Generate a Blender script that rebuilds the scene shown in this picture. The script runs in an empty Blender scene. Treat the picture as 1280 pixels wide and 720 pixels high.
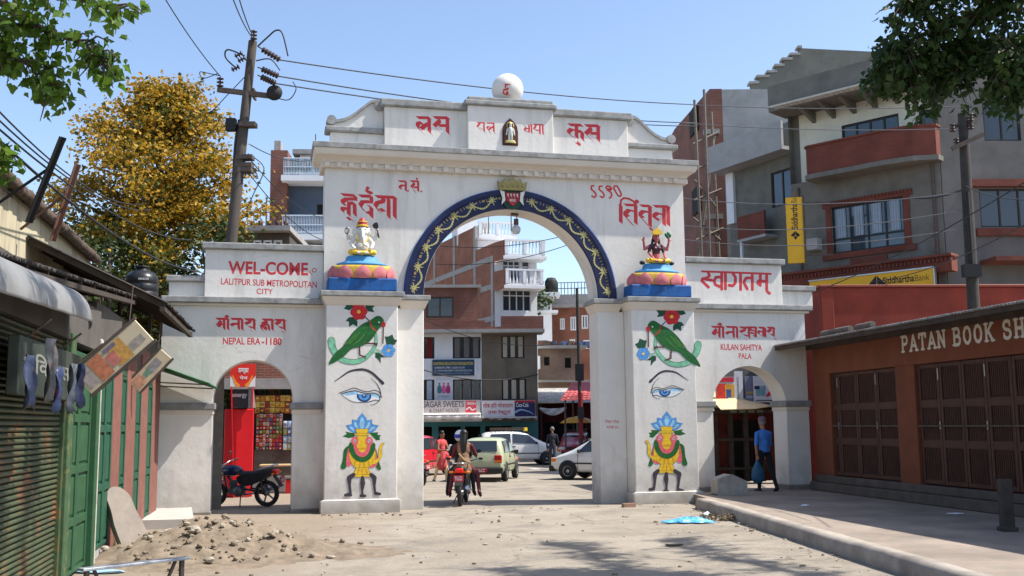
import bpy, bmesh, math, random
import numpy as np
from mathutils import Vector, Matrix, noise
from mathutils.geometry import tessellate_polygon
random.seed(7); np.random.seed(7)
PI = math.pi; R = math.radians
S = bpy.context.scene; COL = S.collection
# ---------------------------------------------------------------- camera, sky, sun, exposure
FPX, TH, RO, CH = 1300.0, 0.1304, 0.0096, 1.8
_F = Vector((0, math.cos(TH), math.sin(TH))); _U = Vector((0, -math.sin(TH), math.cos(TH))); _R = Vector((1, 0, 0))
CU = _U * math.cos(RO) + _R * math.sin(RO); CR = _R * math.cos(RO) - _U * math.sin(RO); CAM = Vector((0, 0, CH))
cd = bpy.data.cameras.new('camera'); cam = bpy.data.objects.new('camera', cd); COL.objects.link(cam)
mx = Matrix.Identity(4)
for i in range(3): mx[i][0] = CR[i]; mx[i][1] = CU[i]; mx[i][2] = -_F[i]; mx[i][3] = CAM[i]
cam.matrix_world = mx
cd.sensor_width = 36.0; cd.lens = 36.0 * FPX / 1280.0; cd.clip_start = 0.1; cd.clip_end = 3000
S.camera = cam
PHI = 0.2328                                   # the gate's yaw
_gu = Vector((math.cos(PHI), math.sin(PHI), 0)); _gv = Vector((-math.sin(PHI), math.cos(PHI), 0))
SUN = (_gu * 0.67 - _gv * 0.19 + Vector((0, 0, 1))).normalized()
SEL = math.asin(SUN.z); SAZ = math.atan2(SUN.x, SUN.y)
w = bpy.data.worlds.new('World'); S.world = w; w.use_nodes = True
nt = w.node_tree; bg = nt.nodes['Background']
sk = nt.nodes.new('ShaderNodeTexSky'); sk.sky_type = 'NISHITA'; sk.sun_disc = False
sk.sun_elevation = SEL; sk.sun_rotation = SAZ; sk.air_density = 1.0; sk.dust_density = 3.0; sk.ozone_density = 0.5; sk.altitude = 1300
nt.links.new(sk.outputs[0], bg.inputs[0]); bg.inputs[1].default_value = 0.15
ld = bpy.data.lights.new('sun', 'SUN'); ld.energy = 4.3; ld.angle = R(0.55); ld.color = (1.0, 0.95, 0.87)
lo = bpy.data.objects.new('sun', ld); COL.objects.link(lo); lo.rotation_euler = SUN.to_track_quat('Z', 'Y').to_euler()
vs = S.view_settings; vs.view_transform = 'Standard'; vs.look = 'None'; vs.gamma = 1.0; vs.exposure = 0.80; vs.use_curve_mapping = False
S.cycles.max_bounces = 6; S.cycles.diffuse_bounces = 4; S.cycles.transparent_max_bounces = 4

# ---------------------------------------------------------------- helpers
def ray(px, py): return CR * ((px - 640) / FPX) + CU * ((360 - py) / FPX) + _F
def W(px, py, d):                               # a photo point at distance d ahead -> where it stands in the world
    r = ray(px, py); return CAM + r * (d / r.y)
def GN(px, py, z=0.0):
    r = ray(px, py); return CAM + r * ((z - CH) / r.z)
class Fr:                                       # an upright frame: u runs right along a facade, v into it, z up
    def __init__(s, x, y, z, ang):
        s.o = Vector((x, y, z)); s.a = ang; s.U = Vector((math.cos(ang), math.sin(ang), 0)); s.V = Vector((-math.sin(ang), math.cos(ang), 0))
    def loc(s, u, v, z): return s.o + s.U * u + s.V * v + Vector((0, 0, z))
    def inv(s, P): q = Vector(P) - s.o; return Vector((q.dot(s.U), q.dot(s.V), q.z))
    def uz(s, px, py, v=0.0):
        r = ray(px, py); t = (v - (CAM - s.o).dot(s.V)) / r.dot(s.V); q = CAM + r * t - s.o
        return (q.dot(s.U), q.z)
    def u(s, px, py, v=0.0): return s.uz(px, py, v)[0]
    def z(s, px, py, v=0.0): return s.uz(px, py, v)[1]
def tag(o, label=None, cat=None, group=None, kind=None):
    if label: o['label'] = label
    if cat: o['category'] = cat
    if group: o['group'] = group
    if kind: o['kind'] = kind
    return o
def thing(name, label, cat, loc=(0, 0, 0), rz=0.0, group=None, fr=None):
    o = bpy.data.objects.new(name, None); COL.objects.link(o); o.empty_display_size = .2
    if fr is not None: loc = fr.o; rz = fr.a
    o.location = loc; o.rotation_euler = (0, 0, rz)
    return tag(o, label, cat, group)
def copy_tree(o, loc, rz, label=None):
    c = o.copy(); COL.objects.link(c); c.location = loc; c.rotation_euler = (0, 0, rz)
    if label: c['label'] = label
    for ch in o.children:
        d = ch.copy(); COL.objects.link(d); d.parent = c
        for g in ch.children:
            e = g.copy(); COL.objects.link(e); e.parent = d
    return c
def sm(pts, closed=True, n=6):                  # Catmull-Rom through points
    P = [np.array(p, float) for p in pts]; N = len(P); out = []
    for i in range(N if closed else N - 1):
        g = (lambda k: P[k % N]) if closed else (lambda k: P[min(max(k, 0), N - 1)])
        p0, p1, p2, p3 = g(i - 1), g(i), g(i + 1), g(i + 2)
        for k in range(n):
            t = k / n
            out.append(tuple(.5 * (2 * p1 + (p2 - p0) * t + (2 * p0 - 5 * p1 + 4 * p2 - p3) * t * t + (3 * p1 - p0 - 3 * p2 + p3) * t ** 3)))
    if not closed: out.append(tuple(P[-1]))
    return out
class MB:
    def __init__(s): s.v = []; s.f = []; s.m = []; s.s = []
    def add(s, vs, fs, m=0, smooth=False):
        b = len(s.v); s.v += [tuple(v) for v in vs]
        for f in fs: s.f.append(tuple(i + b for i in f)); s.m.append(m); s.s.append(smooth)
        return s
    def box(s, x0, x1, y0, y1, z0, z1, m=0):
        if x1 < x0: x0, x1 = x1, x0
        if y1 < y0: y0, y1 = y1, y0
        if z1 < z0: z0, z1 = z1, z0
        return s.add([(x0, y0, z0), (x1, y0, z0), (x1, y1, z0), (x0, y1, z0), (x0, y0, z1), (x1, y0, z1), (x1, y1, z1), (x0, y1, z1)],
              [(0, 3, 2, 1), (4, 5, 6, 7), (0, 1, 5, 4), (1, 2, 6, 5), (2, 3, 7, 6), (3, 0, 4, 7)], m)
    def obox(s, c, size, mat3=None, m=0):
        mat3 = mat3 or Matrix.Identity(3); c = Vector(c); h = [q / 2 for q in size]
        vs = [c + mat3 @ Vector((x * h[0], y * h[1], z * h[2])) for z in (-1, 1) for x, y in ((-1, -1), (1, -1), (1, 1), (-1, 1))]
        return s.add(vs, [(0, 3, 2, 1), (4, 5, 6, 7), (0, 1, 5, 4), (1, 2, 6, 5), (2, 3, 7, 6), (3, 0, 4, 7)], m)
    def beam(s, p, q, wd, ht, m=0, up=(0, 0, 1)):
        p, q = Vector(p), Vector(q); d = (q - p); L = d.length; d.normalize(); r = d.cross(Vector(up))
        if r.length < 1e-4: r = d.cross(Vector((1, 0, 0)))
        r.normalize(); t = r.cross(d)
        return s.obox((p + q) / 2, (L, wd, ht), Matrix((d, r, t)).transposed(), m)
    def poly(s, pts, v, m=0):                   # flat polygon in the xz plane at y=v facing -y
        ps = [Vector((p[0], p[1], 0)) for p in pts]
        tr = tessellate_polygon([ps]); vs = [(p[0], v, p[1]) for p in pts]; fs = []
        for a, b, c in tr:
            n = (ps[b] - ps[a]).cross(ps[c] - ps[a]).z
            if abs(n) < 1e-12: continue
            fs.append((a, b, c) if n > 0 else (a, c, b))
        return s.add(vs, fs, m)
    def prism(s, pts, v0, v1, m=0, axis='y', smooth=False):
        ar = sum(pts[i - 1][0] * pts[i][1] - pts[i][0] * pts[i - 1][1] for i in range(len(pts)))
        if ar < 0: pts = pts[::-1]
        n = len(pts); ps = [Vector((p[0], p[1], 0)) for p in pts]
        if axis == 'y': f3 = lambda p, v: (p[0], v, p[1])
        elif axis == 'x': f3 = lambda p, v: (v, p[0], p[1]); v0, v1 = v1, v0
        else: f3 = lambda p, v: (p[0], p[1], v); v0, v1 = v1, v0
        vs = [f3(p, v0) for p in pts] + [f3(p, v1) for p in pts]; fs = []
        for a, b, c in tessellate_polygon([ps]):
            if (ps[b] - ps[a]).cross(ps[c] - ps[a]).z < 0: b, c = c, b
            fs += [(a, b, c), (a + n, c + n, b + n)]
        s.add(vs, fs, m)
        vs2 = vs; fs2 = [((i + 1) % n, i, i + n, (i + 1) % n + n) for i in range(n)]
        return s.add(vs2, fs2, m, smooth)
    def tube(s, path, r, n=8, m=0, cap=True, smooth=True):
        P = [Vector(p) for p in path]; K = len(P); rr = r if isinstance(r, (list, tuple)) else [r] * K; vs = []; prev = None
        for i in range(K):
            d = (P[min(i + 1, K - 1)] - P[max(i - 1, 0)]).normalized()
            if prev is None:
                a = d.cross(Vector((0, 0, 1)))
                if a.length < 1e-3: a = d.cross(Vector((1, 0, 0)))
            else: a = prev - d * prev.dot(d)
            a.normalize(); prev = a; b = d.cross(a)
            vs += [P[i] + (a * math.cos(2 * PI * k / n) + b * math.sin(2 * PI * k / n)) * rr[i] for k in range(n)]
        fs = [(i * n + k, i * n + (k + 1) % n, (i + 1) * n + (k + 1) % n, (i + 1) * n + k) for i in range(K - 1) for k in range(n)]
        s.add(vs, fs, m, smooth)
        if cap: s.add(vs[:n], [tuple(range(n))[::-1]], m); s.add(vs[-n:], [tuple(range(n))], m)
        return s
    def lathe(s, prof, c=(0, 0, 0), n=24, m=0, sx=1.0, sy=1.0, mat3=None, smooth=True):
        c = Vector(c); vs = []
        for r, z in prof:
            for k in range(n):
                p = Vector((r * sx * math.cos(2 * PI * k / n), r * sy * math.sin(2 * PI * k / n), z)); vs.append(c + (mat3 @ p if mat3 else p))
        fs = [(i * n + k, i * n + (k + 1) % n, (i + 1) * n + (k + 1) % n, (i + 1) * n + k) for i in range(len(prof) - 1) for k in range(n)]
        return s.add(vs, fs, m, smooth)
    def ball(s, c, r, m=0, n=14, mat3=None):
        if not isinstance(r, (list, tuple)): r = (r, r, r)
        c = Vector(c); vs = []; K = max(6, n // 2 + 1)
        for i in range(K + 1):
            t = PI * i / K
            for k in range(n):
                p = Vector((r[0] * math.sin(t) * math.cos(2 * PI * k / n), r[1] * math.sin(t) * math.sin(2 * PI * k / n), -r[2] * math.cos(t)))
                vs.append(c + (mat3 @ p if mat3 else p))
        fs = [(i * n + k, i * n + (k + 1) % n, (i + 1) * n + (k + 1) % n, (i + 1) * n + k) for i in range(K) for k in range(n)]
        return s.add(vs, fs, m, True)
    def capsule(s, p, q, r0, r1=None, m=0, n=10):
        r1 = r0 if r1 is None else r1; p, q = Vector(p), Vector(q); d = q - p; L = d.length
        if L < 1e-5: return s.ball(p, r0, m, n)
        mt = d.to_track_quat('Z', 'Y').to_matrix(); prof = []
        for i in range(4): t = PI / 2 * i / 4; prof.append((max(r0 * math.sin(t), 1e-4), -r0 * math.cos(t)))
        for i in range(5): t = PI / 2 * i / 4; prof.append((max(r1 * math.cos(t), 1e-4), L + r1 * math.sin(t)))
        return s.lathe(prof, p, n, m, mat3=mt)
    def strips(s, polys, v, m=0, res=0.006):    # exact-plane union of convex polygons, laid as thin columns
        P = [np.array(p, float) for p in polys]; x0 = min(p[:, 0].min() for p in P); x1 = max(p[:, 0].max() for p in P)
        N = max(4, int((x1 - x0) / res)); dx = (x1 - x0) / N; rows = [[] for _ in range(N)]
        for p in P:
            a = max(0, int((p[:, 0].min() - x0) / dx - .5)); b = min(N - 1, int((p[:, 0].max() - x0) / dx + .5)); q = np.roll(p, -1, 0)
            for i in range(a, b + 1):
                x = x0 + (i + .5) * dx; lo = 1e9; hi = -1e9
                for (ax, az), (bx, bz) in zip(p, q):
                    if (ax - x) * (bx - x) <= 0 and ax != bx:
                        z = az + (bz - az) * (x - ax) / (bx - ax); lo = min(lo, z); hi = max(hi, z)
                if hi > lo: rows[i].append((lo, hi))
        vs = []; fs = []
        for i, iv in enumerate(rows):
            iv.sort(); out = []
            for lo, hi in iv:
                if out and lo <= out[-1][1]: out[-1][1] = max(out[-1][1], hi)
                else: out.append([lo, hi])
            xa = x0 + i * dx; xb = xa + dx
            for lo, hi in out:
                k = len(vs); vs += [(xa, v, lo), (xb, v, lo), (xb, v, hi), (xa, v, hi)]; fs.append((k, k + 1, k + 2, k + 3))
        return s.add(vs, fs, m)
    def xf(s, M4): s.v = [tuple(M4 @ Vector(v)) for v in s.v]; return s
    def build(s, name, mats, parent=None, bevel=0.0, loc=None, seg=1):
        me = bpy.data.meshes.new(name); me.from_pydata(s.v, [], s.f)
        if not isinstance(mats, (list, tuple)): mats = [mats]
        for q in mats: me.materials.append(q)
        me.polygons.foreach_set('material_index', s.m); me.polygons.foreach_set('use_smooth', s.s)
        me.update()
        uv = me.uv_layers.new(name='UVMap'); nf = len(me.polygons)
        if nf:
            co = np.empty(len(me.vertices) * 3, np.float32); me.vertices.foreach_get('co', co); co = co.reshape(-1, 3)
            li = np.empty(len(me.loops), np.int32); me.loops.foreach_get('vertex_index', li)
            nr = np.empty(nf * 3, np.float32); me.polygons.foreach_get('normal', nr); nr = np.abs(nr.reshape(-1, 3))
            lt = np.empty(nf, np.int32); me.polygons.foreach_get('loop_total', lt)
            ax = np.repeat(nr.argmax(1), lt); c = co[li]
            U = np.where(ax == 0, c[:, 1], c[:, 0]); V = np.where(ax == 2, c[:, 1], c[:, 2])
            uv.data.foreach_set('uv', np.stack([U, V], 1).astype(np.float32).ravel())
        o = bpy.data.objects.new(name, me); COL.objects.link(o)
        if parent is not None: o.parent = parent
        if loc is not None: o.location = loc
        if bevel > 0:
            b = o.modifiers.new('bevel', 'BEVEL'); b.width = bevel; b.segments = seg; b.limit_method = 'ANGLE'; b.angle_limit = R(40)
        return o
# ---------------------------------------------------------------- materials
_mc = {}
def sock(n, nm): return n.inputs[nm]
def mat(name, col, rough=.85, var=.12, scale=2.0, bump=0.0, bscale=30.0, metal=0.0, spec=.4, dirt=None, dz=None, streak=0.0, coords='Object', crack=0.0):
    if name in _mc: return _mc[name]
    m = bpy.data.materials.new(name); m.use_nodes = True; n = m.node_tree.nodes; l = m.node_tree.links; b = n['Principled BSDF']
    b.inputs['Roughness'].default_value = rough; b.inputs['Metallic'].default_value = metal; b.inputs['Specular IOR Level'].default_value = spec
    tc = n.new('ShaderNodeTexCoord'); cur = None
    if var > 0:
        nz = n.new('ShaderNodeTexNoise'); nz.inputs['Scale'].default_value = scale; nz.inputs['Detail'].default_value = 7; nz.inputs['Roughness'].default_value = .62
        l.new(tc.outputs[coords], nz.inputs['Vector'])
        cr = n.new('ShaderNodeValToRGB'); cr.color_ramp.elements[0].position = .3; cr.color_ramp.elements[1].position = .72
        cr.color_ramp.elements[0].color = tuple(max(0, c * (1 - var)) for c in col) + (1,); cr.color_ramp.elements[1].color = tuple(min(1, c * (1 + var)) for c in col) + (1,)
        l.new(nz.outputs['Fac'], cr.inputs['Fac']); cur = cr.outputs['Color']
    else:
        rg = n.new('ShaderNodeRGB'); rg.outputs[0].default_value = tuple(col) + (1,); cur = rg.outputs[0]
    if dirt:                                    # worn or stained patches: (colour, scale, threshold, strength)
        dc, ds, dt, dstr = dirt; nz = n.new('ShaderNodeTexNoise'); nz.inputs['Scale'].default_value = ds; nz.inputs['Detail'].default_value = 9; nz.inputs['Roughness'].default_value = .7
        mp = n.new('ShaderNodeMapping'); mp.inputs['Location'].default_value = (3.1, 7.7, 1.3)
        if streak: mp.inputs['Scale'].default_value = (1, 1, 1 / (1 + streak))
        l.new(tc.outputs[coords], mp.inputs['Vector']); l.new(mp.outputs[0], nz.inputs['Vector'])
        mr = n.new('ShaderNodeMapRange'); mr.inputs['From Min'].default_value = dt; mr.inputs['From Max'].default_value = dt + .18; mr.inputs['To Max'].default_value = dstr
        l.new(nz.outputs['Fac'], mr.inputs['Value']); mi = n.new('ShaderNodeMix'); mi.data_type = 'RGBA'; mi.inputs[7].default_value = tuple(dc) + (1,)
        l.new(mr.outputs[0], mi.inputs[0]); l.new(cur, mi.inputs[6]); cur = mi.outputs[2]
    if dz:                                      # road splash rising unevenly from the ground: (colour, z0, z1, strength)
        dc, z0, z1, dstr = dz; sp = n.new('ShaderNodeSeparateXYZ'); l.new(tc.outputs[coords], sp.inputs[0])
        nz = n.new('ShaderNodeTexNoise'); nz.inputs['Scale'].default_value = 3.5; nz.inputs['Detail'].default_value = 8; l.new(tc.outputs[coords], nz.inputs['Vector'])
        ad = n.new('ShaderNodeMath'); ad.operation = 'MULTIPLY_ADD'; ad.inputs[1].default_value = -(z1 - z0) * 1.6; l.new(nz.outputs['Fac'], ad.inputs[0]); l.new(sp.outputs['Z'], ad.inputs[2])
        mr = n.new('ShaderNodeMapRange'); mr.inputs['From Min'].default_value = z0 - (z1 - z0) * .8; mr.inputs['From Max'].default_value = z1 - (z1 - z0) * .8; mr.inputs['To Min'].default_value = dstr; mr.inputs['To Max'].default_value = 0
        l.new(ad.outputs[0], mr.inputs['Value']); mi = n.new('ShaderNodeMix'); mi.data_type = 'RGBA'; mi.inputs[7].default_value = tuple(dc) + (1,)
        l.new(mr.outputs[0], mi.inputs[0]); l.new(cur, mi.inputs[6]); cur = mi.outputs[2]
    if crack:                                   # hairline cracks and a few filled patches
        nz = n.new('ShaderNodeTexNoise'); nz.inputs['Scale'].default_value = 2.2; nz.inputs['Detail'].default_value = 6; l.new(tc.outputs[coords], nz.inputs['Vector'])
        va = n.new('ShaderNodeMix'); va.data_type = 'RGBA'; va.inputs[0].default_value = .28; l.new(tc.outputs[coords], va.inputs[6]); l.new(nz.outputs['Color'], va.inputs[7])
        vo = n.new('ShaderNodeTexVoronoi'); vo.feature = 'DISTANCE_TO_EDGE'; vo.inputs['Scale'].default_value = 1.1; l.new(va.outputs[2], vo.inputs['Vector'])
        mr = n.new('ShaderNodeMapRange'); mr.inputs['From Min'].default_value = .0015; mr.inputs['From Max'].default_value = .0045; mr.inputs['To Min'].default_value = crack; mr.inputs['To Max'].default_value = 0; l.new(vo.outputs['Distance'], mr.inputs['Value'])
        n2 = n.new('ShaderNodeTexNoise'); n2.inputs['Scale'].default_value = .9; n2.inputs['Detail'].default_value = 3; l.new(tc.outputs[coords], n2.inputs['Vector']); m2 = n.new('ShaderNodeMapRange'); m2.inputs['From Min'].default_value = .50; m2.inputs['From Max'].default_value = .60; l.new(n2.outputs['Fac'], m2.inputs['Value'])
        mm = n.new('ShaderNodeMath'); mm.operation = 'MULTIPLY'; l.new(mr.outputs[0], mm.inputs[0]); l.new(m2.outputs[0], mm.inputs[1]); mi = n.new('ShaderNodeMix'); mi.data_type = 'RGBA'; mi.inputs[7].default_value = (.25, .23, .2, 1); l.new(mm.outputs[0], mi.inputs[0]); l.new(cur, mi.inputs[6]); cur = mi.outputs[2]
    l.new(cur, b.inputs['Base Color'])
    if bump > 0:
        nz = n.new('ShaderNodeTexNoise'); nz.inputs['Scale'].default_value = bscale; nz.inputs['Detail'].default_value = 5; l.new(tc.outputs[coords], nz.inputs['Vector'])
        bp = n.new('ShaderNodeBump'); bp.inputs['Strength'].default_value = min(1, bump * 10); bp.inputs['Distance'].default_value = bump; l.new(nz.outputs['Fac'], bp.inputs['Height']); l.new(bp.outputs[0], b.inputs['Normal'])
    _mc[name] = m; return m
def brick(name, c1, c2, mortar, bw=.24, rh=.075, ms=.012, dirt=None):
    if name in _mc: return _mc[name]
    m = bpy.data.materials.new(name); m.use_nodes = True; n = m.node_tree.nodes; l = m.node_tree.links; b = n['Principled BSDF']; b.inputs['Roughness'].default_value = .9
    tc = n.new('ShaderNodeTexCoord'); br = n.new('ShaderNodeTexBrick'); l.new(tc.outputs['UV'], br.inputs['Vector'])
    br.inputs['Color1'].default_value = c1 + (1,); br.inputs['Color2'].default_value = c2 + (1,); br.inputs['Mortar'].default_value = mortar + (1,)
    br.inputs['Scale'].default_value = 1; br.inputs['Brick Width'].default_value = bw; br.inputs['Row Height'].default_value = rh; br.inputs['Mortar Size'].default_value = ms
    nz = n.new('ShaderNodeTexNoise'); nz.inputs['Scale'].default_value = .9; nz.inputs['Detail'].default_value = 8; l.new(tc.outputs['UV'], nz.inputs['Vector'])
    hs = n.new('ShaderNodeHueSaturation'); mr = n.new('ShaderNodeMapRange'); mr.inputs['From Min'].default_value = .3; mr.inputs['From Max'].default_value = .7; mr.inputs['To Min'].default_value = .72; mr.inputs['To Max'].default_value = 1.22
    l.new(nz.outputs['Fac'], mr.inputs['Value']); l.new(mr.outputs[0], hs.inputs['Value']); l.new(br.outputs['Color'], hs.inputs['Color']); l.new(hs.outputs[0], b.inputs['Base Color'])
    bp = n.new('ShaderNodeBump'); bp.inputs['Strength'].default_value = .6; bp.inputs['Distance'].default_value = .01; bp.invert = True; l.new(br.outputs['Fac'], bp.inputs['Height']); l.new(bp.outputs[0], b.inputs['Normal'])
    _mc[name] = m; return m
def leafmat(name, cols, trans=.35, scale=1.3):
    if name in _mc: return _mc[name]
    m = bpy.data.materials.new(name); m.use_nodes = True; n = m.node_tree.nodes; l = m.node_tree.links; b = n['Principled BSDF']; b.inputs['Roughness'].default_value = .5; b.inputs['Specular IOR Level'].default_value = .35
    tc = n.new('ShaderNodeTexCoord'); nz = n.new('ShaderNodeTexNoise'); nz.inputs['Scale'].default_value = scale; nz.inputs['Detail'].default_value = 6; nz.inputs['Roughness'].default_value = .75; l.new(tc.outputs['Object'], nz.inputs['Vector'])
    cr = n.new('ShaderNodeValToRGB'); E = cr.color_ramp.elements; E[0].position = .3; E[0].color = cols[0] + (1,); E[1].position = .7; E[1].color = cols[-1] + (1,)
    for i, c in enumerate(cols[1:-1]): e = E.new(.3 + .4 * (i + 1) / (len(cols) - 1)); e.color = c + (1,)
    l.new(nz.outputs['Fac'], cr.inputs['Fac']); l.new(cr.outputs['Color'], b.inputs['Base Color'])
    tr = n.new('ShaderNodeBsdfTranslucent'); l.new(cr.outputs['Color'], tr.inputs['Color']); mi = n.new('ShaderNodeMixShader'); mi.inputs[0].default_value = trans
    l.new(b.outputs[0], mi.inputs[1]); l.new(tr.outputs[0], mi.inputs[2]); l.new(mi.outputs[0], n['Material Output'].inputs['Surface'])
    _mc[name] = m; return m
GREY = (.3, .3, .29)
m_white = mat('white_limewash', (.69, .665, .62), .9, .06, 1.3, .02, 11, dirt=((.42, .385, .33), 1.6, .52, .52), dz=((.36, .33, .29), .0, 1.0, .72), streak=4, crack=.3)
m_white_hi = mat('white_limewash_upper', (.69, .665, .62), .9, .06, 1.3, .02, 11, dirt=((.40, .375, .33), 2.4, .50, .45), streak=9, crack=.22)
m_cream = mat('cream_limewash', (.66, .59, .50), .9, .06, 2, .004, 20, dirt=((.5, .46, .4), 2.5, .62, .35))
m_coping = mat('weathered_cement', (.30, .30, .29), .95, .3, 5, .01, 30, dirt=((.12, .12, .12), 4, .52, .7))
m_red = mat('red_sign_paint', (.56, .035, .045), .6, .10, 8)
m_blue = mat('blue_enamel', (.004, .009, .055), .45, .35, 6, .006, 25)
m_blue2 = mat('bright_blue_enamel', (.015, .10, .34), .45, .2, 6, .008, 18)
m_gold = mat('faded_gold_paint', (.46, .42, .16), .5, .25, 20)
m_cement = mat('cement_render', (.165, .163, .14), .95, .22, 1.6, .006, 24, dirt=((.16, .16, .16), 1.2, .55, .6), streak=3)
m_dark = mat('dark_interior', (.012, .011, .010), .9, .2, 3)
m_black = mat('black_rubber', (.015, .015, .016), .7, .2, 9)
m_iron = mat('rusty_iron', (.10, .075, .06), .8, .3, 9)
m_steel = mat('steel', (.45, .46, .47), .35, .1, 6, metal=.9)
m_woodpole = mat('weathered_timber', (.17, .145, .12), .9, .25, 6, .006, 30)
m_glass = mat('window_glass', (.03, .04, .05), .06, .25, .7, spec=.7)
m_bluegl = mat('tinted_glass', (.035, .06, .085), .06, .4, .6, spec=.8)
m_wire = mat('black_cable', (.02, .02, .022), .6, 0)
m_conc = mat('concrete', (.34, .33, .31), .95, .2, 3, .006, 40, dirt=((.2, .19, .17), 2, .55, .6))
m_bark = mat('bark', (.09, .07, .055), .95, .3, 8, .012, 20)
def P(c): return tuple((x / 255 / 12.92 if x / 255 <= .04045 else ((x / 255 + .055) / 1.055) ** 2.4) for x in c)
def paint(name, c, rough=.55, var=.12, scale=7.0, **k): return mat(name, P(c), rough, var, scale, **k)
def text(body, h, name, material, parent, M4, width=None, bold=0.0, space=1.0):   # lettering in the xz plane facing -y
    cu = bpy.data.curves.new(name, 'FONT'); cu.body = body; cu.size = 1.0; cu.offset = bold; cu.space_character = space; cu.resolution_u = 4
    t = bpy.data.objects.new('t', cu); COL.objects.link(t); dg = bpy.context.evaluated_depsgraph_get(); dg.update()
    me = bpy.data.meshes.new_from_object(t.evaluated_get(dg)); bpy.data.objects.remove(t); bpy.data.curves.remove(cu)
    mb = MB(); co = np.array([v.co[:] for v in me.vertices]) if len(me.vertices) else np.zeros((0, 3))
    if len(co):
        x0, x1 = co[:, 0].min(), co[:, 0].max(); y0, y1 = co[:, 1].min(), co[:, 1].max(); ky = h / (y1 - y0); kx = (width / (x1 - x0)) if width else ky
        mb.add([M4 @ Vector(((x - x0) * kx, 0, (y - y0) * ky)) for x, y, _ in co], [tuple(p.vertices) for p in me.polygons])
    bpy.data.meshes.remove(me)
    return mb.build(name, material, parent) if name else mb
def T(x, y, z, rz=0.0, ry=0.0): return Matrix.Translation((x, y, z)) @ Matrix.Rotation(rz, 4, 'Z') @ Matrix.Rotation(ry, 4, 'Y')
def nib(strokes, n):                            # a broad pen held at a slant
    out = []; n = np.array(n, float) / 2
    for st in strokes:
        st = [np.array(p, float) for p in st]
        for a, b in zip(st[:-1], st[1:]):
            q = [a - n, a + n, b + n, b - n]; out.append(q)
            out.append([a - n * 1.0 + (0, .35), a + n + (0, .35), a + n - (0, .35), a - n - (0, .35)]); out.append([b - n + (0, .35), b + n + (0, .35), b + n - (0, .35), b - n - (0, .35)])
    return out
def brush(strokes, wd, k=10):
    out = []
    for st in strokes:
        st = [np.array(p, float) for p in st]
        ws = wd if isinstance(wd, (list, tuple)) else [wd] * len(st)
        if isinstance(wd, tuple): ws = [wd[0] + (wd[1] - wd[0]) * i / max(1, len(st) - 1) for i in range(len(st))]
        for i, (a, b) in enumerate(zip(st[:-1], st[1:])):
            d = b - a; L = np.hypot(*d) or 1; nn = np.array((-d[1], d[0])) / L
            out.append([a + nn * ws[i] / 2, b + nn * ws[i + 1] / 2, b - nn * ws[i + 1] / 2, a - nn * ws[i] / 2])
        for p, ww in zip(st, ws): out.append([p + np.array((math.cos(2 * PI * j / k), math.sin(2 * PI * j / k))) * ww / 2 for j in range(k)])
    return out
def onwall(fr, v, polys, x0, y0, sc): return [[fr.uz(x0 + p[0] / sc, y0 + p[1] / sc, v) for p in q] for q in polys]
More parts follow.
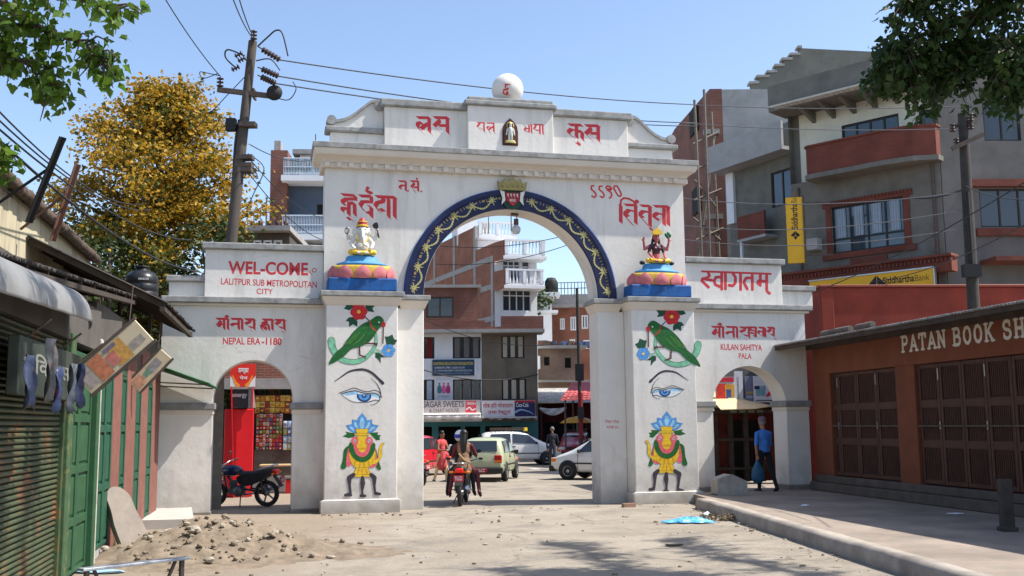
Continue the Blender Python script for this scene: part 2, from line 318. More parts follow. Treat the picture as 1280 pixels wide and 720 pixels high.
# ---------------------------------------------------------------- ground, footpath
def ground_mat():
    m = bpy.data.materials.new('dusty_road'); m.use_nodes = True; n = m.node_tree.nodes; l = m.node_tree.links; b = n['Principled BSDF']; b.inputs['Roughness'].default_value = .95; b.inputs['Specular IOR Level'].default_value = .2
    tc = n.new('ShaderNodeTexCoord')
    def nz(sc, det=8, ro=.65, loc=(0, 0, 0)):
        mp = n.new('ShaderNodeMapping'); mp.inputs['Location'].default_value = loc; l.new(tc.outputs['Object'], mp.inputs['Vector'])
        q = n.new('ShaderNodeTexNoise'); q.inputs['Scale'].default_value = sc; q.inputs['Detail'].default_value = det; q.inputs['Roughness'].default_value = ro; l.new(mp.outputs[0], q.inputs['Vector']); return q.outputs['Fac']
    def rng(s, a, c, lo, hi): q = n.new('ShaderNodeMapRange'); q.inputs['From Min'].default_value = a; q.inputs['From Max'].default_value = c; q.inputs['To Min'].default_value = lo; q.inputs['To Max'].default_value = hi; l.new(s, q.inputs['Value']); return q.outputs[0]
    def mix(f, a, c):
        q = n.new('ShaderNodeMix'); q.data_type = 'RGBA'; l.new(f, q.inputs[0])
        for i, s in ((6, a), (7, c)):
            if isinstance(s, tuple): q.inputs[i].default_value = s + (1,)
            else: l.new(s, q.inputs[i])
        return q.outputs[2]
    c = mix(rng(nz(.35), .38, .62, 0, 1), (.285, .245, .195), (.35, .305, .245))
    c = mix(rng(nz(1.1, loc=(4, 2, 0)), .48, .64, 0, .7), c, (.19, .17, .145))       # worn asphalt showing through
    c = mix(rng(nz(.8, loc=(9, 5, 0)), .56, .66, 0, .6), c, (.385, .345, .285))            # pale dust
    c = mix(rng(nz(22, 5), .52, .72, 0, .42), c, (.20, .18, .16))                       # grit
    c = mix(rng(nz(75, 2, loc=(1, 1, 0)), .62, .72, 0, .7), c, (.50, .47, .42))         # pale stones
    sp = n.new('ShaderNodeSeparateXYZ'); l.new(tc.outputs['Object'], sp.inputs[0])
    ad = n.new('ShaderNodeMath'); ad.operation = 'MULTIPLY_ADD'; ad.inputs[1].default_value = -4; l.new(nz(.6, loc=(2, 8, 0)), ad.inputs[0]); l.new(sp.outputs['X'], ad.inputs[2])
    c = mix(rng(ad.outputs[0], -5.6, -4.2, .75, 0), c, (.27, .215, .16))                # bare earth along the left side
    vo = n.new('ShaderNodeTexVoronoi'); vo.feature = 'DISTANCE_TO_EDGE'; vo.inputs['Scale'].default_value = .45
    wp = n.new('ShaderNodeMix'); wp.data_type = 'RGBA'; wp.inputs[0].default_value = .06; n3 = n.new('ShaderNodeTexNoise'); n3.inputs['Scale'].default_value = .9; n3.inputs['Detail'].default_value = 8; l.new(tc.outputs['Object'], n3.inputs['Vector']); l.new(tc.outputs['Object'], wp.inputs[6])
    sc_ = n.new('ShaderNodeVectorMath'); sc_.operation = 'SCALE'; sc_.inputs[3].default_value = 14; l.new(n3.outputs['Color'], sc_.inputs[0]); l.new(sc_.outputs[0], wp.inputs[7]); l.new(wp.outputs[2], vo.inputs['Vector'])
    mk = n.new('ShaderNodeMath'); mk.operation = 'MULTIPLY'; l.new(rng(vo.outputs['Distance'], .002, .014, .7, 0), mk.inputs[0]); l.new(rng(nz(.5, loc=(6, 1, 0)), .45, .58, 0, 1), mk.inputs[1]); c = mix(mk.outputs[0], c, (.12, .105, .085))
    l.new(c, b.inputs['Base Color'])
    bp = n.new('ShaderNodeBump'); bp.inputs['Strength'].default_value = .9; bp.inputs['Distance'].default_value = .035; l.new(nz(7, 12, .75), bp.inputs['Height']); l.new(bp.outputs[0], b.inputs['Normal'])
    return m
gm = ground_mat()
mb = MB(); n = 60; xs = np.concatenate([[-300, -80], np.linspace(-25, 25, n), [80, 300]]); ys = np.concatenate([[-60, -10], np.linspace(2, 62, 90), [150, 500]])
vs_ = []
for y in ys:
    for x in xs:
        k = noise.noise(Vector((x * .23, y * .23, 0))) * .03 + noise.noise(Vector((x * .8, y * .8, 3))) * .012 if (-25 <= x <= 25 and 2 <= y <= 62) else 0
        vs_.append((x, y, k - .012))
nx = len(xs)
mb.add(vs_, [(j * nx + i, j * nx + i + 1, (j + 1) * nx + i + 1, (j + 1) * nx + i) for j in range(len(ys) - 1) for i in range(nx - 1)], 0, True)
tag(mb.build('ground', gm), kind='structure')
FZ = 0.2                                       # footpath height
m_path = brick('footpath_tiles', (.31, .245, .195), (.27, .225, .185), (.27, .23, .19), .24, .24, .012)
m_kerb = mat('kerb_concrete', (.33, .29, .25), .95, .25, 2.5, .01, 26, dirt=((.17, .15, .13), 2, .5, .6))
kx = lambda y: 3.9 + (22.1 - y) * .0700
kl = [(kx(y) + .02 * math.sin(y * 2.3), y) for y in np.linspace(22.6, 3, 40)]
mb = MB(); a = [(x + .24, y) for x, y in kl]; far = [(3.9, 27.5), (12, 27.5), (12, 3)]
mb.prism(a + far[::-1], -.1, FZ, 0, 'z'); tag(mb.build('footpath', m_path), kind='structure')
mb = MB()
ky = np.linspace(22.6, 3, 160); vs_ = []
for y in ky:
    q = lambda k_: noise.noise(Vector((y * 1.7, k_, 0))) * .022 + noise.noise(Vector((y * .5, k_, 4))) * .02
    x = kx(y); vs_ += [(x + q(1), y, -.1), (x + q(2), y, FZ - .05 + q(3)), (x + .045 + q(4), y, FZ + .008 + q(5) * .5), (x + .25, y, FZ + .008 + q(6) * .4), (x + .25, y, -.1)]
mb.add(vs_, [(i * 5 + j, i * 5 + j + 1, i * 5 + j + 6, i * 5 + j + 5) for i in range(159) for j in range(4)], 0, True)
tag(mb.build('kerb', m_kerb), kind='structure')

# ---------------------------------------------------------------- the gate
G = Fr(.1218, 23.027, 0, PHI)
gate = thing('welcome_gate', 'white limewashed triple-arched gateway spanning the road with red lettering and a ball on top', 'gateway', fr=G)
VF, VB = .5, 1.22                               # plane of the upper wall, its back
ZC = 4.67
ARC = lambda uc, zc, r, n=40: [(uc + r * math.cos(PI - PI * k / n), zc + r * math.sin(PI - PI * k / n)) for k in range(n + 1)]
def arch_outline(u0, u1, z0, z1, uc, zc, r): return [(u0, z0), (uc - r, z0)] + ARC(uc, zc, r) + [(uc + r, z0), (u1, z0), (u1, z1), (u0, z1)]
# upper wall
top_z = G.z(640, 205, VF)
uw = MB(); uw.prism(arch_outline(-4.24, 4.24, ZC + .002, top_z, 0, ZC + .003, 2.03), VF, VB)
wall = uw.build('arch_wall', m_white_hi, gate, .012)
pcap = lambda mb, u0, u1, v0, v1, z: (mb.box(u0 - .13, u1 + .13, v0 - .13, v1, z - .11, z, 1),
    mb.add([(u0 - .012, v0 - .012, z - .30), (u1 + .012, v0 - .012, z - .30), (u1 + .012, v1 - .01, z - .30), (u0 - .012, v1 - .01, z - .30), (u0 - .10, v0 - .10, z - .113), (u1 + .10, v0 - .10, z - .113), (u1 + .10, v1 - .01, z - .113), (u0 - .10, v1 - .01, z - .113)],
           [(0, 3, 2, 1), (4, 5, 6, 7), (0, 1, 5, 4), (1, 2, 6, 5), (2, 3, 7, 6), (3, 0, 4, 7)], 0))
pillars = []; piers = []
for s in (-1, 1):
    a, b = sorted((s * 2.67, s * 4.206)); mb = MB(); mb.box(a, b, 0, VB - .01, .2, ZC - .29)
    p = mb.build('pillar', m_white, gate, .02, seg=2); pillars.append(p)
    mb = MB(); mb.box(a - .07, b + .07, -.07, VB, -.08, .25, 0); mb.add([(a - .07, -.07, .252), (b + .07, -.07, .252), (b, 0, .275), (a, 0, .275)], [(0, 1, 2, 3)])
    mb.build('plinth', mat('plinth_plaster', (.60, .58, .54), .95, .15, 2, .01, 22, dirt=((.36, .33, .29), 2.2, .5, .6), dz=((.28, .25, .21), 0, .35, .8)), p, .02, seg=2)
    mb = MB(); pcap(mb, a, b, 0, VB - .01, ZC); mb.build('capital', [m_cream, m_coping], p, .015, seg=2)
    a, b = sorted((s * 2.03, s * 2.668)); mb = MB(); mb.box(a, b, VF, VB - .02, -.05, ZC - .29)
    p = mb.build('pier', m_white, gate, .02, seg=2); piers.append(p)
    mb = MB(); q = s * 2.03; a2, b2 = sorted((q - s * .004, s * 2.53)); pcap(mb, a2, b2, VF, VB - .02, ZC - .004); mb.build('capital', [m_cream, m_coping], p, .015, seg=2)
# blue band round the arch with its painted garland
m_lblue = mat('light_blue_rim', (.012, .045, .17), .5, .25, 6)
mb = MB(); ro, ri = 2.49, 2.035; n = 64
prof = [(ri, VF - .004), (ri + .02, VF - .05), (ro - .14, VF - .05), (ro - .12, VF - .075), (ro - .03, VF - .075), (ro, VF - .05), (ro, VF + .002)]
vs_ = [(r * math.cos(PI * k / n), v, ZC + .004 + r * math.sin(PI * k / n)) for k in range(n + 1) for r, v in prof]; K = len(prof)
mb.add(vs_, [(k * K + j, k * K + j + 1, (k + 1) * K + j + 1, (k + 1) * K + j) for k in range(n) for j in range(K - 1)], 0)
for j, f in enumerate(mb.f): mb.m[j] = 1 if (j % (K - 1)) in (4, 5) else 0
band = mb.build('arch_band', [m_blue, m_lblue], gate)
pol = lambda r, t: (r * math.cos(t), ZC + .004 + r * math.sin(t))
gs = []; NS = 14
for side in (0, 1):
    for k in range(7):
        t0 = R(4) + R(79) * k / 6.4
        cv = lambda t: t if side == 0 else PI - t
        if k < 6:
            t1 = R(4) + R(79) * (k + 1) / 6.4
            pts = [pol(ri + .24 - .15 * math.sin(PI * i / 9) , cv(t0 + (t1 - t0) * i / 9)) for i in range(10)]
            for i in range(9):
                if (i % 3) != 2 or True: gs += brush([[pts[i], pts[i + 1]]], .026, 6)
            for i in range(1, 9): gs += brush([[pts[i], pts[i]]], .048, 7)
        c = pol(ri + .235, cv(t0))
        for j in range(8):
            an = 2 * PI * j / 8 + cv(t0); L = .125 if j % 2 == 0 else .085
            gs += brush([[(c[0] + .02 * math.cos(an), c[1] + .02 * math.sin(an)), (c[0] + L * math.cos(an + .2), c[1] + L * math.sin(an + .2))]], (.034, .012), 6)
g1 = MB(); g1.strips(gs, VF - .054, 0, .007); g1.build('garland', m_gold, band)
gs = []
for k in range(88):
    t = R(2.2) + R(175.6) * k / 87
    if abs(t - PI / 2) < R(4): continue
    if k % 5 == 2: gs += brush([[pol(ro - .20, t - .006), pol(ro - .20, t + .006)]], .05, 8)
    else: gs += brush([[pol(ro - .225, t), pol(ro - .175, t)]], .016, 5)
g1 = MB(); g1.strips(gs, VF - .054, 0, .006); g1.build('gold_studs', mat('dull_gold', (.33, .24, .08), .5, .2, 20), band)
# crest on the keystone
cz = ZC + 2.06
mb = MB(); mb.prism(sm([(-.24, cz + .42), (.24, cz + .42), (.22, cz + .1), (0, cz - .04), (-.22, cz + .1)], n=4), VF - .10, VF - .04, 0)
crest = mb.build('crest', paint('crest_green', (18, 60, 45)), gate, .01)
mb = MB(); mb.prism([(-.17, cz + .34), (.17, cz + .34), (.15, cz + .16), (0, cz + .04), (-.15, cz + .16)], VF - .13, VF - .101, 0); mb.build('shield', paint('crest_red', (150, 22, 34)), crest)
mb = MB(); pts = [(-.30, cz + .40), (.30, cz + .40), (.35, cz + .62), (.24, cz + .56), (.18, cz + .68), (.09, cz + .60), (0, cz + .73), (-.09, cz + .60), (-.18, cz + .68), (-.24, cz + .56), (-.35, cz + .62)]
mb.prism(pts, VF - .15, VF - .04, 0)
for x in (-.24, -.12, 0, .12, .24): mb.ball((x, VF - .15, cz + .49), .035, 0, 8)
mb.build('crown', mat('old_gold', (.30, .25, .09), .6, .3, 14), crest, .01)
for x in (-1, 1):
    mb = MB(); mb.prism([(x * .19, cz + .36), (x * .30, cz + .40), (x * .24, cz + .22), (x * .26, cz + .06), (x * .17, cz + .16)], VF - .125, VF - .102, 0); mb.build('scroll', m_white_hi, crest)
text('११११', .085, 'lettering', m_white_hi, crest, T(-.13, VF - .134, cz + .235), .26, .01); text('साल', .07, 'lettering', m_white_hi, crest, T(-.08, VF - .134, cz + .125), .15, .01)
# cornice with dentils
zt = G.z(640, 190, .2)
u0, u1 = -4.42, 4.42
mb = MB(); mb.box(-4.30, 4.30, VF - .06, VB + .05, top_z, zt - .50)
uu = -4.26
while uu < 4.2: mb.box(uu, uu + .11, VF - .15, VF - .055, zt - .50, zt - .39); uu += .265
mb.box(-4.33, 4.33, VF - .09, VB + .05, zt - .502, zt - .385)
pr = [(0, 0), (.03, .05), (.09, .10), (.17, .14), (.20, .22), (.20, .28)]
ring = lambda e, z: [(-4.30 - e, VF - .10 - e, z), (4.30 + e, VF - .10 - e, z), (4.30 + e, VB + .06 + e, z), (-4.30 - e, VB + .06 + e, z)]
vs_ = []; 
for e, z in pr: vs_ += ring(e, zt - .385 + z)
mb.add(vs_, [(i * 4 + k, i * 4 + (k + 1) % 4, (i + 1) * 4 + (k + 1) % 4, (i + 1) * 4 + k) for i in range(len(pr) - 1) for k in range(4)])
CT = zt + .02
mb.box(-4.53, 4.53, VF - .33, VB + .29, CT - .124, CT, 1)
cor = mb.build('cornice', [m_cream, m_coping], gate, .008)
# parapet with scrolls, the ball and a niche
vp = .62
def pz(px, py, v=vp): return G.uz(px, py, v)
par = MB(); parc = MB()
Lw, Rw = -2.92, 2.92
zp = pz(520, 135)[1]; zcn = pz(634, 134, .47)[1]; zlow = pz(440, 166, .8)[1]
par.box(Lw, Rw, vp, VB - .1, CT, zp); par.box(-1.02, 1.02, .47, VB - .08, CT, zcn)
for s in (-1, 1): par.box(s * 2.91, s * 4.12, .80, VB - .12, CT, zlow)
parapet = par.build('parapet', m_white_hi, gate, .012)
parc.box(Lw - .09, Rw + .09, vp - .10, VB - .02, zp, zp + .17); parc.box(-1.10, 1.10, .39, VB, zcn + .003, zcn + .12); parc.box(-1.02, 1.02, .45, VB - .06, zcn + .122, zcn + .215)
for s in (-1, 1): parc.box(s * (2.925), s * 4.24, .70, VB - .05, zlow, zlow + .12)
parc.build('coping', m_coping, parapet, .025, seg=2)
for s in (-1, 1):
    zl = zlow + .122; crv = [(3.0, zl + .62), (3.2, zl + .60), (3.4, zl + .44), (3.6, zl + .27), (3.8, zl + .15), (4.0, zl + .10), (4.12, zl + .11)]
    cs = [(s * x, z) for x, z in sm(crv, False, 5)]
    mb = MB(); mb.prism([(s * 2.93, zl)] + [(s * 2.93, zl + .58)] + cs + [(s * 4.12, zl)], .84, VB - .16, 0)
    for (x, z), (x2, z2) in zip(cs[:-1], cs[1:]): mb.prism([(x, z), (x2, z2), (x2, z2 + .07), (x, z + .07)], .78, VB - .1, 1)
    for c_, r_ in (((s * 4.10, zl + .15), .11), ((s * 3.02, zl + .55), .12)): mb.prism([(c_[0] + r_ * math.cos(2 * PI * k / 16), c_[1] + r_ * math.sin(2 * PI * k / 16)) for k in range(16)], .765, VB - .09, 1)
    mb.build('scroll', [m_white_hi, m_coping], parapet, .01)
bz = zcn + .20
mb = MB(); mb.lathe([(.001, .0)] + [(.375 * math.sin(t), .335 - .375 * math.cos(t)) for t in np.linspace(R(32), R(179.5), 20)], (0, .8, bz), 28); ball = mb.build('ball_finial', m_white_hi, gate)
zn0 = pz(637, 182, .47)[1]; zn1 = pz(637, 148, .47)[1]; un = G.u(637.5, 165, .47)
ogv = lambda w_, z0, z1: [(un - w_, z0), (un + w_, z0), (un + w_, z0 + (z1 - z0) * .52), (un + w_ * .86, z0 + (z1 - z0) * .72), (un + w_ * .45, z0 + (z1 - z0) * .88), (un, z1), (un - w_ * .45, z0 + (z1 - z0) * .88), (un - w_ * .86, z0 + (z1 - z0) * .72), (un - w_, z0 + (z1 - z0) * .52)]
mb = MB(); mb.prism(ogv(.185, zn0, zn1), .45, .475); niche = mb.build('niche', paint('niche_maroon', (66, 14, 18)), parapet, .008)
mb = MB(); mb.prism(ogv(.15, zn0 + .03, zn1 - .06), .444, .4495); mb.build('niche_panel', paint('niche_brown', (92, 48, 22), scale=14, var=.5), niche)
mb = MB(); zb = zn0 + .05; m_fig = 0
mb.lathe([(.12, 0), (.13, .03), (.10, .07)], (un, .44, zb), 14, 1, sy=.3); 
for s in (-1, 1): mb.capsule((un + s * .03, .435, zb + .06), (un + s * .028, .43, zb + .22), .022, .03); mb.capsule((un + s * .07, .43, zb + .33), (un + s * .095, .425, zb + .2), .02, .016)
mb.capsule((un, .43, zb + .22), (un, .428, zb + .33), .05, .055); mb.ball((un, .42, zb + .41), .035, 0); mb.lathe([(.075, 0), (.09, .004), (.075, .008)], (un, .437, zb + .42), 16, 1, mat3=Matrix.Rotation(PI / 2, 3, 'X')); mb.lathe([(.04, 0), (.02, .06), (.001, .08)], (un, .42, zb + .435), 10, 1)
mb.build('deity_relief', [paint('pale_enamel', (206, 208, 200)), m_gold], niche)

# side walls with their small arches
def side_wall(s):
    if s < 0: ua, ub = G.u(197, 560, VF), -4.2; al, ar, ya, ysp = 265.5, 366, 450, 511
    else: ua, ub = 4.2, G.u(1013, 560, VF); al, ar, ya, ysp = 891, 983, 457.5, 508
    l_, r_ = G.u(al, ysp, VF), G.u(ar, ysp, VF); uc, r = (l_ + r_) / 2, (r_ - l_) / 2; zs = G.z((al + ar) / 2, ya, VF) - r
    zt_ = G.z(300, 383, VF) if s < 0 else G.z(950, 391, VF); z0 = -.05 if s < 0 else FZ
    mb = MB(); mb.prism(arch_outline(ua, ub, z0, zt_, uc, zs, r), VF, VB - .04)
    o = mb.build('side_wall', m_white, gate, .02)
    zi = G.z(235 if s < 0 else 995, 511 if s < 0 else 507, VF - .06)
    for a, b in ((ua, l_), (r_, ub)):
        a2 = a - (.05 if a == ua and s < 0 else -.002 if s > 0 and a == ua else .06); b2 = b + (.06 if b == l_ else (-.002 if s < 0 else .05))
        if a == r_: a2 = a - .06
        mb = MB(); mb.box(a2, b2, VF - .07, VB + .02, zi - .02, zi + .12); mb.build('impost', mat('grey_impost', (.24, .24, .24), .9, .25, 4, .006, 24), o, .015)
        mb = MB(); mb.box(a2 + .04, b2 - .04, VF - .035, VB - .01, zi - .12, zi - .022); mb.build('moulding', m_cream, o, .01)
        mb = MB(); mb.box(a + .001 - .03 * (a == r_), b - .001 + .03 * (b == l_), VF - .035, VB, z0 - .06, z0 + .12); mb.build('base', mat('dark_base', (.20, .18, .16), .95, .3, 3, .01, 20), o, .02)
    c0, c1 = (ua - .03, ub - .003) if s < 0 else (ub * 0 + ua + .003, ub + .16)
    if s < 0: c0 = ua - .02
    zc_ = zt_
    mb = MB(); mb.box(c0 + (.06 if s < 0 else 0), c1 - (0 if s < 0 else .06), VF - .07, VB, zc_ + .001, zc_ + .06, 0); mb.box(c0, c1, VF - .14, VB + .08, zc_ + .062, zc_ + .19, 1)
    mb.build('coping', [m_cream, m_coping], o, .015, seg=2)
    zc2 = zc_ + .19; vq = .58
    if s < 0: pa, pb, pt, la, lt = G.u(256, 340, vq), -4.245, G.z(330, 313, vq), G.u(211, 360, vq + .1), G.z(232, 352, vq + .1)
    else: pa, pb, pt, la, lt = 4.245, G.u(977, 345, vq), G.z(920, 330, vq), G.u(1016, 370, vq + .1), G.z(1000, 364, vq + .1)
    mb = MB(); mb.box(pa, pb, vq, VB - .1, zc2, pt)
    if s < 0: mb.box(la, pa - .001, vq + .12, VB - .12, zc2, lt)
    else: mb.box(pb + .001, la, vq + .12, VB - .12, zc2, lt)
    q = mb.build('name_panel', m_white_hi, o, .012)
    mb = MB(); e0, e1 = (.07, -.002) if s < 0 else (-.002, .07)
    mb.box(pa - e0, pb + e1, vq - .09, VB - .04, pt, pt + .14)
    if s < 0: mb.box(la - .06, pa - .003, vq + .03, VB - .06, lt, lt + .13)
    else: mb.box(pb + .003, la + .06, vq + .03, VB - .06, lt, lt + .13)
    mb.build('coping', m_coping, q, .02, seg=2)
    return o, q
swl, pnl = side_wall(-1); swr, pnr = side_wall(1)

# lettering traced in brush strokes: photo position, scale, nib, strokes
def letters(parent, v, x0, y0, sc, strokes, pen, m=m_red, name='lettering', res=.005):
    pen = tuple(q * 1.25 for q in pen) if isinstance(pen, tuple) else pen * 1.1
    polys = nib(strokes, pen) if isinstance(pen, tuple) and len(pen) == 2 and not isinstance(pen[0], tuple) else brush(strokes, pen)
    mb = MB(); mb.strips(onwall(G, v, polys, x0, y0, sc), v, 0, res); return mb.build(name, m, parent)
NB = (46, 38)
letters(wall, VF - .001, 420, 220, 11.64, [   # big word over the left statue
    [(85, 270), (280, 285)], [(280, 285), (280, 350)], [(270, 335), (150, 335), (95, 370), (100, 410)], [(100, 410), (130, 400)], [(190, 380), (185, 570), (215, 590)], [(185, 475), (100, 470), (90, 510), (110, 530)], [(190, 395), (270, 395), (275, 570), (300, 595)], [(170, 625), (210, 615), (250, 660)],
    [(345, 290), (515, 295)], [(515, 290), (515, 385)], [(500, 375), (390, 375), (350, 430), (420, 520), (470, 545), (500, 530)], [(470, 440), (515, 450), (515, 600), (545, 625)],
    [(585, 300), (870, 312)], [(700, 320), (680, 370), (600, 390), (570, 440), (640, 530)], [(640, 500), (700, 490), (750, 530)], [(765, 320), (768, 600), (795, 630)], [(855, 315), (855, 600), (880, 630)],
    [(430, 225), (470, 245), (520, 235)]], NB)
letters(wall, VF - .0016, 420, 220, 11.64, [[(440, 175), (480, 175), (440, 205), (480, 225), (520, 240)], [(458, 160), (462, 178)]], 22)
letters(wall, VF - .001, 420, 220, 11.64, [[(915, 75), (1020, 78)], [(1015, 78), (1015, 215), (1030, 232)], [(1010, 140), (960, 135), (925, 160), (930, 185), (950, 178)],
    [(1085, 75), (1200, 78)], [(1130, 85), (1140, 110), (1095, 160), (1120, 190), (1160, 245)], [(1110, 150), (1140, 180)], [(1130, 165), (1195, 165)], [(1197, 70), (1197, 225), (1215, 240)]], (26, 22))
letters(wall, VF - .0016, 420, 220, 11.64, [[(1175, 35), (1180, 45)], [(1048, 215), (1049, 216)], [(1242, 222), (1243, 223)]], 24)
letters(wall, VF - .001, 730, 225, 10.66, [[(130, 78), (100, 80), (95, 120), (150, 170), (165, 205), (140, 232), (105, 215)], [(240, 82), (205, 85), (200, 125), (255, 170), (270, 210), (250, 235), (215, 218)],
    [(350, 115), (325, 120), (345, 135), (370, 120), (350, 90), (310, 80), (292, 100), (320, 140), (360, 165), (370, 200), (355, 235), (340, 240)], [(440, 80), (405, 80), (395, 110), (450, 205), (480, 220), (500, 195), (460, 110), (440, 80)]], 20)
letters(wall, VF - .001, 730, 225, 10.66, [
    [(490, 330), (490, 570), (525, 595)], [(545, 332), (700, 336)], [(688, 332), (690, 580), (725, 610)], [(680, 420), (600, 400), (550, 440), (545, 480), (590, 460)], [(545, 480), (655, 605)],
    [(755, 342), (890, 348)], [(878, 345), (880, 610), (905, 635)], [(870, 430), (790, 415), (750, 450), (750, 490), (790, 480)], [(750, 490), (850, 600), (900, 650), (890, 665)],
    [(935, 350), (1135, 355)], [(1065, 360), (1068, 600), (1095, 622)], [(1120, 355), (1125, 605), (1155, 628)], [(1060, 465), (980, 440), (935, 470), (935, 510), (965, 530), (990, 510)]], (40, 30))
letters(wall, VF - .0016, 730, 225, 10.66, [[(490, 325), (492, 270), (530, 240), (600, 250), (660, 285), (695, 325)]], 24); letters(wall, VF - .0022, 730, 225, 10.66, [[(700, 282), (712, 290)]], 42)
vpt = vp - .001
sa = lambda x, k=1.0: [[(x + 10, 50), (x + 140, 52)], [(x + 50, 55), (x + 60, 80), (x + 10, 125), (x + 90, 200)], [(x + 30, 110), (x + 70, 150)], [(x + 50, 120), (x + 135, 122)], [(x + 128, 50), (x + 130, 185), (x + 150, 205)]]
letters(parapet, vpt, 510, 140, 7.11, [[(82, 50), (195, 52)], [(188, 55), (190, 180), (212, 202)], [(185, 105), (150, 120), (115, 150)], [(150, 120), (125, 95), (90, 100), (82, 130), (110, 165), (148, 200)], [(110, 140), (140, 145)]] + sa(222), (26, 22))
vpc = .469
letters(parapet, vpc, 510, 140, 7.11, [[(618, 94), (682, 96)], [(640, 98), (615, 130), (650, 165)], [(640, 140), (675, 160)], [(675, 96), (677, 175), (690, 188)], [(700, 98), (768, 100)], [(762, 98), (763, 175), (775, 190)], [(760, 130), (740, 138), (718, 158)], [(740, 138), (715, 128), (702, 142), (735, 190)]], (11, 9))
letters(parapet, vpc, 640, 145, 9.14, [[(138, 102), (160, 130), (140, 165), (195, 185), (195, 100)], [(150, 145), (190, 145)], [(222, 95), (224, 195), (235, 205)], [(250, 98), (360, 100)], [(275, 105), (250, 150), (320, 210)], [(270, 160), (320, 165)], [(318, 105), (320, 205)], [(352, 100), (354, 208), (365, 220)]], (15, 12))
letters(parapet, vpt, 640, 145, 9.14, [[(650, 100), (800, 105)], [(735, 105), (738, 250), (770, 275)], [(735, 170), (680, 150), (645, 180), (655, 210), (720, 250)], [(735, 175), (800, 175), (805, 270), (830, 295)], [(700, 285), (740, 320), (765, 325), (765, 300)]] + [[(p[0] + 850 - 20, p[1] * 1.25 + 48) for p in st] for st in [[(x * 1.2, y) for x, y in q] for q in sa(0)]], (34, 28))
# the ball's lettering lies a hair in front of its surface
mb = MB(); st = [[(100, 70), (130, 72)], [(128, 70), (130, 130)], [(110, 72), (105, 90), (125, 95), (100, 100), (98, 120), (115, 125), (120, 110)], [(112, 128), (125, 138)]]
for poly_ in []: pass
mb.strips(onwall(G, .43, nib(st, (12, 9)), 609.5, 90, 4.64), 0, 0, .006)
cvs = []
for x, y, z in mb.v:
    dx, dz_ = x, z - (bz + .335); cvs.append((x, .8 - math.sqrt(max(.01, .379 ** 2 - dx * dx - dz_ * dz_)), z))
mb.v = cvs; mb.build('lettering', m_red, ball)
vl = VF - .001
stL = [[(70, 108), (270, 110)], [(120, 115), (150, 140), (85, 215), (120, 240)], [(85, 225), (125, 215), (130, 190), (190, 200)], [(195, 115), (195, 275), (215, 295)], [(255, 112), (256, 280), (278, 298)],
    [(305, 110), (490, 112)], [(430, 190), (350, 190), (300, 215), (395, 305)], [(425, 115), (428, 280)], [(482, 115), (484, 285), (500, 300)],
    [(530, 118), (690, 118)], [(620, 120), (600, 160), (530, 190), (600, 240), (660, 250)], [(675, 120), (676, 275), (695, 300)], [(610, 290), (640, 310)]]
stL2 = [[(810, 122), (985, 124)], [(870, 128), (880, 155), (800, 190)], [(900, 190), (830, 200), (785, 230), (800, 280), (840, 325)], [(830, 230), (840, 280)], [(860, 220), (865, 285)], [(905, 200), (912, 290)], [(965, 125), (967, 285), (990, 310)],
    [(1010, 130), (1175, 128)], [(1090, 135), (1080, 160), (1015, 195), (1080, 245), (1140, 255)], [(1155, 130), (1157, 280), (1175, 305)], [(1120, 315), (1150, 325)]]
letters(swl, vl, 265, 390, 12.8, stL + stL2, (34, 30)); letters(swl, vl - .0006, 265, 390, 12.8, [[(210, 75), (235, 55), (262, 75), (236, 88)]], 24)
letters(swr, vl, 885, 400, 12.0, [[(x * .92 - 8, y * .95) for x, y in st] for st in stL] + [[(610, 110), (735, 112)], [(640, 115), (620, 150), (700, 160)], [(625, 190), (700, 200)], [(625, 190), (690, 245), (720, 240)], [(715, 115), (717, 240), (735, 262)],
    [(760, 115), (850, 116)], [(830, 115), (832, 250)], [(830, 180), (770, 165), (750, 200), (825, 250)], [(858, 115), (860, 255), (880, 270)], [(890, 115), (1000, 116)], [(940, 120), (935, 150), (890, 180), (940, 220), (975, 225)], [(985, 116), (986, 240), (1005, 262)], [(990, 280), (1020, 292)]], (28, 25))
letters(swr, vl - .0006, 885, 400, 12.0, [[(150, 68), (178, 48), (200, 68), (178, 80)]], 22)
vq_ = .58 - .001
letters(pnr, vq_, 870, 330, 12.8, [[(95, 118), (1195, 158)]], 30); 
letters(pnr, vq_ - .0006, 870, 330, 12.8, [[(195, 130), (215, 190), (170, 225), (105, 235), (95, 270), (200, 370)], [(140, 240), (250, 260)], [(410, 140), (412, 405)], [(400, 210), (320, 210), (290, 270), (310, 330), (400, 370)], [(470, 145), (472, 400)],
    [(590, 150), (630, 210), (630, 300), (590, 350), (530, 340)], [(712, 155), (714, 410)], [(900, 160), (902, 410)], [(890, 220), (800, 225), (765, 290), (820, 400)], [(1030, 160), (1028, 330)], [(1030, 340), (985, 300), (1000, 270), (1130, 280)], [(1130, 160), (1132, 415)], [(1140, 440), (1175, 470)]], 42)
def latin(parent, v, body, px0, py0, px1, py1, hpx, m=m_red, bold=.0, fr=G, name='lettering', space=1.0):
    u0, z0 = fr.uz(px0, py0, v); u1, z1 = fr.uz(px1, py1, v); h = fr.uz(px0, py0 - hpx, v)[1] - z0
    L = math.hypot(u1 - u0, z1 - z0); return text(body, h, name, m, parent, T(u0, v, z0, 0, -math.atan2(z1 - z0, u1 - u0)), L, bold, space)
latin(pnl, vq_, 'WEL-COME', 285, 342.5, 385, 344.5, 16.5, bold=.028)
latin(pnl, vq_, 'TO', 388, 345, 397, 338, 5.5, bold=.01)
latin(pnl, vq_, 'LALITPUR SUB METROPOLITAN', 276, 355.5, 396, 360, 8.2, bold=.012)
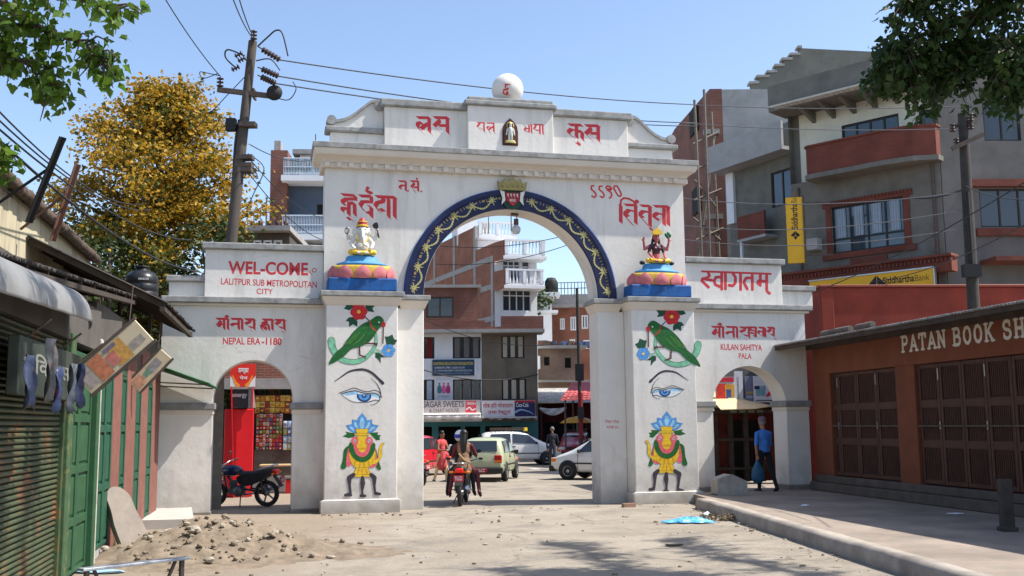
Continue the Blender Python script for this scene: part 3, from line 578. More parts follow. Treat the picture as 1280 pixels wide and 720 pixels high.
latin(pnl, vq_, 'CITY', 320.5, 367.5, 341, 368, 7, bold=.012)
latin(swl, vl, 'NEPAL ERA', 278.5, 430.5, 325.5, 430.8, 8.6, bold=.018); latin(swl, vl, '-1180', 327, 431.2, 352, 431.5, 9.2, bold=.028)
latin(swr, vl, 'KULAN SAHITYA', 901, 437.5, 952.5, 438.6, 8, bold=.02); latin(swr, vl, 'PALA', 923.5, 448.2, 939.5, 448.8, 6.8, bold=.015)
latin(piers[1], VF - .001, 'पोस्टर टाँस्न', 756, 529.5, 774, 530, 5.2, bold=.01); latin(piers[1], VF - .001, 'मनाही छ !', 758, 536, 773.5, 536.5, 4.6, bold=.01)
# ---------------------------------------------------------------- left shop row
def cx_poly(mb, pts3, thick=.02, m=0, n=None):   # a sheet through given 3D corners with a thickness
    p = [Vector(q) for q in pts3]; nn = (p[1] - p[0]).cross(p[2] - p[0]).normalized() * thick; k = len(p)
    mb.add(p + [q - nn for q in p], [tuple(range(k)), tuple(range(2 * k - 1, k - 1, -1))] + [((i + 1) % k, i, i + k, (i + 1) % k + k) for i in range(k)], m)
def corr(mb, A, B, C, D, n=60, amp=.016, m=0, rows=1, jag=0.0):   # corrugated sheet: ridges run A->D, counted along A->B
    A, B, C, D = map(Vector, (A, B, C, D)); nn = (B - A).cross(D - A).normalized(); N = n * 4; vs = []
    for j in range(2):
        for i in range(N + 1):
            t = i / N; p = A.lerp(B, t) if j == 0 else D.lerp(C, t)
            if jag: p = p + (A - D).normalized() * random.uniform(-jag, jag) * (1 if j == 0 else .3) * (1 if (i // 16) % 2 else .4)
            vs.append(p + nn * amp * math.sin(2 * PI * i / 4))
    off = [v - nn * .006 for v in vs]; k = len(vs)
    mb.add(vs + off, [(i, i + 1, N + 2 + i, N + 1 + i) for i in range(N)] + [(k + i + 1, k + i, k + N + 1 + i, k + N + 2 + i) for i in range(N)] + [(i + 1, i, k + i, k + i + 1) for i in range(N)] + [(N + 1 + i, N + 2 + i, k + N + 2 + i, k + N + 1 + i) for i in range(N)], m, True)
m_green = paint('green_door_paint', (40, 80, 50), .6, .22, 5, bump=.003, dirt=(P((120, 112, 80)), 4, .60, .6))
m_green2 = paint('dark_green_paint', (27, 78, 56), .6, .2, 5, dirt=(P((60, 60, 45)), 3, .58, .5))
m_postp = paint('brown_post_paint', (124, 80, 70), .75, .2, 4, dirt=(P((170, 150, 134)), 3.5, .60, .5))
m_yel = paint('peeling_green_post', (58, 84, 54), .8, .3, 9, dirt=(P((150, 132, 70)), 7, .54, .8))
m_shut = paint('shutter_paint', (64, 74, 50), .55, .3, 1.2, bump=.002, dirt=(P((150, 78, 44)), 2.2, .52, .75))
m_tinroof = mat('rusted_tin', (.035, .031, .029), .85, .4, 3, dirt=((.075, .05, .036), 2, .5, .7))
m_plaster = paint('old_beige_plaster', (188, 178, 150), .95, .1, 1.2, dirt=(P((110, 100, 84)), 1.6, .52, .7), streak=5, bump=.008)
L = Fr(-5.29, 12.86, 0, R(102.6))
UF = 8.75
shop = thing('shop_row', 'row of low shops with green shutter, green doors and brown posts along the left side', 'shop building', fr=L)
zr = 3.05
us0, us1 = -4.6, L.u(82, 560) - .0             # roller shutter
ud0, ud1 = L.u(83, 600), L.u(118, 600)
mb = MB(); mb.box(-4.8, UF, .30, 3.4, 0, 3.55, 0); mb.box(-4.8, us0, 0, .3, 0, zr, 0); mb.box(us0, ud1, 0, .30, 2.82, zr + .3, 0); mb.box(ud1, UF, .06, .3, 2.86, 3.5, 0)
mb.build('wall', mat('sooty_wall', (.09, .08, .07), .95, .3, 2), shop)
mb = MB(); zz = .03; k = 0                       # slatted shutter
while zz < 2.8:
    pr = [(.10, zz), (.062, zz + .014), (.055, zz + .032), (.075, zz + .05), (.10, zz + .056)]
    vs_ = [(u, v, z) for u in (us0 + .06, us1 - .05) for v, z in pr]; mb.add(vs_, [(i, i + 5, i + 6, i + 1) for i in range(4)], 0, True); zz += .058
sh = mb.build('roller_shutter', m_shut, shop)
for a in (us1 - .06, us0 - .02): mb = MB(); mb.box(a, a + .08, .02, .16, 0, 2.85); mb.build('guide_rail', paint('rail_green', (58, 78, 50), dirt=(P((120, 90, 50)), 6, .5, .7)), sh, .006)
mb = MB(); mb.box(us1 + .021, ud0 + .16, -.02, .2, 0, 2.9); mb.build('door_post', m_yel, shop, .01)
def panel_door(name, u0, u1, z0, z1, v, leaves, rows, par, m, lbl=None):
    root = None; wl = (u1 - u0) / leaves
    for k in range(leaves):
        a = u0 + k * wl + .006; b = a + wl - .012; mb = MB(); mb.box(a, b, v + .03, v + .05, z0, z1, 0); st = .07
        mb.box(a, a + st, v, v + .029, z0, z1); mb.box(b - st, b, v, v + .029, z0, z1)
        hs = np.linspace(z0, z1, rows + 1)
        for j, h in enumerate(hs):
            h0 = max(z0, h - .05); h1 = min(z1, h + .05); mb.box(a + st + .0005, b - st - .0005, v + .0015, v + .028, h0, h1)
        for j in range(rows): mb.box(a + st + .045, b - st - .045, v + .012, v + .031, hs[j] + .09, hs[j + 1] - .09)
        d = mb.build(name, m, par, .006)
    return d
d = panel_door('door', ud0 + .17, ud1 - .06, .05, 2.55, .06, 2, 4, shop, m_green)
mb = MB(); mb.box(ud1 - .055, ud1 + .16, -.01, .16, 0, 2.75, 0); mb.box(ud0 + .165, ud1 - .06, .0, .18, 2.56, 2.72, 0); mb.build('door_frame', m_green, shop, .01)
mb = MB(); mb.box(ud1 + .165, ud1 + .30, .0, .15, 0, 3.0); mb.build('door_post', paint('whitewashed_post', (190, 182, 172), dirt=(P((130, 90, 80)), 6, .52, .8)), shop, .01)
posts = [(140, 150), (157, 168), (175, 183), (189, 198)]
pu = [(L.u(a, 600), L.u(b, 600)) for a, b in posts]
prev = ud1 + .30
for i, (a, b) in enumerate(pu):
    b = min(b, UF)
    mb = MB(); mb.box(a, b, .02, .2, .0, 3.2); mb.build('post', m_postp, shop, .012)
    if a - prev > .12:
        panel_door('door', prev + .01, a - .01, .18, 2.6, .021, 2 if a - prev > .8 else 1, 3, shop, m_green2)
        mb = MB(); mb.box(prev, a, .05, .28, 0, .17); mb.build('threshold', m_conc, shop, .01)
        mb = MB(); mb.box(prev, a, .04, .28, 2.61, 2.85); mb.build('lintel', m_green2, shop, .01)
    prev = b
mb = MB(); mb.box(prev + .002, UF, .08, .29, 0, 2.85); mb.build('side_panel', m_green2, shop, .01)
# tin roof: a long near sheet and a lower far one
mb = MB(); ov = -.85
corr(mb, (-4.9, -.14, 3.20), (3.6, -.14, 3.86), (3.6, 1.49, 4.06), (-4.9, 1.49, 3.40), 100, .018, 0, 1, .02)
corr(mb, (3.3, -.62, 3.74), (UF + .0, -.62, 3.78), (UF + .0, 1.49, 4.8), (3.3, 1.49, 4.76), 60, .018, 0, 1, .05)
roof = mb.build('tin_roof', m_tinroof, shop)
mb = MB()
for u in np.linspace(-4.5, UF - .1, 16): mb.beam((u, -.10, 3.15 + .078 * (u + 4.9)), (u, 1.45, 3.33 + .078 * (u + 4.9)), .06, .09) if u < 3.3 else mb.beam((u, -.56, 3.70), (u, 1.45, 4.68), .06, .09)
mb.beam((-4.9, -.08, 3.11), (3.5, -.08, 3.76), .08, .06); mb.beam((3.3, -.54, 3.65), (UF - .1, -.54, 3.68), .08, .07)
mb.build('rafters', mat('dark_timber', (.055, .042, .033), .9, .3, 6), roof)
# upper storey set back, with a tiled coping
mb = MB(); mb.box(-4.8, UF + .05, 1.5, 6, 3.4, 5.22, 0); st2 = mb.build('upper_wall', m_plaster, shop, .01)
mb = MB(); u = -4.9
while u < UF + .1:
    mb.lathe([(.001, 0), (.10, 0), (.085, .30), (.001, .30)], (u, 1.38 + random.uniform(-.02, .02), 5.25), 8, 0, mat3=Matrix.Rotation(PI / 2, 3, 'Y')); u += .27
mb.box(-4.9, UF + .1, 1.40, 1.9, 5.221, 5.32); mb.build('coping', mat('brown_tiles', (.10, .07, .05), .9, .35, 6), st2)
# cloth awning of curved tin over the shutter
aw = thing('shop_awning', 'curved grey sheet awning bulging out above the green roller shutter', 'awning', fr=L)
mb = MB(); NA = 20; u0, u1 = -6.0, L.u(121, 400, -.30) ; vs_ = []
for k in range(NA + 1):
    t = k / NA; v = -.03 - .30 * math.sin(t * PI / 2); z = 2.78 + .36 * math.cos(t * PI / 2)
    for j in range(41):
        s_ = j / 40; e = max(0, (s_ - .86) / .14); vs_.append((u0 + (u1 - u0) * s_, v * (1 - .35 * e * e) + .0015 * math.sin(j * 1.1 + k * .3), z + .20 * s_ - .06 * e * e + .002 * math.sin(j * .9) * t))
mb.add(vs_, [(k * 41 + j, k * 41 + j + 1, (k + 1) * 41 + j + 1, (k + 1) * 41 + j) for k in range(NA) for j in range(40)], 0, True)
o = mb.build('awning_sheet', mat('grey_tarpaulin', (.21, .21, .205), .5, .2, 2, .01, 5, dirt=((.16, .16, .16), 1.5, .52, .7)), aw); md = o.modifiers.new('t', 'SOLIDIFY'); md.thickness = .012
for u in (-3.5, -2.0, -.6): mb = MB(); mb.tube([(u, .0, 2.55), (u, -.30, 2.80)], .012, 6); mb.build('bracket', m_iron, aw)
sg = thing('shop_sign', 'dark faded shop sign under the curved grey awning above the shutter', 'sign', fr=L)
sb0, sb1 = L.u(22, 430, -.12), L.u(100, 440, -.12)
mb = MB(); mb.box(sb0, sb1, -.14, -.04, 2.10, 2.62); sgb = mb.build('board', paint('dark_sign_green', (52, 60, 52), .6, .25, 4), sg, .008)
text('शिव पसल', .20, 'lettering', paint('faded_sign_white', (128, 130, 122)), sgb, T(sb0 + .12, -.144, 2.30), sb1 - sb0 - .3, .02)
tone = [(58, 66, 90), (92, 92, 92), (54, 64, 94), (78, 82, 90), (52, 60, 88)]
for i, (px, py, wd, hh, c) in enumerate([(38, 462, .24, .42, 0), (62, 440, .26, .55, 1), (68, 475, .16, .40, 2), (84, 470, .14, .46, 3), (93, 470, .24, .42, 4)]):
    u, z = L.uz(px, py, -.30); mb = MB(); vs_ = []
    for j in range(9):
        for k in range(5): vs_.append((u + wd * (k / 4 - .5) * (1 + .25 * j / 8) + .02 * math.sin(j * .9 + i), -.30 - .03 * i * .5 + .035 * math.sin(k * 2 + j * .7 + i), z + .12 - hh * j / 8 - .04 * (k % 2) * (j == 8)))
    mb.add(vs_, [(j * 5 + k, j * 5 + k + 1, (j + 1) * 5 + k + 1, (j + 1) * 5 + k) for j in range(8) for k in range(4)], 0, True)
    ob = mb.build('plastic_pennant', paint('pennant_%s' % ['blue', 'grey', 'deep_blue', 'slate', 'pale_blue'][i], tone[i], .4, .5, 9, dirt=(P((190, 80, 70)), 6, .6, .6)), None); ob.location = L.o; ob.rotation_euler = (0, 0, L.a)
    md = ob.modifiers.new('t', 'SOLIDIFY'); md.thickness = .004
    tag(ob, ['leftmost blue plastic pennant hanging in front of the shutter', 'wide grey plastic sheet hanging below the dark shop sign', 'narrow deep blue pennant between two others above the shutter', 'slate grey narrow pennant hanging beside the blue one', 'rightmost pale blue pennant hanging beside the green door'][i], 'pennant', 'plastic pennants hanging above the shutter')
# two tilted signboards hung across the row
def tilted_board(px, d, wd, ht, ang, lbl, bands):
    c = W(px[0], px[1], d); t = thing('hanging_signboard', lbl, 'sign', c, R(8))
    mb = MB(); mb.box(-wd / 2, wd / 2, -.02, .02, -ht / 2, ht / 2, 0); mb.xf(Matrix.Rotation(-ang, 4, 'Y')); b = mb.build('board', paint('signboard_cream', (206, 190, 160), .6, .10, 5, dirt=(P((140, 120, 96)), 4, .55, .5)), t, .006)
    for i, (x0, x1, z0, z1, c_) in enumerate(bands):
        mb = MB(); mb.poly([(x0, z0), (x1, z0), (x1, z1), (x0, z1)], -.023 - .0015 * (i % 3)); mb.xf(Matrix.Rotation(-ang, 4, 'Y')); mb.build('printed_band', paint('band_%d_%d_%d' % c_, c_, .6, .35, 20), b)
    mb = MB(); q = Matrix.Rotation(-ang, 4, 'Y')
    mb.box(-wd / 2 - .02, wd / 2 + .02, -.03, .03, ht / 2, ht / 2 + .03); mb.box(-wd / 2 - .02, wd / 2 + .02, -.03, .03, -ht / 2 - .03, -ht / 2); mb.xf(q); mb.build('frame', m_iron, b)
    mb = MB(); mb.tube([q @ Vector((wd * .4, 0, ht / 2)), q @ Vector((wd * .4, 0, ht / 2)) + Vector((.02, .05, .5))], .008, 6); mb.build('hanger', m_iron, t)
tilted_board((142, 446), 12.6, .96, .34, R(43), 'large tilted cream signboard with orange printing hanging over the shop doors', [(-.44, -.30, -.13, .13, (176, 160, 160)), (-.28, -.10, -.15, .15, (196, 122, 92)), (-.08, .05, -.10, .06, (200, 120, 110)), (.0, .2, -.15, .14, (200, 152, 80)), (.24, .42, -.1, .0, (160, 150, 140)), (-.06, .12, .09, .14, (120, 110, 130))])
tilted_board((188, 463), 17.2, .74, .24, R(48), 'small tilted cream signboard hanging near the gate end of the shops', [(-.02, .22, -.06, .08, (150, 148, 150)), (-.12, .0, -.04, .05, (110, 150, 130)), (-.32, -.16, -.09, .09, (196, 150, 120))])
# green shade sheet at the gate end of the row
gs_ = thing('green_tin_shade', 'small torn green sheet shade at the far end of the shops against the gate', 'awning', fr=L)
mb = MB(); corr(mb, (UF - 1.0, -1.0, 2.66), (UF + .35, -1.1, 2.60), (UF + .35, .1, 3.0), (UF - 1.0, .05, 3.04), 14, .014, 0, 1, .03); mb.build('sheet', paint('green_sheet', (44, 96, 60), .5, .2, 5), gs_)
mb = MB(); mb.tube([(UF - .9, -.95, 2.64), (UF - .9, .28, 2.70)], .015, 6); mb.build('bracket', m_iron, gs_); mb = MB(); mb.tube([(UF + .25, -1.0, 2.60), (UF + .1, .28, 2.66)], .015, 6); mb.build('bracket', m_iron, gs_)
# water tank and leaning angle irons on the roof
tk = W(177, 355, 20.2); t = thing('water_tank', 'black plastic water tank on the tin roof beside the gate', 'water tank', (tk.x, tk.y, tk.z - .30))
mb = MB(); mb.lathe([(.001, 0), (.30, 0), (.32, .02), (.32, .12), (.30, .14), (.32, .16), (.32, .27), (.30, .29), (.32, .31), (.31, .42), (.24, .52), (.12, .56), (.12, .60), (.001, .61)], (0, 0, 0), 28); mb.build('tank_body', mat('black_polythene', (.018, .019, .022), .35, .15, 4), t)
mb = MB(); mb.lathe([(.001, .611), (.13, .612), (.13, .65), (.001, .66)], (0, 0, 0), 20); mb.build('lid', m_black, t)
mb = MB()
for i in range(7): mb.box(.05 + .028 * i, .068 + .028 * i, -.325 + .004 * i, -.318 + .004 * i, .34, .38)
mb.build('lettering', m_white_hi, t)
mb = MB(); mb.box(-.36, .36, -.36, .36, -.08, -.003); 
for x in (-.3, .3):
    for y in (-.3, .3): mb.box(x - .03, x + .03, y - .03, y + .03, -.7, -.08)
mb.build('stand', m_iron, t)
for i, (p0, p1, d, c_, lb) in enumerate([((42, 256), (76, 171), 13.6, (26, 26, 28), 'black angle iron post leaning right above the beige wall'), ((70, 281), (95, 205), 15.2, (104, 74, 62), 'rusty brown angle iron post leaning above the beige wall')]):
    a = W(p0[0], p0[1], d); b = W(p1[0], p1[1], d); dirv = (b - a).normalized(); a2 = a - dirv * .25
    t = thing('iron_post', lb, 'post', a2, 0, 'leaning iron posts on the old wall'); m_ = paint('post_%d' % i, c_, .7, .2)
    mb = MB(); mb.beam((0, 0, 0), b - a2, .075, .012); mb.beam(Vector((0.03, .03, 0)), b - a2 + Vector((.03, .03, 0)), .012, .07); mb.build('upright', m_, t)
    mb = MB(); q = (b - a2) * .62; mb.beam(q, q + Vector((-.75 + i * .1, -.02, -.55)), .03, .03); mb.build('stay', m_, t)
# doorstep, stone slab, bench, rubble
mb = MB(); c0 = GN(166, 662); c1 = GN(242, 660); c2 = GN(238, 637); c3 = GN(196, 637)
mb.prism([(p.x, p.y) for p in (c0, c1, c2, c3)], -.05, .16, 0, 'z'); ob = mb.build('doorstep', mat('pale_concrete', (.44, .42, .38), .95, .12, 3, .006, 30, dirt=((.25, .22, .19), 2, .58, .5)), None, .025, seg=2)
tag(ob, 'pale concrete doorstep slab at the far end of the shops next to the gate', 'doorstep')
ps = GN(150, 694); mb = MB(); hh = 1.02
prof = sm([(-.15, 0), (.19, .02), (.20, .35), (.17, .62), (.16, .84), (.06, 1.0), (-.07, 1.03), (-.16, .93), (-.17, .7), (-.20, .42)], n=4)
mb.prism(prof, -.075, .075); mb.xf(Matrix.Rotation(R(-15), 4, 'Y') @ Matrix.Rotation(R(-20), 4, 'X')); ob = mb.build('stone_slab', mat('worn_stone', (.30, .255, .215), .95, .2, 3, .02, 12, dirt=((.25, .21, .17), 3, .52, .6)), None, .045, seg=3)
ob.location = (ps.x + .22, ps.y + .1, 0.0); ob.rotation_euler = (0, 0, R(44)); tag(ob, 'rounded pale stone slab leaning against the green shop doors', 'stone slab')
b0 = W(103, 704, 9.6); b1 = W(236, 702, 10.4); zt_ = .48
t = thing('metal_bench', 'low grey metal bench rail in the near left corner before the shutter', 'bench', ((b0.x + b1.x) / 2, (b0.y + b1.y) / 2, 0), math.atan2(b1.y - b0.y, b1.x - b0.x)); Lb = (b1 - b0).length
zt_ = W(170, 703, 10.0).z
mb = MB(); mb.box(-Lb / 2, Lb / 2, -.03, .09, zt_ - .025, zt_); mb.build('seat', mat('worn_grey_metal', (.33, .35, .38), .45, .3, 8, metal=.3), t, .004)
for x in (-1, 1): mb = MB(); mb.box(x * (Lb / 2 - .06) - .02, x * (Lb / 2 - .06) + .02, .01, .05, 0, zt_ - .026); mb.build('leg', m_iron, t, .003)
for x in (-1, 1): mb = MB(); mb.beam((x * (Lb / 2 - .36), .03, .02), (x * (Lb / 2 - .13), .03, zt_ - .03), .025, .025); mb.build('stay', m_iron, t)
# rubble heap
m_earth = mat('dug_earth', (.20, .155, .11), .98, .35, 5, .035, 16, dirt=((.30, .255, .20), 6, .52, .6))
hc = GN(262, 690)
def heap_h(x, y): # local height
    e = math.exp(-((x / 1.15) ** 2 + (y / .9) ** 2)) * .46 + math.exp(-(((x - 1.5) / 1.0) ** 2 + ((y + .1) / .6) ** 2)) * .12 + math.exp(-(((x + .2) / .9) ** 2 + ((y + 1.2) / .7) ** 2)) * .12
    return e * (1 + .35 * noise.noise(Vector((x * 2.2, y * 2.2, 5)))) + .10 * noise.noise(Vector((x * 4, y * 4, 1))) * min(1, e * 8)
N = 60; vs_ = [(x, y, heap_h(x, y) - .03) for y in np.linspace(-2.4, 2.0, N) for x in np.linspace(-2.0, 3.2, N)]
mb = MB(); mb.add(vs_, [(j * N + i, j * N + i + 1, (j + 1) * N + i + 1, (j + 1) * N + i) for j in range(N - 1) for i in range(N - 1)], 0, True)
ob = mb.build('earth_heap', m_earth, None, loc=(hc.x, hc.y, 0)); tag(ob, 'low heap of dug earth beside the left shops', 'earth heap', kind='stuff')
def rock(r, seed, m=0):
    bm = bmesh.new(); bmesh.ops.create_icosphere(bm, subdivisions=2, radius=1); rs = random.Random(seed); sc = Vector((rs.uniform(.8, 1.4), rs.uniform(.6, 1), rs.uniform(.45, .8)))
    for v in bm.verts:
        k = 1 + .35 * noise.noise(v.co * 1.4 + Vector((seed, 0, 0))) + .15 * noise.noise(v.co * 3.1 + Vector((0, seed, 0))); v.co = Vector((round(v.co.x * 2.4) / 2.4 * .4 + v.co.x * .6, v.co.y, v.co.z)) * k; v.co = Vector((v.co.x * sc.x, v.co.y * sc.y, v.co.z * sc.z)) * r
    mb = MB(); mb.add([v.co for v in bm.verts], [tuple(v.index for v in f.verts) for f in bm.faces], m); bm.free(); return mb
m_rock = mat('broken_stone', (.215, .17, .125), .95, .25, 6, .012, 20); m_rock2 = mat('pale_broken_stone', (.36, .315, .25), .95, .2, 6, .012, 20)
pr_ = MB(); rs = random.Random(4)
for i in range(220):                            # loose small stuff
    x, y = rs.gauss(.1, .8), rs.gauss(-.5, .7); r_ = rs.choice([.010, .014, .02, .026, .036, .05]); q = rock(r_, i); q.xf(T(x, y, heap_h(x, y) - .02 + r_ * .3, rs.uniform(0, 6))); q.m = [rs.choice([0, 0, 0, 0, 1])] * len(q.f); pr_.add(q.v, q.f); pr_.m[-len(q.f):] = q.m
ob = pr_.build('rubble', [m_rock, m_rock2], None, loc=(hc.x, hc.y, 0)); tag(ob, 'scatter of small broken stones over the earth heap', 'rubble', kind='stuff')
for i, (px, py, r_, lb) in enumerate([(212, 672, .16, 'pale angular stone on the left flank of the earth heap'), (200, 684, .17, 'broad grey stone lowest on the left side of the heap'), (228, 665, .12, 'small pale stone near the doorstep'), (292, 680, .12, 'grey brown stone below the long slab'), (312, 690, .08, 'dark broken brick piece right of the heap'), (340, 694, .07, 'small dark stone farthest right of the heap'), (243, 697, .10, 'white block of broken plaster at the foot of the heap'), (262, 708, .08, 'pale pebble in front of the heap near the bench')]):
    p = GN(px, py); ob = rock(r_, 50 + i).build('stone', m_rock2 if i in (0, 2, 6, 7) else m_rock, None, loc=(p.x, p.y, max(0, heap_h(p.x - hc.x, p.y - hc.y)) + r_ * .25)); ob.rotation_euler = (0, .2, i * 1.3); tag(ob, lb, 'stone', 'stones lying on the rubble heap')
p = GN(272, 674); mb = rock(.24, 99); mb.v = [(x * 1.75, y * .7, z * .75) for x, y, z in mb.v]; ob = mb.build('stone_slab', m_rock, None, loc=(p.x, p.y, heap_h(p.x - hc.x, p.y - hc.y) + .08)); ob.rotation_euler = (.1, .2, R(-12)); tag(ob, 'long broken grey stone lying on top of the earth heap', 'stone slab')

# ---------------------------------------------------------------- bookshop on the right
Bk = Fr(7.23, 25.0, FZ, R(-80.0))
bs = thing('book_shop', 'low red bookshop with dark folding wooden doors and white lettering under a tin eave', 'shop building', fr=Bk)
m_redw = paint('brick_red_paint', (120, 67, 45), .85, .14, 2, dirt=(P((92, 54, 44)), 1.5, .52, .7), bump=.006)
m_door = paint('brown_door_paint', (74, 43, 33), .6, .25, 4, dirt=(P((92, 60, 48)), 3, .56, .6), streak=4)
UN = 14.0; ZT = 3.55
mb = MB(); mb.box(-.05, UN, .25, 5.5, 0, ZT, 0); mb.box(-.05, .75, 0, .25, 0, ZT - .42, 0)
def dspan(a, b): return Bk.u(a, 560), Bk.u(b, 560)
d1 = dspan(1026, 1124); d2 = dspan(1148, 1284 + 60); zh = Bk.z(1080, 462); z0d = .38
mb.box(d1[0] - .2, d1[0], 0, .25, 0, ZT - .42) if d1[0] > .95 else None
mb.box(d1[1], d2[0], 0, .25, 0, ZT - .42); mb.box(d2[1], d2[1] + .5, 0, .25, 0, ZT - .42); mb.box(-.05, UN, -.02, .25, ZT - .85, ZT)
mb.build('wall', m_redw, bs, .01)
mb = MB(); mb.box(-.05, UN, -.22, .0, 0, .2); mb.box(-.05, UN, -.10, .06, .2, z0d - .02); mb.build('step', mat('dark_step', (.10, .085, .075), .95, .25, 3, .008, 20), bs, .02)
def folding(u0, u1, n):
    wl = (u1 - u0) / n; z1 = ZT - .86
    for k in range(n):
        a = u0 + k * wl + .008; b = a + wl - .016; mb = MB(); st = .075; v = .06
        mb.box(a, b, v + .035, v + .055, z0d, z1); mb.box(a, a + st, v, v + .034, z0d, z1); mb.box(b - st, b, v, v + .034, z0d, z1)
        mid = (a + b) / 2; hs = np.linspace(z0d, z1, 4)
        for h in hs: mb.box(a + st + .001, b - st - .001, v + .0015, v + .033, max(z0d, h - .075), min(z1, h + .075))
        for j in range(3):
            x = a + st + .03
            while x < b - st - .04: mb.box(x, x + .025, v + .015, v + .036, hs[j] + .09, hs[j + 1] - .09); x += .055
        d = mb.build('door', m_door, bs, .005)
        if k % 2 == 0:
            mb = MB(); mb.box(b - .01, b + .012, v - .03, v - .001, z0d + 1.05, z0d + 1.2); mb.build('hasp', m_steel, d)
            mb = MB(); mb.box(b - .012, b + .012, v - .018, v - .001, z1 - .32, z1 - .10); mb.build('bolt', m_steel, d)
    mb = MB(); mb.box(u0 - .01, u1 + .01, .02, .05, z0d + 1.10, z0d + 1.13); mb.build('locking_bar', m_iron, bs)
folding(d1[0] + .02, d1[1] - .02, 4); folding(d2[0] + .02, d2[1] - .02, 6)
mb = MB(); corr(mb, (-.22, -.95, ZT - .14), (UN, -.95, ZT - .14), (UN, 4.5, ZT + .55), (-.22, 4.5, ZT + .55), 150, .02, 0, 1, .015); rf = mb.build('tin_roof', mat('bleached_tin', (.30, .28, .26), .6, .35, 3, dirt=((.15, .09, .06), 1.5, .5, .8)), bs)
mb = MB(); mb.box(-.2, UN, -.90, -.84, ZT - .25, ZT - .165); mb.box(-.2, UN, -.1, .0, ZT - .24, ZT - .10)
for u in np.linspace(-.1, UN, 22): mb.beam((u, -.88, ZT - .20), (u, 3.5, ZT + .33), .05, .07)
mb.build('fascia', mat('dark_eave_timber', (.06, .042, .034), .9, .3, 5), rf)
for i, (u, L_) in enumerate([(-.1, 1.5), (1.6, .8)]):
    mb = MB(); mb.tube([(u, .3, ZT + .1 + .05), (u + L_, .25, ZT + .1 + .05)], .07, 8); mb.build('roof_log', m_woodpole, rf)
def slab_letter(ch):                            # hand-cut slab serif capitals on a 0..1 square
    sf = lambda x, z, w_=.34: [(x - w_ / 2, z), (x + w_ / 2, z)]
    arc = lambda cx, cz, rx, rz, a0, a1: [(cx + rx * math.cos(R(a)), cz + rz * math.sin(R(a))) for a in np.linspace(a0, a1, 10)]
    return {'P': ([[(.2, 0), (.2, 1)], [(.2, 1), (.5, 1)], arc(.5, .74, .26, .26, 90, -90), [(.5, .48), (.2, .48)]], [sf(.2, 0), sf(.12, 1, .2)]),
            'A': ([[(.1, 0), (.45, 1)], [(.45, 1), (.82, 0)], [(.25, .32), (.65, .32)]], [sf(.1, 0, .3), sf(.82, 0, .34)]),
            'T': ([[(.45, 0), (.45, 1)], [(.08, 1), (.82, 1)], [(.08, 1), (.08, .78)], [(.82, 1), (.82, .78)]], [sf(.45, 0)]),
            'N': ([[(.15, 0), (.15, 1)], [(.15, 1), (.75, 0)], [(.75, 0), (.75, 1)]], [sf(.15, 0, .3), sf(.08, 1, .24), sf(.75, 1, .3)]),
            'B': ([[(.18, 0), (.18, 1)], [(.18, 1), (.48, 1)], arc(.48, .76, .23, .24, 90, -90), [(.48, .52), (.18, .52)], arc(.5, .26, .27, .26, 90, -90), [(.5, 0), (.18, 0)]], [sf(.12, 0, .22), sf(.12, 1, .22)]),
            'O': ([arc(.45, .5, .34, .5, 0, 360)], []), 'K': ([[(.18, 0), (.18, 1)], [(.2, .42), (.72, 1)], [(.36, .58), (.76, 0)]], [sf(.18, 0, .32), sf(.18, 1, .32), sf(.74, 1, .26), sf(.78, 0, .3)]),
            'S': ([arc(.45, .75, .29, .25, 30, 270) + arc(.45, .25, .31, .25, 90, -150)], [[(.71, .70), (.71, .98)], [(.17, .04), (.17, .3)]]),
            'H': ([[(.18, 0), (.18, 1)], [(.74, 0), (.74, 1)], [(.18, .5), (.74, .5)]], [sf(.18, 0), sf(.18, 1), sf(.74, 0), sf(.74, 1)])}[ch]
vB = -.026
x0_, z0_ = Bk.uz(1127, 442, vB); x1_, z1_ = Bk.uz(1262, 420, vB); cell = (x1_ - x0_) / 10.7; hgt = .30; pol_ = []; xx = x0_
zl_ = (z0_ + z1_) / 2
for ch in 'PATAN BOOK SHOP':
    if ch == ' ': xx += cell * .55; continue
    stx, ser = slab_letter(ch); f = lambda st: [[(xx + p[0] * cell * .92, zl_ + p[1] * hgt) for p in q] for q in st]
    pol_ += brush(f(stx), .062, 8) + brush(f(ser), .04, 6); xx += cell * (1.0)
mb = MB(); mb.strips(pol_, vB, 0, .006); mb.build('lettering', paint('grey_white_letters', (214, 208, 196), .7, .12, 9), bs)
p = W(1258, 640, 15.4); mb = MB(); mb.box(-.09, .09, -.07, .07, 0, .74); mb.box(-.12, .12, -.1, .1, 0, .06); ob = mb.build('wooden_post', mat('dark_post', (.06, .05, .045), .9, .3, 5), None, .015, loc=(p.x, p.y, FZ)); tag(ob, 'short dark wooden post standing on the footpath before the bookshop', 'post')
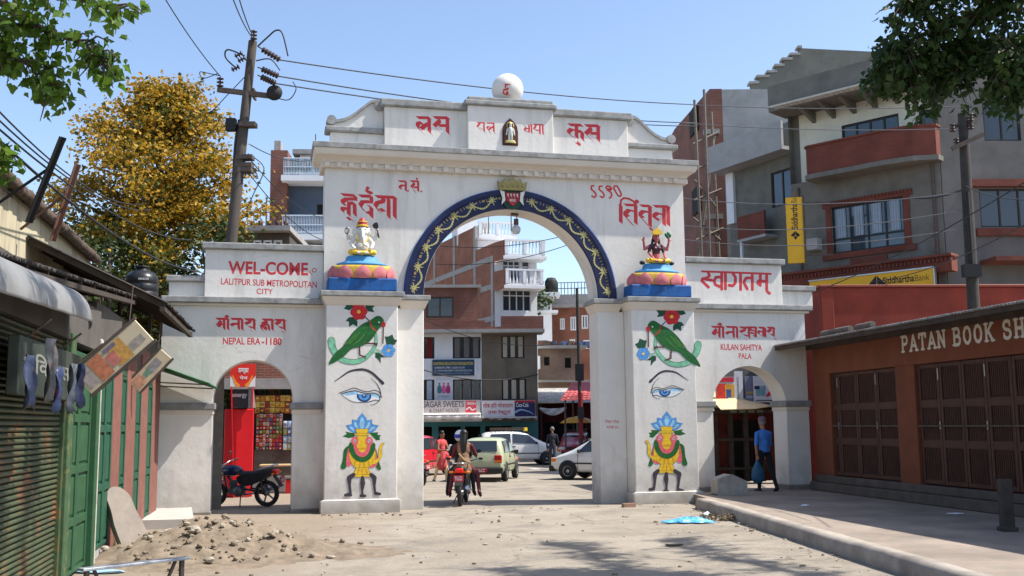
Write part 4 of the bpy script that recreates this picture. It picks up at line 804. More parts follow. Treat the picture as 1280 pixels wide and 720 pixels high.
# ---------------------------------------------------------------- buildings behind
def holes(mb, u0, u1, z0, z1, v, op, t=.22, m=0):   # a facade with real openings and their reveals
    us = sorted({u0, u1, *[q for o in op for q in o[:2]]}); zs = sorted({z0, z1, *[q for o in op for q in o[2:4]]})
    us = [q for q in us if u0 <= q <= u1]; zs = [q for q in zs if z0 <= q <= z1]
    for a, b in zip(us[:-1], us[1:]):
        for c, d in zip(zs[:-1], zs[1:]):
            x, y = (a + b) / 2, (c + d) / 2
            if any(o[0] < x < o[1] and o[2] < y < o[3] for o in op): continue
            mb.add([(a, v, c), (b, v, c), (b, v, d), (a, v, d)], [(0, 1, 2, 3)], m)
    for a, b, c, d in [o[:4] for o in op]:
        mb.add([(a, v, c), (b, v, c), (b, v, d), (a, v, d), (a, v + t, c), (b, v + t, c), (b, v + t, d), (a, v + t, d)], [(0, 4, 5, 1), (1, 5, 6, 2), (2, 6, 7, 3), (3, 7, 4, 0)], m)
def shell(mb, u0, u1, z0, z1, v0, v1, m=0, front=True, mtop=None):   # the other faces of the block
    P8 = [(u0, v0, z0), (u1, v0, z0), (u1, v1, z0), (u0, v1, z0), (u0, v0, z1), (u1, v0, z1), (u1, v1, z1), (u0, v1, z1)]
    mb.add(P8, [(1, 2, 6, 5), (2, 3, 7, 6), (3, 0, 4, 7)], m); mb.add(P8, [(4, 5, 6, 7)], m if mtop is None else mtop)
def window(par, u0, u1, z0, z1, v, nx=2, ny=1, fm=None, gm_=None, fw=.06, name='window', split=None):
    fm = fm or mat('dark_frame', (.03, .024, .02), .7, .2); gm_ = gm_ or m_glass
    mb = MB(); y0, y1 = v + .06, v + .12
    mb.box(u0, u1, y0, y1, z0, z0 + fw); mb.box(u0, u1, y0, y1, z1 - fw, z1)
    xs_ = np.linspace(u0, u1 - fw, nx + 1)
    for x in xs_: mb.box(x, x + fw, y0 + .001, y1 - .001, z0 + fw, z1 - fw)
    for k in range(1, ny): z = z0 + (z1 - z0) * (split if split and ny == 2 else k / ny); mb.box(u0 + fw, u1 - fw, y0 + .004, y1 - .004, z - fw / 2, z + fw / 2)
    o = mb.build(name, fm, par); mb = MB(); mb.box(u0 + .01, u1 - .01, v + .09, v + .10, z0 + .01, z1 - .01); mb.build('pane', gm_, o); return o
def curtains(o, u0, u1, z0, z1, v, m, n=3):
    mb = MB(); w_ = (u1 - u0) / n
    for k in range(n):
        a = u0 + k * w_ + w_ * .2; b = a + w_ * .55; N = 14; vs_ = []
        for j in range(N + 1):
            for z in (z0, z1): vs_.append((a + (b - a) * j / N, v + .17 + .02 * math.sin(j * 1.7), z))
        mb.add(vs_, [(2 * j, 2 * j + 2, 2 * j + 3, 2 * j + 1) for j in range(N)], 0, True)
    return mb.build('curtain', m, o)
m_dframe = mat('dark_frame', (.03, .024, .02), .7, .2)
m_brickA = brick('orange_brick', (.34, .095, .042), (.28, .075, .035), (.24, .17, .13))
m_brickB = brick('dark_red_brick', (.25, .068, .036), (.19, .055, .032), (.19, .14, .12))
m_brickC = brick('pale_brick', (.36, .22, .15), (.30, .18, .12), (.3, .25, .2))
m_bwhite = paint('white_wall_paint', (226, 228, 230), .85, .06, 1.5, dirt=(P((150, 150, 148)), 1.2, .6, .5), streak=4)
# --- bank building
Bq = Fr(*W(1183, 340, 36.0).xy, 0, R(-45)); UL = -1
ub0 = Bq.u(987, 200); zt_b = Bq.z(1120, 92)
bank = thing('bank_building', 'grey rendered bank building with curving red brick balcony and yellow bank sign', 'building', fr=Bq)
m_bred = brick('red_trim_brick', (.20, .046, .026), (.165, .04, .023), (.13, .055, .04))
wl_ = (Bq.u(1040, 285), Bq.u(1131, 280), Bq.z(1086, 312), Bq.z(1086, 252)); wu_ = (Bq.u(1047, 165), Bq.u(1119, 160), Bq.z(1083, 182), Bq.z(1083, 147)); wd_ = (Bq.u(1144, 150), Bq.u(1170, 150), Bq.z(1157, 180), Bq.z(1157, 134))
zbal = Bq.z(1120, 206); zbt = Bq.z(1120, 170)
mb = MB(); holes(mb, ub0, 0, 0, zbal, 0, [wl_]); holes(mb, ub0, 0, zbal, zt_b, .35, [wu_, wd_]); shell(mb, ub0, 0, 0, zt_b, 0, 9)
mb.add([(ub0, 0, zbal), (0, 0, zbal), (0, .35, zbal), (ub0, .35, zbal)], [(0, 1, 2, 3)])
mb.m = [0] * len(mb.f)
mb.build('wall', m_cement, bank)
mb = MB(); mb.box(ub0 + .9, -.1, .342, .348, zbal, zt_b - .9)
for o_ in (0,): pass
fw_ = MB(); holes(fw_, ub0 + .3, -.05, zbal, zt_b - .55, .33, [wu_, wd_], .03); fw_.build('pale_wall', paint('cream_wall', (214, 214, 200), .9, .08, 1.5, dirt=(P((150, 148, 136)), 1.4, .58, .5), streak=4), bank)
bm_ = window(bank, *wl_, 0, 4, 2, mat('blackish_frame', (.015, .017, .02), .5, .1), m_bluegl, .07, split=.3); curtains(bm_, wl_[0] + .02, wl_[1], wl_[2] + .6, wl_[3] - .08, -.094, paint('window_curtain', (150, 166, 178), .9, .1), 4)
window(bank, *wu_, .33, 4, 1, mat('blackish_frame', (.015, .017, .02)), m_bluegl, .07); window(bank, *wd_, .33, 1, 1, mat('blackish_frame', (.015, .017, .02)), m_bluegl, .07, 'balcony_door')
mb = MB(); a, b, c, d_ = wl_
mb.box(a - .35, b + .35, -.06, .0, d_ + .0, d_ + .22); mb.box(a - .22, a - .002, -.05, .0, c, d_); mb.box(b + .002, b + .22, -.05, .0, c, d_); mb.box(a - .4, b + .4, -.09, .0, c - .22, c - .001); mb.box(a + (b - a) * .25, b - (b - a) * .25, -.07, .0, c - .50, c - .28)
for k in range(26): u = a - .3 + (b - a + .6) * k / 25.5; mb.box(u, u + .09, -.10, -.061, d_ + .12, d_ + .22)
mb.build('brick_surround', m_bred, bank)
mb = MB(); q0, q1 = Bq.u(1006, 215, -.9), Bq.u(1120, 170, -.9)
path = [(q0, -.0), (q0, -.75), (q0 + .12, -.9), (q1 - .6, -.9), (q1 + .5, -.72), (.05, -.3), (.05, .33)]
outl = path + [(x + (.0 if i in (0, 1) else 0) + (.12 if i in (0, 1, 2) else -.0 if i < 4 else -.1), y + (.12 if i > 1 and i < 6 else 0)) for i, (x, y) in list(enumerate(path))[::-1]]
mb.prism(outl, zbal + .02, zbt, 0, 'z'); bal = mb.build('balcony_parapet', m_bred, bank)
mb = MB(); mb.prism([(x + (.06 if i >= 5 else -.05 if i < 2 else 0), y - .06 if 1 <= i <= 4 else y) for i, (x, y) in enumerate(path)], zbal - .16, zbal + .018, 0, 'z'); mb.build('balcony_slab', m_cement, bal)
mb = MB(); mb.prism([(x + (-.04 if i < 2 else .04 if i > 4 else 0), y - .05 if 0 < i < 5 else y) for i, (x, y) in enumerate(path)] + [(x + (.16 if i in (0, 1, 2) else -.14 if i > 3 else 0), y + (.16 if 1 < i < 6 else 0)) for i, (x, y) in list(enumerate(path))[::-1]], zbt + .002, zbt + .08, 0, 'z'); mb.build('balcony_rail', m_bred, bal)
# roof slab with a sloping lattice brow and corbels
mb = MB(); zs1 = Bq.z(990, 131); mb.box(ub0 - .25, .3, -1.0, .3, zt_b - .62, zt_b - .48); mb.box(ub0 - .25, .3, -1.02, 9, zt_b - .478, zt_b + .42)
for k in range(6): u = ub0 + .9 + k * .85; mb.prism([(-.9, zt_b - .66), (.33, zt_b - 1.05), (.33, zt_b - .622), (-.9, zt_b - .622)], u, u + .14, 0, 'x')
rb = mb.build('roof', m_cement, bank)
mb = MB()
for k in range(14): u = ub0 + .1 + k * .42; mb.box(u, u + .34, -1.45, -1.05, zt_b - .60, zt_b - .56)
mb.box(ub0 - .1, .3, -1.5, -1.452, zt_b - .62, zt_b - .55); mb.build('brow_lattice', paint('pale_concrete_lattice', (190, 188, 176)), rb)
mb = MB()
for i in range(40): mb.ball((ub0 + .3 + random.uniform(0, 5.5), .2 + random.uniform(0, 1), zt_b + .42), .04 + .05 * random.random(), 0, 6)
mb.build('weeds', leafmat('weed_leaf', [(.06, .10, .02), (.16, .18, .06)]), rb)
for u_ in (ub0 + .35, -.25): mb = MB(); mb.tube([(u_, -.06, 2), (u_, -.06, zbal - .2)], .05, 7); mb.build('downpipe', m_iron, bank)
mb = MB(); mb.box(ub0 + .7, ub0 + 1.25, -.45, -.02, wl_[2] + .2, wl_[2] + .65); mb.build('air_conditioner', mat('pale_cement', (.36, .36, .35)), bank, .02)
# shop cornice at first floor and the two yellow signs
zc1 = Bq.z(1090, 334); mb = MB(); mb.box(ub0 - .5, .4, -.5, 0, zc1 - .5, zc1)
for k in range(48): u = ub0 - .45 + k * .145; mb.box(u, u + .07, -.56, -.501, zc1 - .17, zc1 - .05)
mb.box(ub0 - .55, .45, -.62, 0, zc1 + .001, zc1 + .09); mb.build('brick_cornice', m_bred, bank)
sg = thing('bank_sign', 'long yellow bank signboard with black diamond emblem half hidden behind the red wall', 'sign', fr=Bq)
s0, s1 = Bq.uz(1012, 352, -.75), Bq.uz(1167, 335, -.75); zb_ = (s0[1] + s1[1]) / 2
m_signy = paint('sign_yellow', (226, 176, 34), .5, .05, 3, dirt=(P((190, 150, 40)), 2, .6, .4)); m_ink = paint('sign_black', (22, 22, 26))
mb = MB(); mb.box(s0[0], s1[0], -.78, -.66, zb_ - 1.15, zb_); bd = mb.build('board', m_signy, sg, .01)
def emblem(par, cu, cz_, r, v, M4=None):
    mb = MB(); k = .28
    for q in ([(-r, 0), (0, r), (0, .12 * r), (-.42 * r, -.30 * r)], [(.06 * r, .94 * r), (r, 0), (.42 * r, -.42 * r), (.06 * r, .05 * r)], [(-.36 * r, -.40 * r), (0, -.05 * r), (.36 * r, -.48 * r), (0, -r)]):
        mb.poly([(cu + x, cz_ + z) for x, z in q], v)
    if M4: mb.xf(M4)
    return mb.build('emblem', m_ink, par)
em = Bq.uz(1096, 358, -.783); emblem(bd, em[0], em[1] + .06, .34, -.784)
t0 = Bq.uz(1104, 357.5, -.784); t1 = Bq.uz(1143, 353, -.784); t2 = Bq.uz(1161, 350, -.784)
text('Siddhartha', .26, 'lettering', m_ink, bd, T(t0[0], -.784, em[1] + .04), t1[0] - t0[0], .02); text('Bank', .22, 'lettering', paint('sign_brown', (120, 92, 30)), bd, T(t1[0] + .03, -.784, em[1] + .04), t2[0] - t1[0])
mb = MB(); mb.box(s0[0] - .03, s1[0] + .03, -.80, -.64, zb_ + .001, zb_ + .05); mb.box(s1[0] + .001, s1[0] + .04, -.80, -.64, zb_ - 1.15, zb_); mb.build('frame', m_steel, bd)
# right part of the bank facing the road
Br = Fr(*W(1184, 340, 36.0).xy, 0, R(2)); er = thing('side_building', 'grey rendered building with dark square windows at the right edge behind the utility pole', 'building', fr=Br)
o1 = (Br.u(1229, 150), Br.u(1275, 150), Br.z(1250, 176), Br.z(1250, 128)); o2 = (Br.u(1225, 260), Br.u(1300, 260), Br.z(1250, 284), Br.z(1250, 236))
mb = MB(); zt2 = zt_b + .3; holes(mb, .02, 9, 0, zt2, 0, [o1, o2]); shell(mb, .02, 9, 0, zt2, 0, 8); mb.build('wall', mat('blue_grey_render', (.135, .135, .128), .95, .2, 1.2, .006, 20, dirt=((.12, .12, .12), 1.1, .54, .6), streak=4), er)
window(er, *o1, 0, 2, 1); window(er, *o2, 0, 3, 1)
mb = MB(); mb.box(o2[0] - .4, 9.1, -.25, 0, o2[3] + .05, o2[3] + .30); mb.box(o2[0] - .2, 9.1, -.12, 0, o2[2] - .32, o2[2] - .05); mb.box(1.2, 9.1, -1.1, 0, o2[2] - 1.35, o2[2] - 1.2); mb.build('brick_ledge', m_bred, er)
# vertical yellow banner board
pb = W(994, 288, 37.5); t = thing('banner_sign', 'tall narrow yellow bank banner with upright black lettering on the building corner', 'sign', (pb.x, pb.y, 0), R(-14))
z0_, z1_ = W(994, 329, 37.5).z, W(994, 247, 37.5).z; wb = .60
mb = MB(); mb.box(-wb / 2, wb / 2, -.06, .06, z0_, z1_); bb = mb.build('board', m_signy, t, .01)
text('Siddhartha', .24, 'lettering', m_ink, bb, T(.11, -.064, z0_ + 1.25, 0, -PI / 2), .95, .02); text('Bank', .2, 'lettering', paint('sign_brown', (120, 92, 30)), bb, T(.10, -.064, z0_ + 2.24, 0, -PI / 2), .38)
emblem(bb, 0, z0_ + 1.02, .17, -.064); mb = MB(); mb.box(wb / 2 + .002, wb / 2 + .07, -.1, .1, z0_ - .1, z1_ + .05); mb.beam((wb / 2, .05, z1_ - .2), (wb / 2 + 1.0, .3, z1_ - .2), .05, .05); mb.beam((wb / 2, .05, z0_ + .3), (wb / 2 + 1.0, .3, z0_ + .3), .05, .05); mb.build('bracket', m_iron, bb)
# red terrace wall behind the bookshop
pr1 = W(1028, 420, 27.5); Ft = Fr(pr1.x, pr1.y, 0, R(3)); t = thing('red_terrace', 'orange red painted terrace wall rising behind the bookshop roof', 'building', fr=Ft)
zz1 = Ft.z(1030, 359.5); mb = MB(); mb.box(0, 9, 0, 4, 0, zz1); mb.box(-.0, .34, -.03, -.001, 2, zz1 - .0); mb.build('wall', paint('terrace_red', (136, 54, 38), .8, .28, 1.1, dirt=(P((120, 44, 30)), 1.6, .5, .7), bump=.01), t, .02)
mb = MB(); mb.box(-.04, 9.05, -.05, 4, zz1 + .001, zz1 + .07); mb.build('coping', paint('terrace_top', (140, 58, 40), dirt=(P((90, 70, 60)), 3, .5, .6)), t, .01)
# --- grey annexe between bank and brick tower
A1 = W(1000, 300, 44.0); Fa = Fr(A1.x, A1.y, 0, R(-62)); t = thing('grey_annexe', 'bare grey concrete annexe with one tall blue window left of the bank', 'building', fr=Fa)
ua = Fa.u(913, 300); zta = Fa.z(985, 152); wa = (Fa.u(964, 235), Fa.u(991, 230), Fa.z(978, 257), Fa.z(978, 212))
mb = MB(); holes(mb, ua, 0, 0, zta, 0, [wa]); shell(mb, ua, 0, 0, zta, 0, 7); mb.build('wall', m_cement, t)
window(t, *wa, 0, 2, 1, m_dframe, m_bluegl, .08)
mb = MB(); za = Fa.z(985, 190); mb.box(ua - .3, .1, -.9, 0, za - .1, za + .06); mb.box(ua - .3, .1, -.9, -.78, za + .061, za + 1.15); zbb = Fa.z(940, 296, -.7); pu0, pu1 = Fa.u(922, 280, -.7), Fa.u(956, 280, -.7)
mb.box(pu0 - .05, pu1 + .05, -.74, -.02, zbb - .12, zbb); mb.build('ledge', mat('pale_cement', (.36, .36, .35), .95, .2, 2, dirt=((.2, .2, .2), 1.5, .55, .6)), t)
mb = MB(); mb.box(pu0, pu1, -.72, -.62, zbb + .001, Fa.z(940, 267, -.7)); mb.build('brick_parapet', m_bred, t)
mb = MB(); mb.box(ua, ua + .5, -.15, -.002, zbb + 1.0, za - .12); mb.box(pu0 + .1, pu0 + .22, -.70, -.60, 0, zbb - .12); mb.build('white_column', m_bwhite, t)
# --- brick tower under scaffolding with stepped stair wall
A2 = W(909, 300, 52.0); Fs = Fr(A2.x, A2.y, 0, R(0)); t = thing('brick_tower', 'tall unfinished building with red brick edge and grey cement side wall', 'building', fr=Fs)
zt3 = Fs.z(945, 111); uR = Fs.u(1110, 111); uB = Fs.u(905, 200)
mb = MB(); mb.box(.0, uR, .05, 9, 0, zt3); mb.build('cement_wall', mat('smooth_cement', (.33, .335, .33), .95, .2, .8, .004, 20, dirt=((.22, .22, .22), .8, .55, .6)), t)
Fside = [(-1.35, 9.5), (0, .0)]
ang = math.atan2(9.5, -1.4)
mb = MB(); mb.prism([(0.0, 0), (.0, 8.9), (-1.3, 8.9), (-1.3, 7.4), (-.62, 0)], 0, zt3 + .02, 0, 'z'); mb.build('brick_wall', m_brickB, t)
stp = [(Fs.u(943, 100), Fs.z(943, 106))]
pts = [(952, 100), (965, 92), (975, 86), (984, 78), (994, 70), (1004, 64), (1006, 55)]
x_prev = Fs.u(943, 108); outl = [(x_prev, zt3 + .001)]
for px, py in pts:
    u, z = Fs.uz(px, py); outl += [(outl[-1][0], z), (u, z)]
u2, z2 = Fs.uz(1108, 60); outl += [(u2, z2), (u2, zt3 + .001)]
mb = MB(); mb.prism(outl, .6, 1.0); sw = mb.build('stair_wall', m_cement, t)
mb = MB()
for (a, z), (b, z2) in zip(outl[1::2], outl[2::2]): mb.box(a - .12, b, .5, 1.1, z, z + .12)
mb.build('stair_cap', m_conc, sw)
for zq in np.linspace(3.2, zt3 - 2.4, 4):
    mb = MB(); mb.box(-1.0, -.2, -.12, .2, zq, zq + .25); mb.build('floor_edge', m_conc, t)
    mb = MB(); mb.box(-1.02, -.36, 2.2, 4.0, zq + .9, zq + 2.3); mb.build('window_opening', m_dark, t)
sc = thing('bamboo_scaffold', 'grey bamboo scaffold poles lashed along the brick tower', 'scaffold', fr=Fs)
m_bam = paint('bamboo', (120, 110, 98), .8, .3, 8)
for k, (px0, py0, px1, py1) in enumerate([(876, 330, 868, 125), (886, 330, 880, 112), (898, 330, 889, 140), (872, 320, 893, 170)]):
    a = Fs.inv(W(px0, py0, 50.4 + k * .4)); b = Fs.inv(W(px1, py1, 50.4 + k * .4)); a = a - (b - a) * ((a.z) / (b.z - a.z)); mb = MB(); mb.tube([a, (a + b) / 2 + Vector((.06, 0, 0)), b], .07, 6); mb.build('upright', m_bam, sc)
for k, (x0, y0, x1, y1) in enumerate([(866, 180, 898, 165), (866, 212, 900, 200), (868, 250, 902, 236), (866, 272, 900, 300), (870, 300, 904, 285), (868, 225, 896, 260)]):
    a = Fs.inv(W(x0, y0, 50.6)); b = Fs.inv(W(x1, y1, 51.2)); mb = MB(); mb.tube([a, b], .055, 6); mb.build('crossbar', m_bam, sc)
# old crumbling house and shrub left of the scaffold
A4 = W(852, 330, 58); Fo = Fr(A4.x, A4.y, 0, 0); t = thing('old_house', 'weathered grey house corner with ledges behind the scaffold', 'building', fr=Fo); ue = Fo.u(905, 300)
mb = MB(); z9 = Fo.z(870, 278); mb.box(Fo.u(862, 300), ue, 0, 6, 0, z9); mb.build('wall', paint('old_wall', (120, 112, 102), .95, .25, 1.5, dirt=(P((70, 64, 58)), 2, .5, .7)), t)
for z in (z9, z9 - 1.4, z9 - 2.6): mb = MB(); mb.box(Fo.u(859, 300), ue, -.4, 6.1, z, z + .18); mb.build('ledge', m_conc, t)

# --- houses seen through the arch
Hs = Fr(*W(528, 520, 56.0).xy, 0, R(3)); hu = lambda px, py=470, v=0: Hs.u(px, py, v); hz = lambda py, px=590, v=0: Hs.z(px, py, v)
uA, uM, uZ = hu(505), hu(602), hu(672)
t = thing('corner_shop_house', 'concrete house with shops below seen through the main arch, half white and half brown', 'building', fr=Hs)
z_s, z_r1, z_r2, z_l = hz(527), hz(500), hz(448), hz(417)
opsL = [(uA + .1, hu(543), hz(500), hz(474)), (hu(566), hu(601), hz(500), hz(474)), (uA + .1, hu(543), hz(448), hz(421)), (hu(566), hu(601), hz(448), hz(421))]
opsR = [(hu(627), hu(658), hz(500), hz(474)), (hu(627), hu(656), hz(448), hz(420))]
opsD = [(uA + .4, hu(540), 0, z_s - .25), (hu(548), hu(576), 0, z_s - .25), (hu(581), hu(600), 0, z_s - .25), (hu(606), hu(640), 0, z_s - .25)]
mb = MB(); holes(mb, uA, uM, z_s, z_l, 0, opsL, .3); mb.build('white_wall', m_bwhite, t)
mb = MB(); holes(mb, uM, uZ, z_s, z_l, .02, opsR, .3); shell(mb, uA, uZ, 0, z_l, .02, 7); mb.build('brown_wall', paint('brown_render', (120, 110, 96), .95, .2, 1, dirt=(P((84, 76, 66)), 1.2, .5, .6), streak=3), t)
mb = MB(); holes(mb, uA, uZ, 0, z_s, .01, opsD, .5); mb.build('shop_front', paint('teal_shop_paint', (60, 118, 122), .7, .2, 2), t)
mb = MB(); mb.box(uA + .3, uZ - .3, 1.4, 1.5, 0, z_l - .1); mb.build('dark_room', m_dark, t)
for i, o_ in enumerate(opsL + opsR):
    wn = window(t, *o_, .06, 3 if o_[1] - o_[0] > 1.2 else 2, 1, m_dframe, m_glass, .07)
    curtains(wn, o_[0], o_[1], o_[2] + .05, o_[3] - .05, -.10, paint(['pale_curtain', 'grey_curtain', 'red_curtain', 'grey_curtain', 'cream_curtain', 'cream_curtain'][i], [(176, 190, 200), (118, 116, 114), (120, 40, 40), (118, 116, 114), (190, 180, 160), (190, 180, 160)][i], .9, .1), 3)
mb = MB(); mb.box(uA, uZ + .35, -.75, 1, z_l, z_l + .18); lg = mb.build('balcony_slab', m_conc, t)
zq0, zq1 = z_l + .181, hz(397); mb = MB(); mb.box(uA, hu(606), -.7, -.5, zq0, hz(402)); mb.box(hu(626), uZ + .3, -.7, -.5, zq0, zq1); mb.box(uZ + .1, uZ + .3, -.5, 3, zq0, zq1); mb.box(hu(606), hu(626), -.68, -.52, zq0, hz(410)); mb.build('brick_parapet', m_brickC if False else m_brickB, lg)
Rw_ = (hu(533, 385, 1.2), hu(567, 385, 1.2), Hs.z(550, 397, 1.2), Hs.z(550, 371, 1.2)); u9 = Hs.u(597, 380, 1.2); z9 = Hs.z(560, 360, 1.2)
mb = MB(); holes(mb, uA, u9, z_l, z9, 1.2, [Rw_], .2); shell(mb, uA, u9, z_l, z9, 1.2, 6); up = mb.build('roof_room', m_brickB, t); window(up, *Rw_, 1.16, 2, 1, mat('wood_frame', (.06, .045, .035)), m_glass, .09)
mb = MB(); mb.box(uA, u9 + .2, .95, 6, z9 + .001, z9 + .16); mb.build('roof_slab', m_conc, up)
# signs and shop blinds of this house
def flat_sign(name, label, fr, px0, px1, py0, py1, v, m, th=.08):
    a, b = fr.u(px0, (py0 + py1) / 2, v), fr.u(px1, (py0 + py1) / 2, v); z0, z1 = fr.z((px0 + px1) / 2, py1, v), fr.z((px0 + px1) / 2, py0, v)
    o = thing(name, label, 'sign', fr=fr); mb = MB(); mb.box(a, b, v, v + th, z0, z1); return o, mb.build('board', m, o, .006), a, b, z0, z1
o, bd, a, b, z0, z1 = flat_sign('shop_sign', 'long grey sweet shop signboard with red panel over the left shop', Hs, 526, 600, 500, 517.5, -.5, paint('sign_grey', (186, 178, 174), .6, .08, 3))
H_ = z1 - z0; text('SAGAR SWEETS', H_ * .44, 'lettering', paint('sign_dark_grey', (92, 92, 104)), bd, T(a + .12, -.504, z0 + H_ * .48), (b - a) * .69, .02); text('& CHAT HOUSE', H_ * .27, 'lettering', paint('sign_dark_grey', (92, 92, 104)), bd, T(a + .45, -.504, z0 + H_ * .12), (b - a) * .5, .01)
mb = MB(); rx = a + (b - a) * .755; rw = (b - a) * .18; mb.poly([(rx, z0 + .05), (rx + rw, z0 + .05), (rx + rw, z1 - .05), (rx, z1 - .05)], -.504); mb.build('red_panel', paint('sign_pinkred', (206, 70, 84)), bd)
mb = MB(); mb.strips(brush([sm([(rx + .05, z0 + .24), (rx + rw * .4, z0 + .34), (rx + rw * .6, z0 + .2), (rx + rw - .05, z0 + .26)], False)], .06), -.508, 0, .01); mb.build('wave', m_bwhite, bd)
text('FRESH', H_ * .2, 'lettering', m_bwhite, bd, T(rx + .08, -.508, z0 + H_ * .64), rw * .8, .01)
o, bd, a, b, z0, z1 = flat_sign('restaurant_sign', 'white and dark blue restaurant signboard with red script over the right shop', Hs, 602, 669, 500.5, 521.5, -.45, paint('sign_white', (232, 224, 222), .6, .05, 3))
H_ = z1 - z0; text('लोक हित भोजनालय', H_ * .36, 'lettering', paint('sign_red', (190, 40, 50)), bd, T(a + .08, -.454, z0 + H_ * .52), (b - a) * .56, .015); text('तथा रेष्टुरां', H_ * .32, 'lettering', paint('sign_red', (190, 40, 50)), bd, T(a + .35, -.454, z0 + H_ * .14), (b - a) * .42, .015)
mx_ = a + (b - a) * .615; mb = MB(); mb.poly([(mx_, z0 + .01), (b - .01, z0 + .01), (b - .01, z1 - .01), (mx_, z1 - .01)], -.453); mb.build('blue_panel', paint('sign_navy', (34, 34, 84), .5, .4, 4), bd)
mb = MB(); mb.poly([(mx_, z1 - H_ * .14), (b - .01, z1 - H_ * .14), (b - .01, z1 - .01), (mx_, z1 - .01)], -.456); mb.build('red_strip', paint('sign_cola_red', (180, 30, 44)), bd)
mb = MB(); mb.strips(brush([sm([(mx_ + .05, z0 + H_ * .30), (mx_ + .35, z0 + H_ * .44), (mx_ + .8, z0 + H_ * .30), (b - .1, z0 + H_ * .16)], False)], (.12, .02)), -.457, 0, .01); mb.build('wave', paint('sign_paleblue', (150, 176, 206)), bd)
text('Coca-Cola', H_ * .26, 'lettering', m_bwhite, bd, T(mx_ + .08, -.459, z0 + H_ * .6), (b - mx_) * .6, .015)
o, bd, a, b, z0, z1 = flat_sign('school_sign', 'dark blue notice board with yellow heading between the two window rows', Hs, 540.5, 593, 449.5, 469.5, -.12, paint('sign_teal', (36, 66, 92), .6, .12, 3)); H_ = z1 - z0
text('KANTIPUR EDUCATION FOUNDATION', H_ * .19, 'lettering', paint('sign_gold', (206, 184, 80)), bd, T(a + .06, -.124, z0 + H_ * .66), (b - a) * .94, .02)
for k, (w_, c_) in enumerate([(.72, (210, 214, 220)), (.9, (190, 196, 206)), (.86, (150, 160, 176))]): text(['ADMISSION OPEN  CLASS XI & XII', 'TEL. SCIENCE MANAGEMENT HUMANITIES EDUCATION', 'MANGAL BAZAR LALITPUR NEPAL'][k], H_ * [.12, .11, .08][k], 'lettering', paint('sign_line_%d' % k, c_), bd, T(a + .1, -.124, z0 + H_ * (.44, .26, .10)[k]), (b - a) * w_, .01)
mb = MB(); mb.box(b + .01, b + .12, -.12, -.04, z0, z1); mb.build('edge', m_bwhite, bd)
o, bd, a, b, z0, z1 = flat_sign('film_poster', 'small poster of three figures in teal and pink between the lower windows', Hs, 545, 564.5, 474.5, 501, -.06, paint('poster_white', (206, 206, 214), .7, .06, 5), .03); H_ = z1 - z0
for k, c_ in enumerate([(58, 120, 130), (210, 90, 150), (160, 50, 110)]):
    u = a + (b - a) * (.22 + .28 * k); mb = MB(); mb.poly(sm([(u - .10, z0 + H_ * .38), (u + .10, z0 + H_ * .38), (u + .10, z0 + H_ * .66), (u, z0 + H_ * .74), (u - .10, z0 + H_ * .66)], n=3), -.064 - .001 * k); mb.poly([(u + .055 * math.cos(q), z0 + H_ * .80 + .065 * math.sin(q)) for q in np.linspace(0, 2 * PI, 10)[:-1]], -.0645 - .001 * k); mb.build('printed_figure', paint('poster_ink_%d' % k, c_, .6, .3, 15), bd)
text('नमस्ते', .14, 'lettering', paint('poster_grey', (110, 116, 140)), bd, T(a + .1, -.064, z0 + H_ * .14), (b - a) * .7)
def blind(label, fr, px0, px1, py0, py1, v, m, out=.9):
    o = thing('shop_awning', label, 'awning', fr=fr); a, b = fr.u(px0, py0, v), fr.u(px1, py0, v); z0, z1 = fr.z((px0 + px1) / 2, py1, v), fr.z((px0 + px1) / 2, py0, v)
    N = int((b - a) / .12); mb = MB(); vs_ = []
    for k in range(N + 1):
        u = a + (b - a) * k / N; sag = .03 * math.sin(k * .7); vs_ += [(u, v + out, z1 + .10), (u, v, z1 + sag * .5), (u, v - .01, z0 + .10 * abs(math.sin(k * .8)) + sag)]
    mb.add(vs_, [(3 * k + j, 3 * k + 3 + j, 3 * k + 4 + j, 3 * k + 1 + j) for k in range(N) for j in range(2)], 0, True); q = mb.build('canopy', m, o); md = q.modifiers.new('t', 'SOLIDIFY'); md.thickness = .01
    mb = MB(); mb.tube([(a, v, z1 - .02), (b, v, z1 - .02)], .02, 6); mb.build('front_bar', m_iron, o)
blind('white frilled awning under the grey sweet shop sign', Hs, 525, 601, 518, 526, -1.5, paint('white_canvas', (236, 226, 218), .8, .08, 3, dirt=(P((206, 150, 140)), 3, .6, .5)), 1.4)
blind('thin pale awning sheet under the restaurant sign', Hs, 602, 672, 522.3, 525, -1.3, paint('grey_canvas', (190, 188, 180)), 1.2)
# tall brick house with white balustrades
Hb = Fr(*W(619, 450, 66.0).xy, 0, R(-66.5)); Hf = Fr(*W(619, 450, 66.0).xy, 0, R(23.5 - 10))
t = thing('brick_house', 'tall brick house with white balustraded balconies seen through the main arch', 'building', fr=Hf)
K4 = Hf.o; toF = lambda p: Hf.inv(p)
zc = [Hf.z(640, y) for y in (395, 357, 321, 283)]         # floor edges up the corner
zroof = zc[3]
mb = MB(); Lside = -17.0
def side_pt(s, z): return toF(Hb.loc(s, 0, z))
def side_quad(mb, s0, s1, z0, z1, m=0, off=0.0, th=.12):
    a, b = Hb.loc(s0, -off, 0), Hb.loc(s1, -off, 0); a2, b2 = Hb.loc(s0, th, 0), Hb.loc(s1, th, 0); q = [toF(p) for p in (a, b, b2, a2)]
    mb.prism([(p.x, p.y) for p in q], z0, z1, m, 'z')
zside = Hb.z(596, 281, 0) if False else zroof - .3
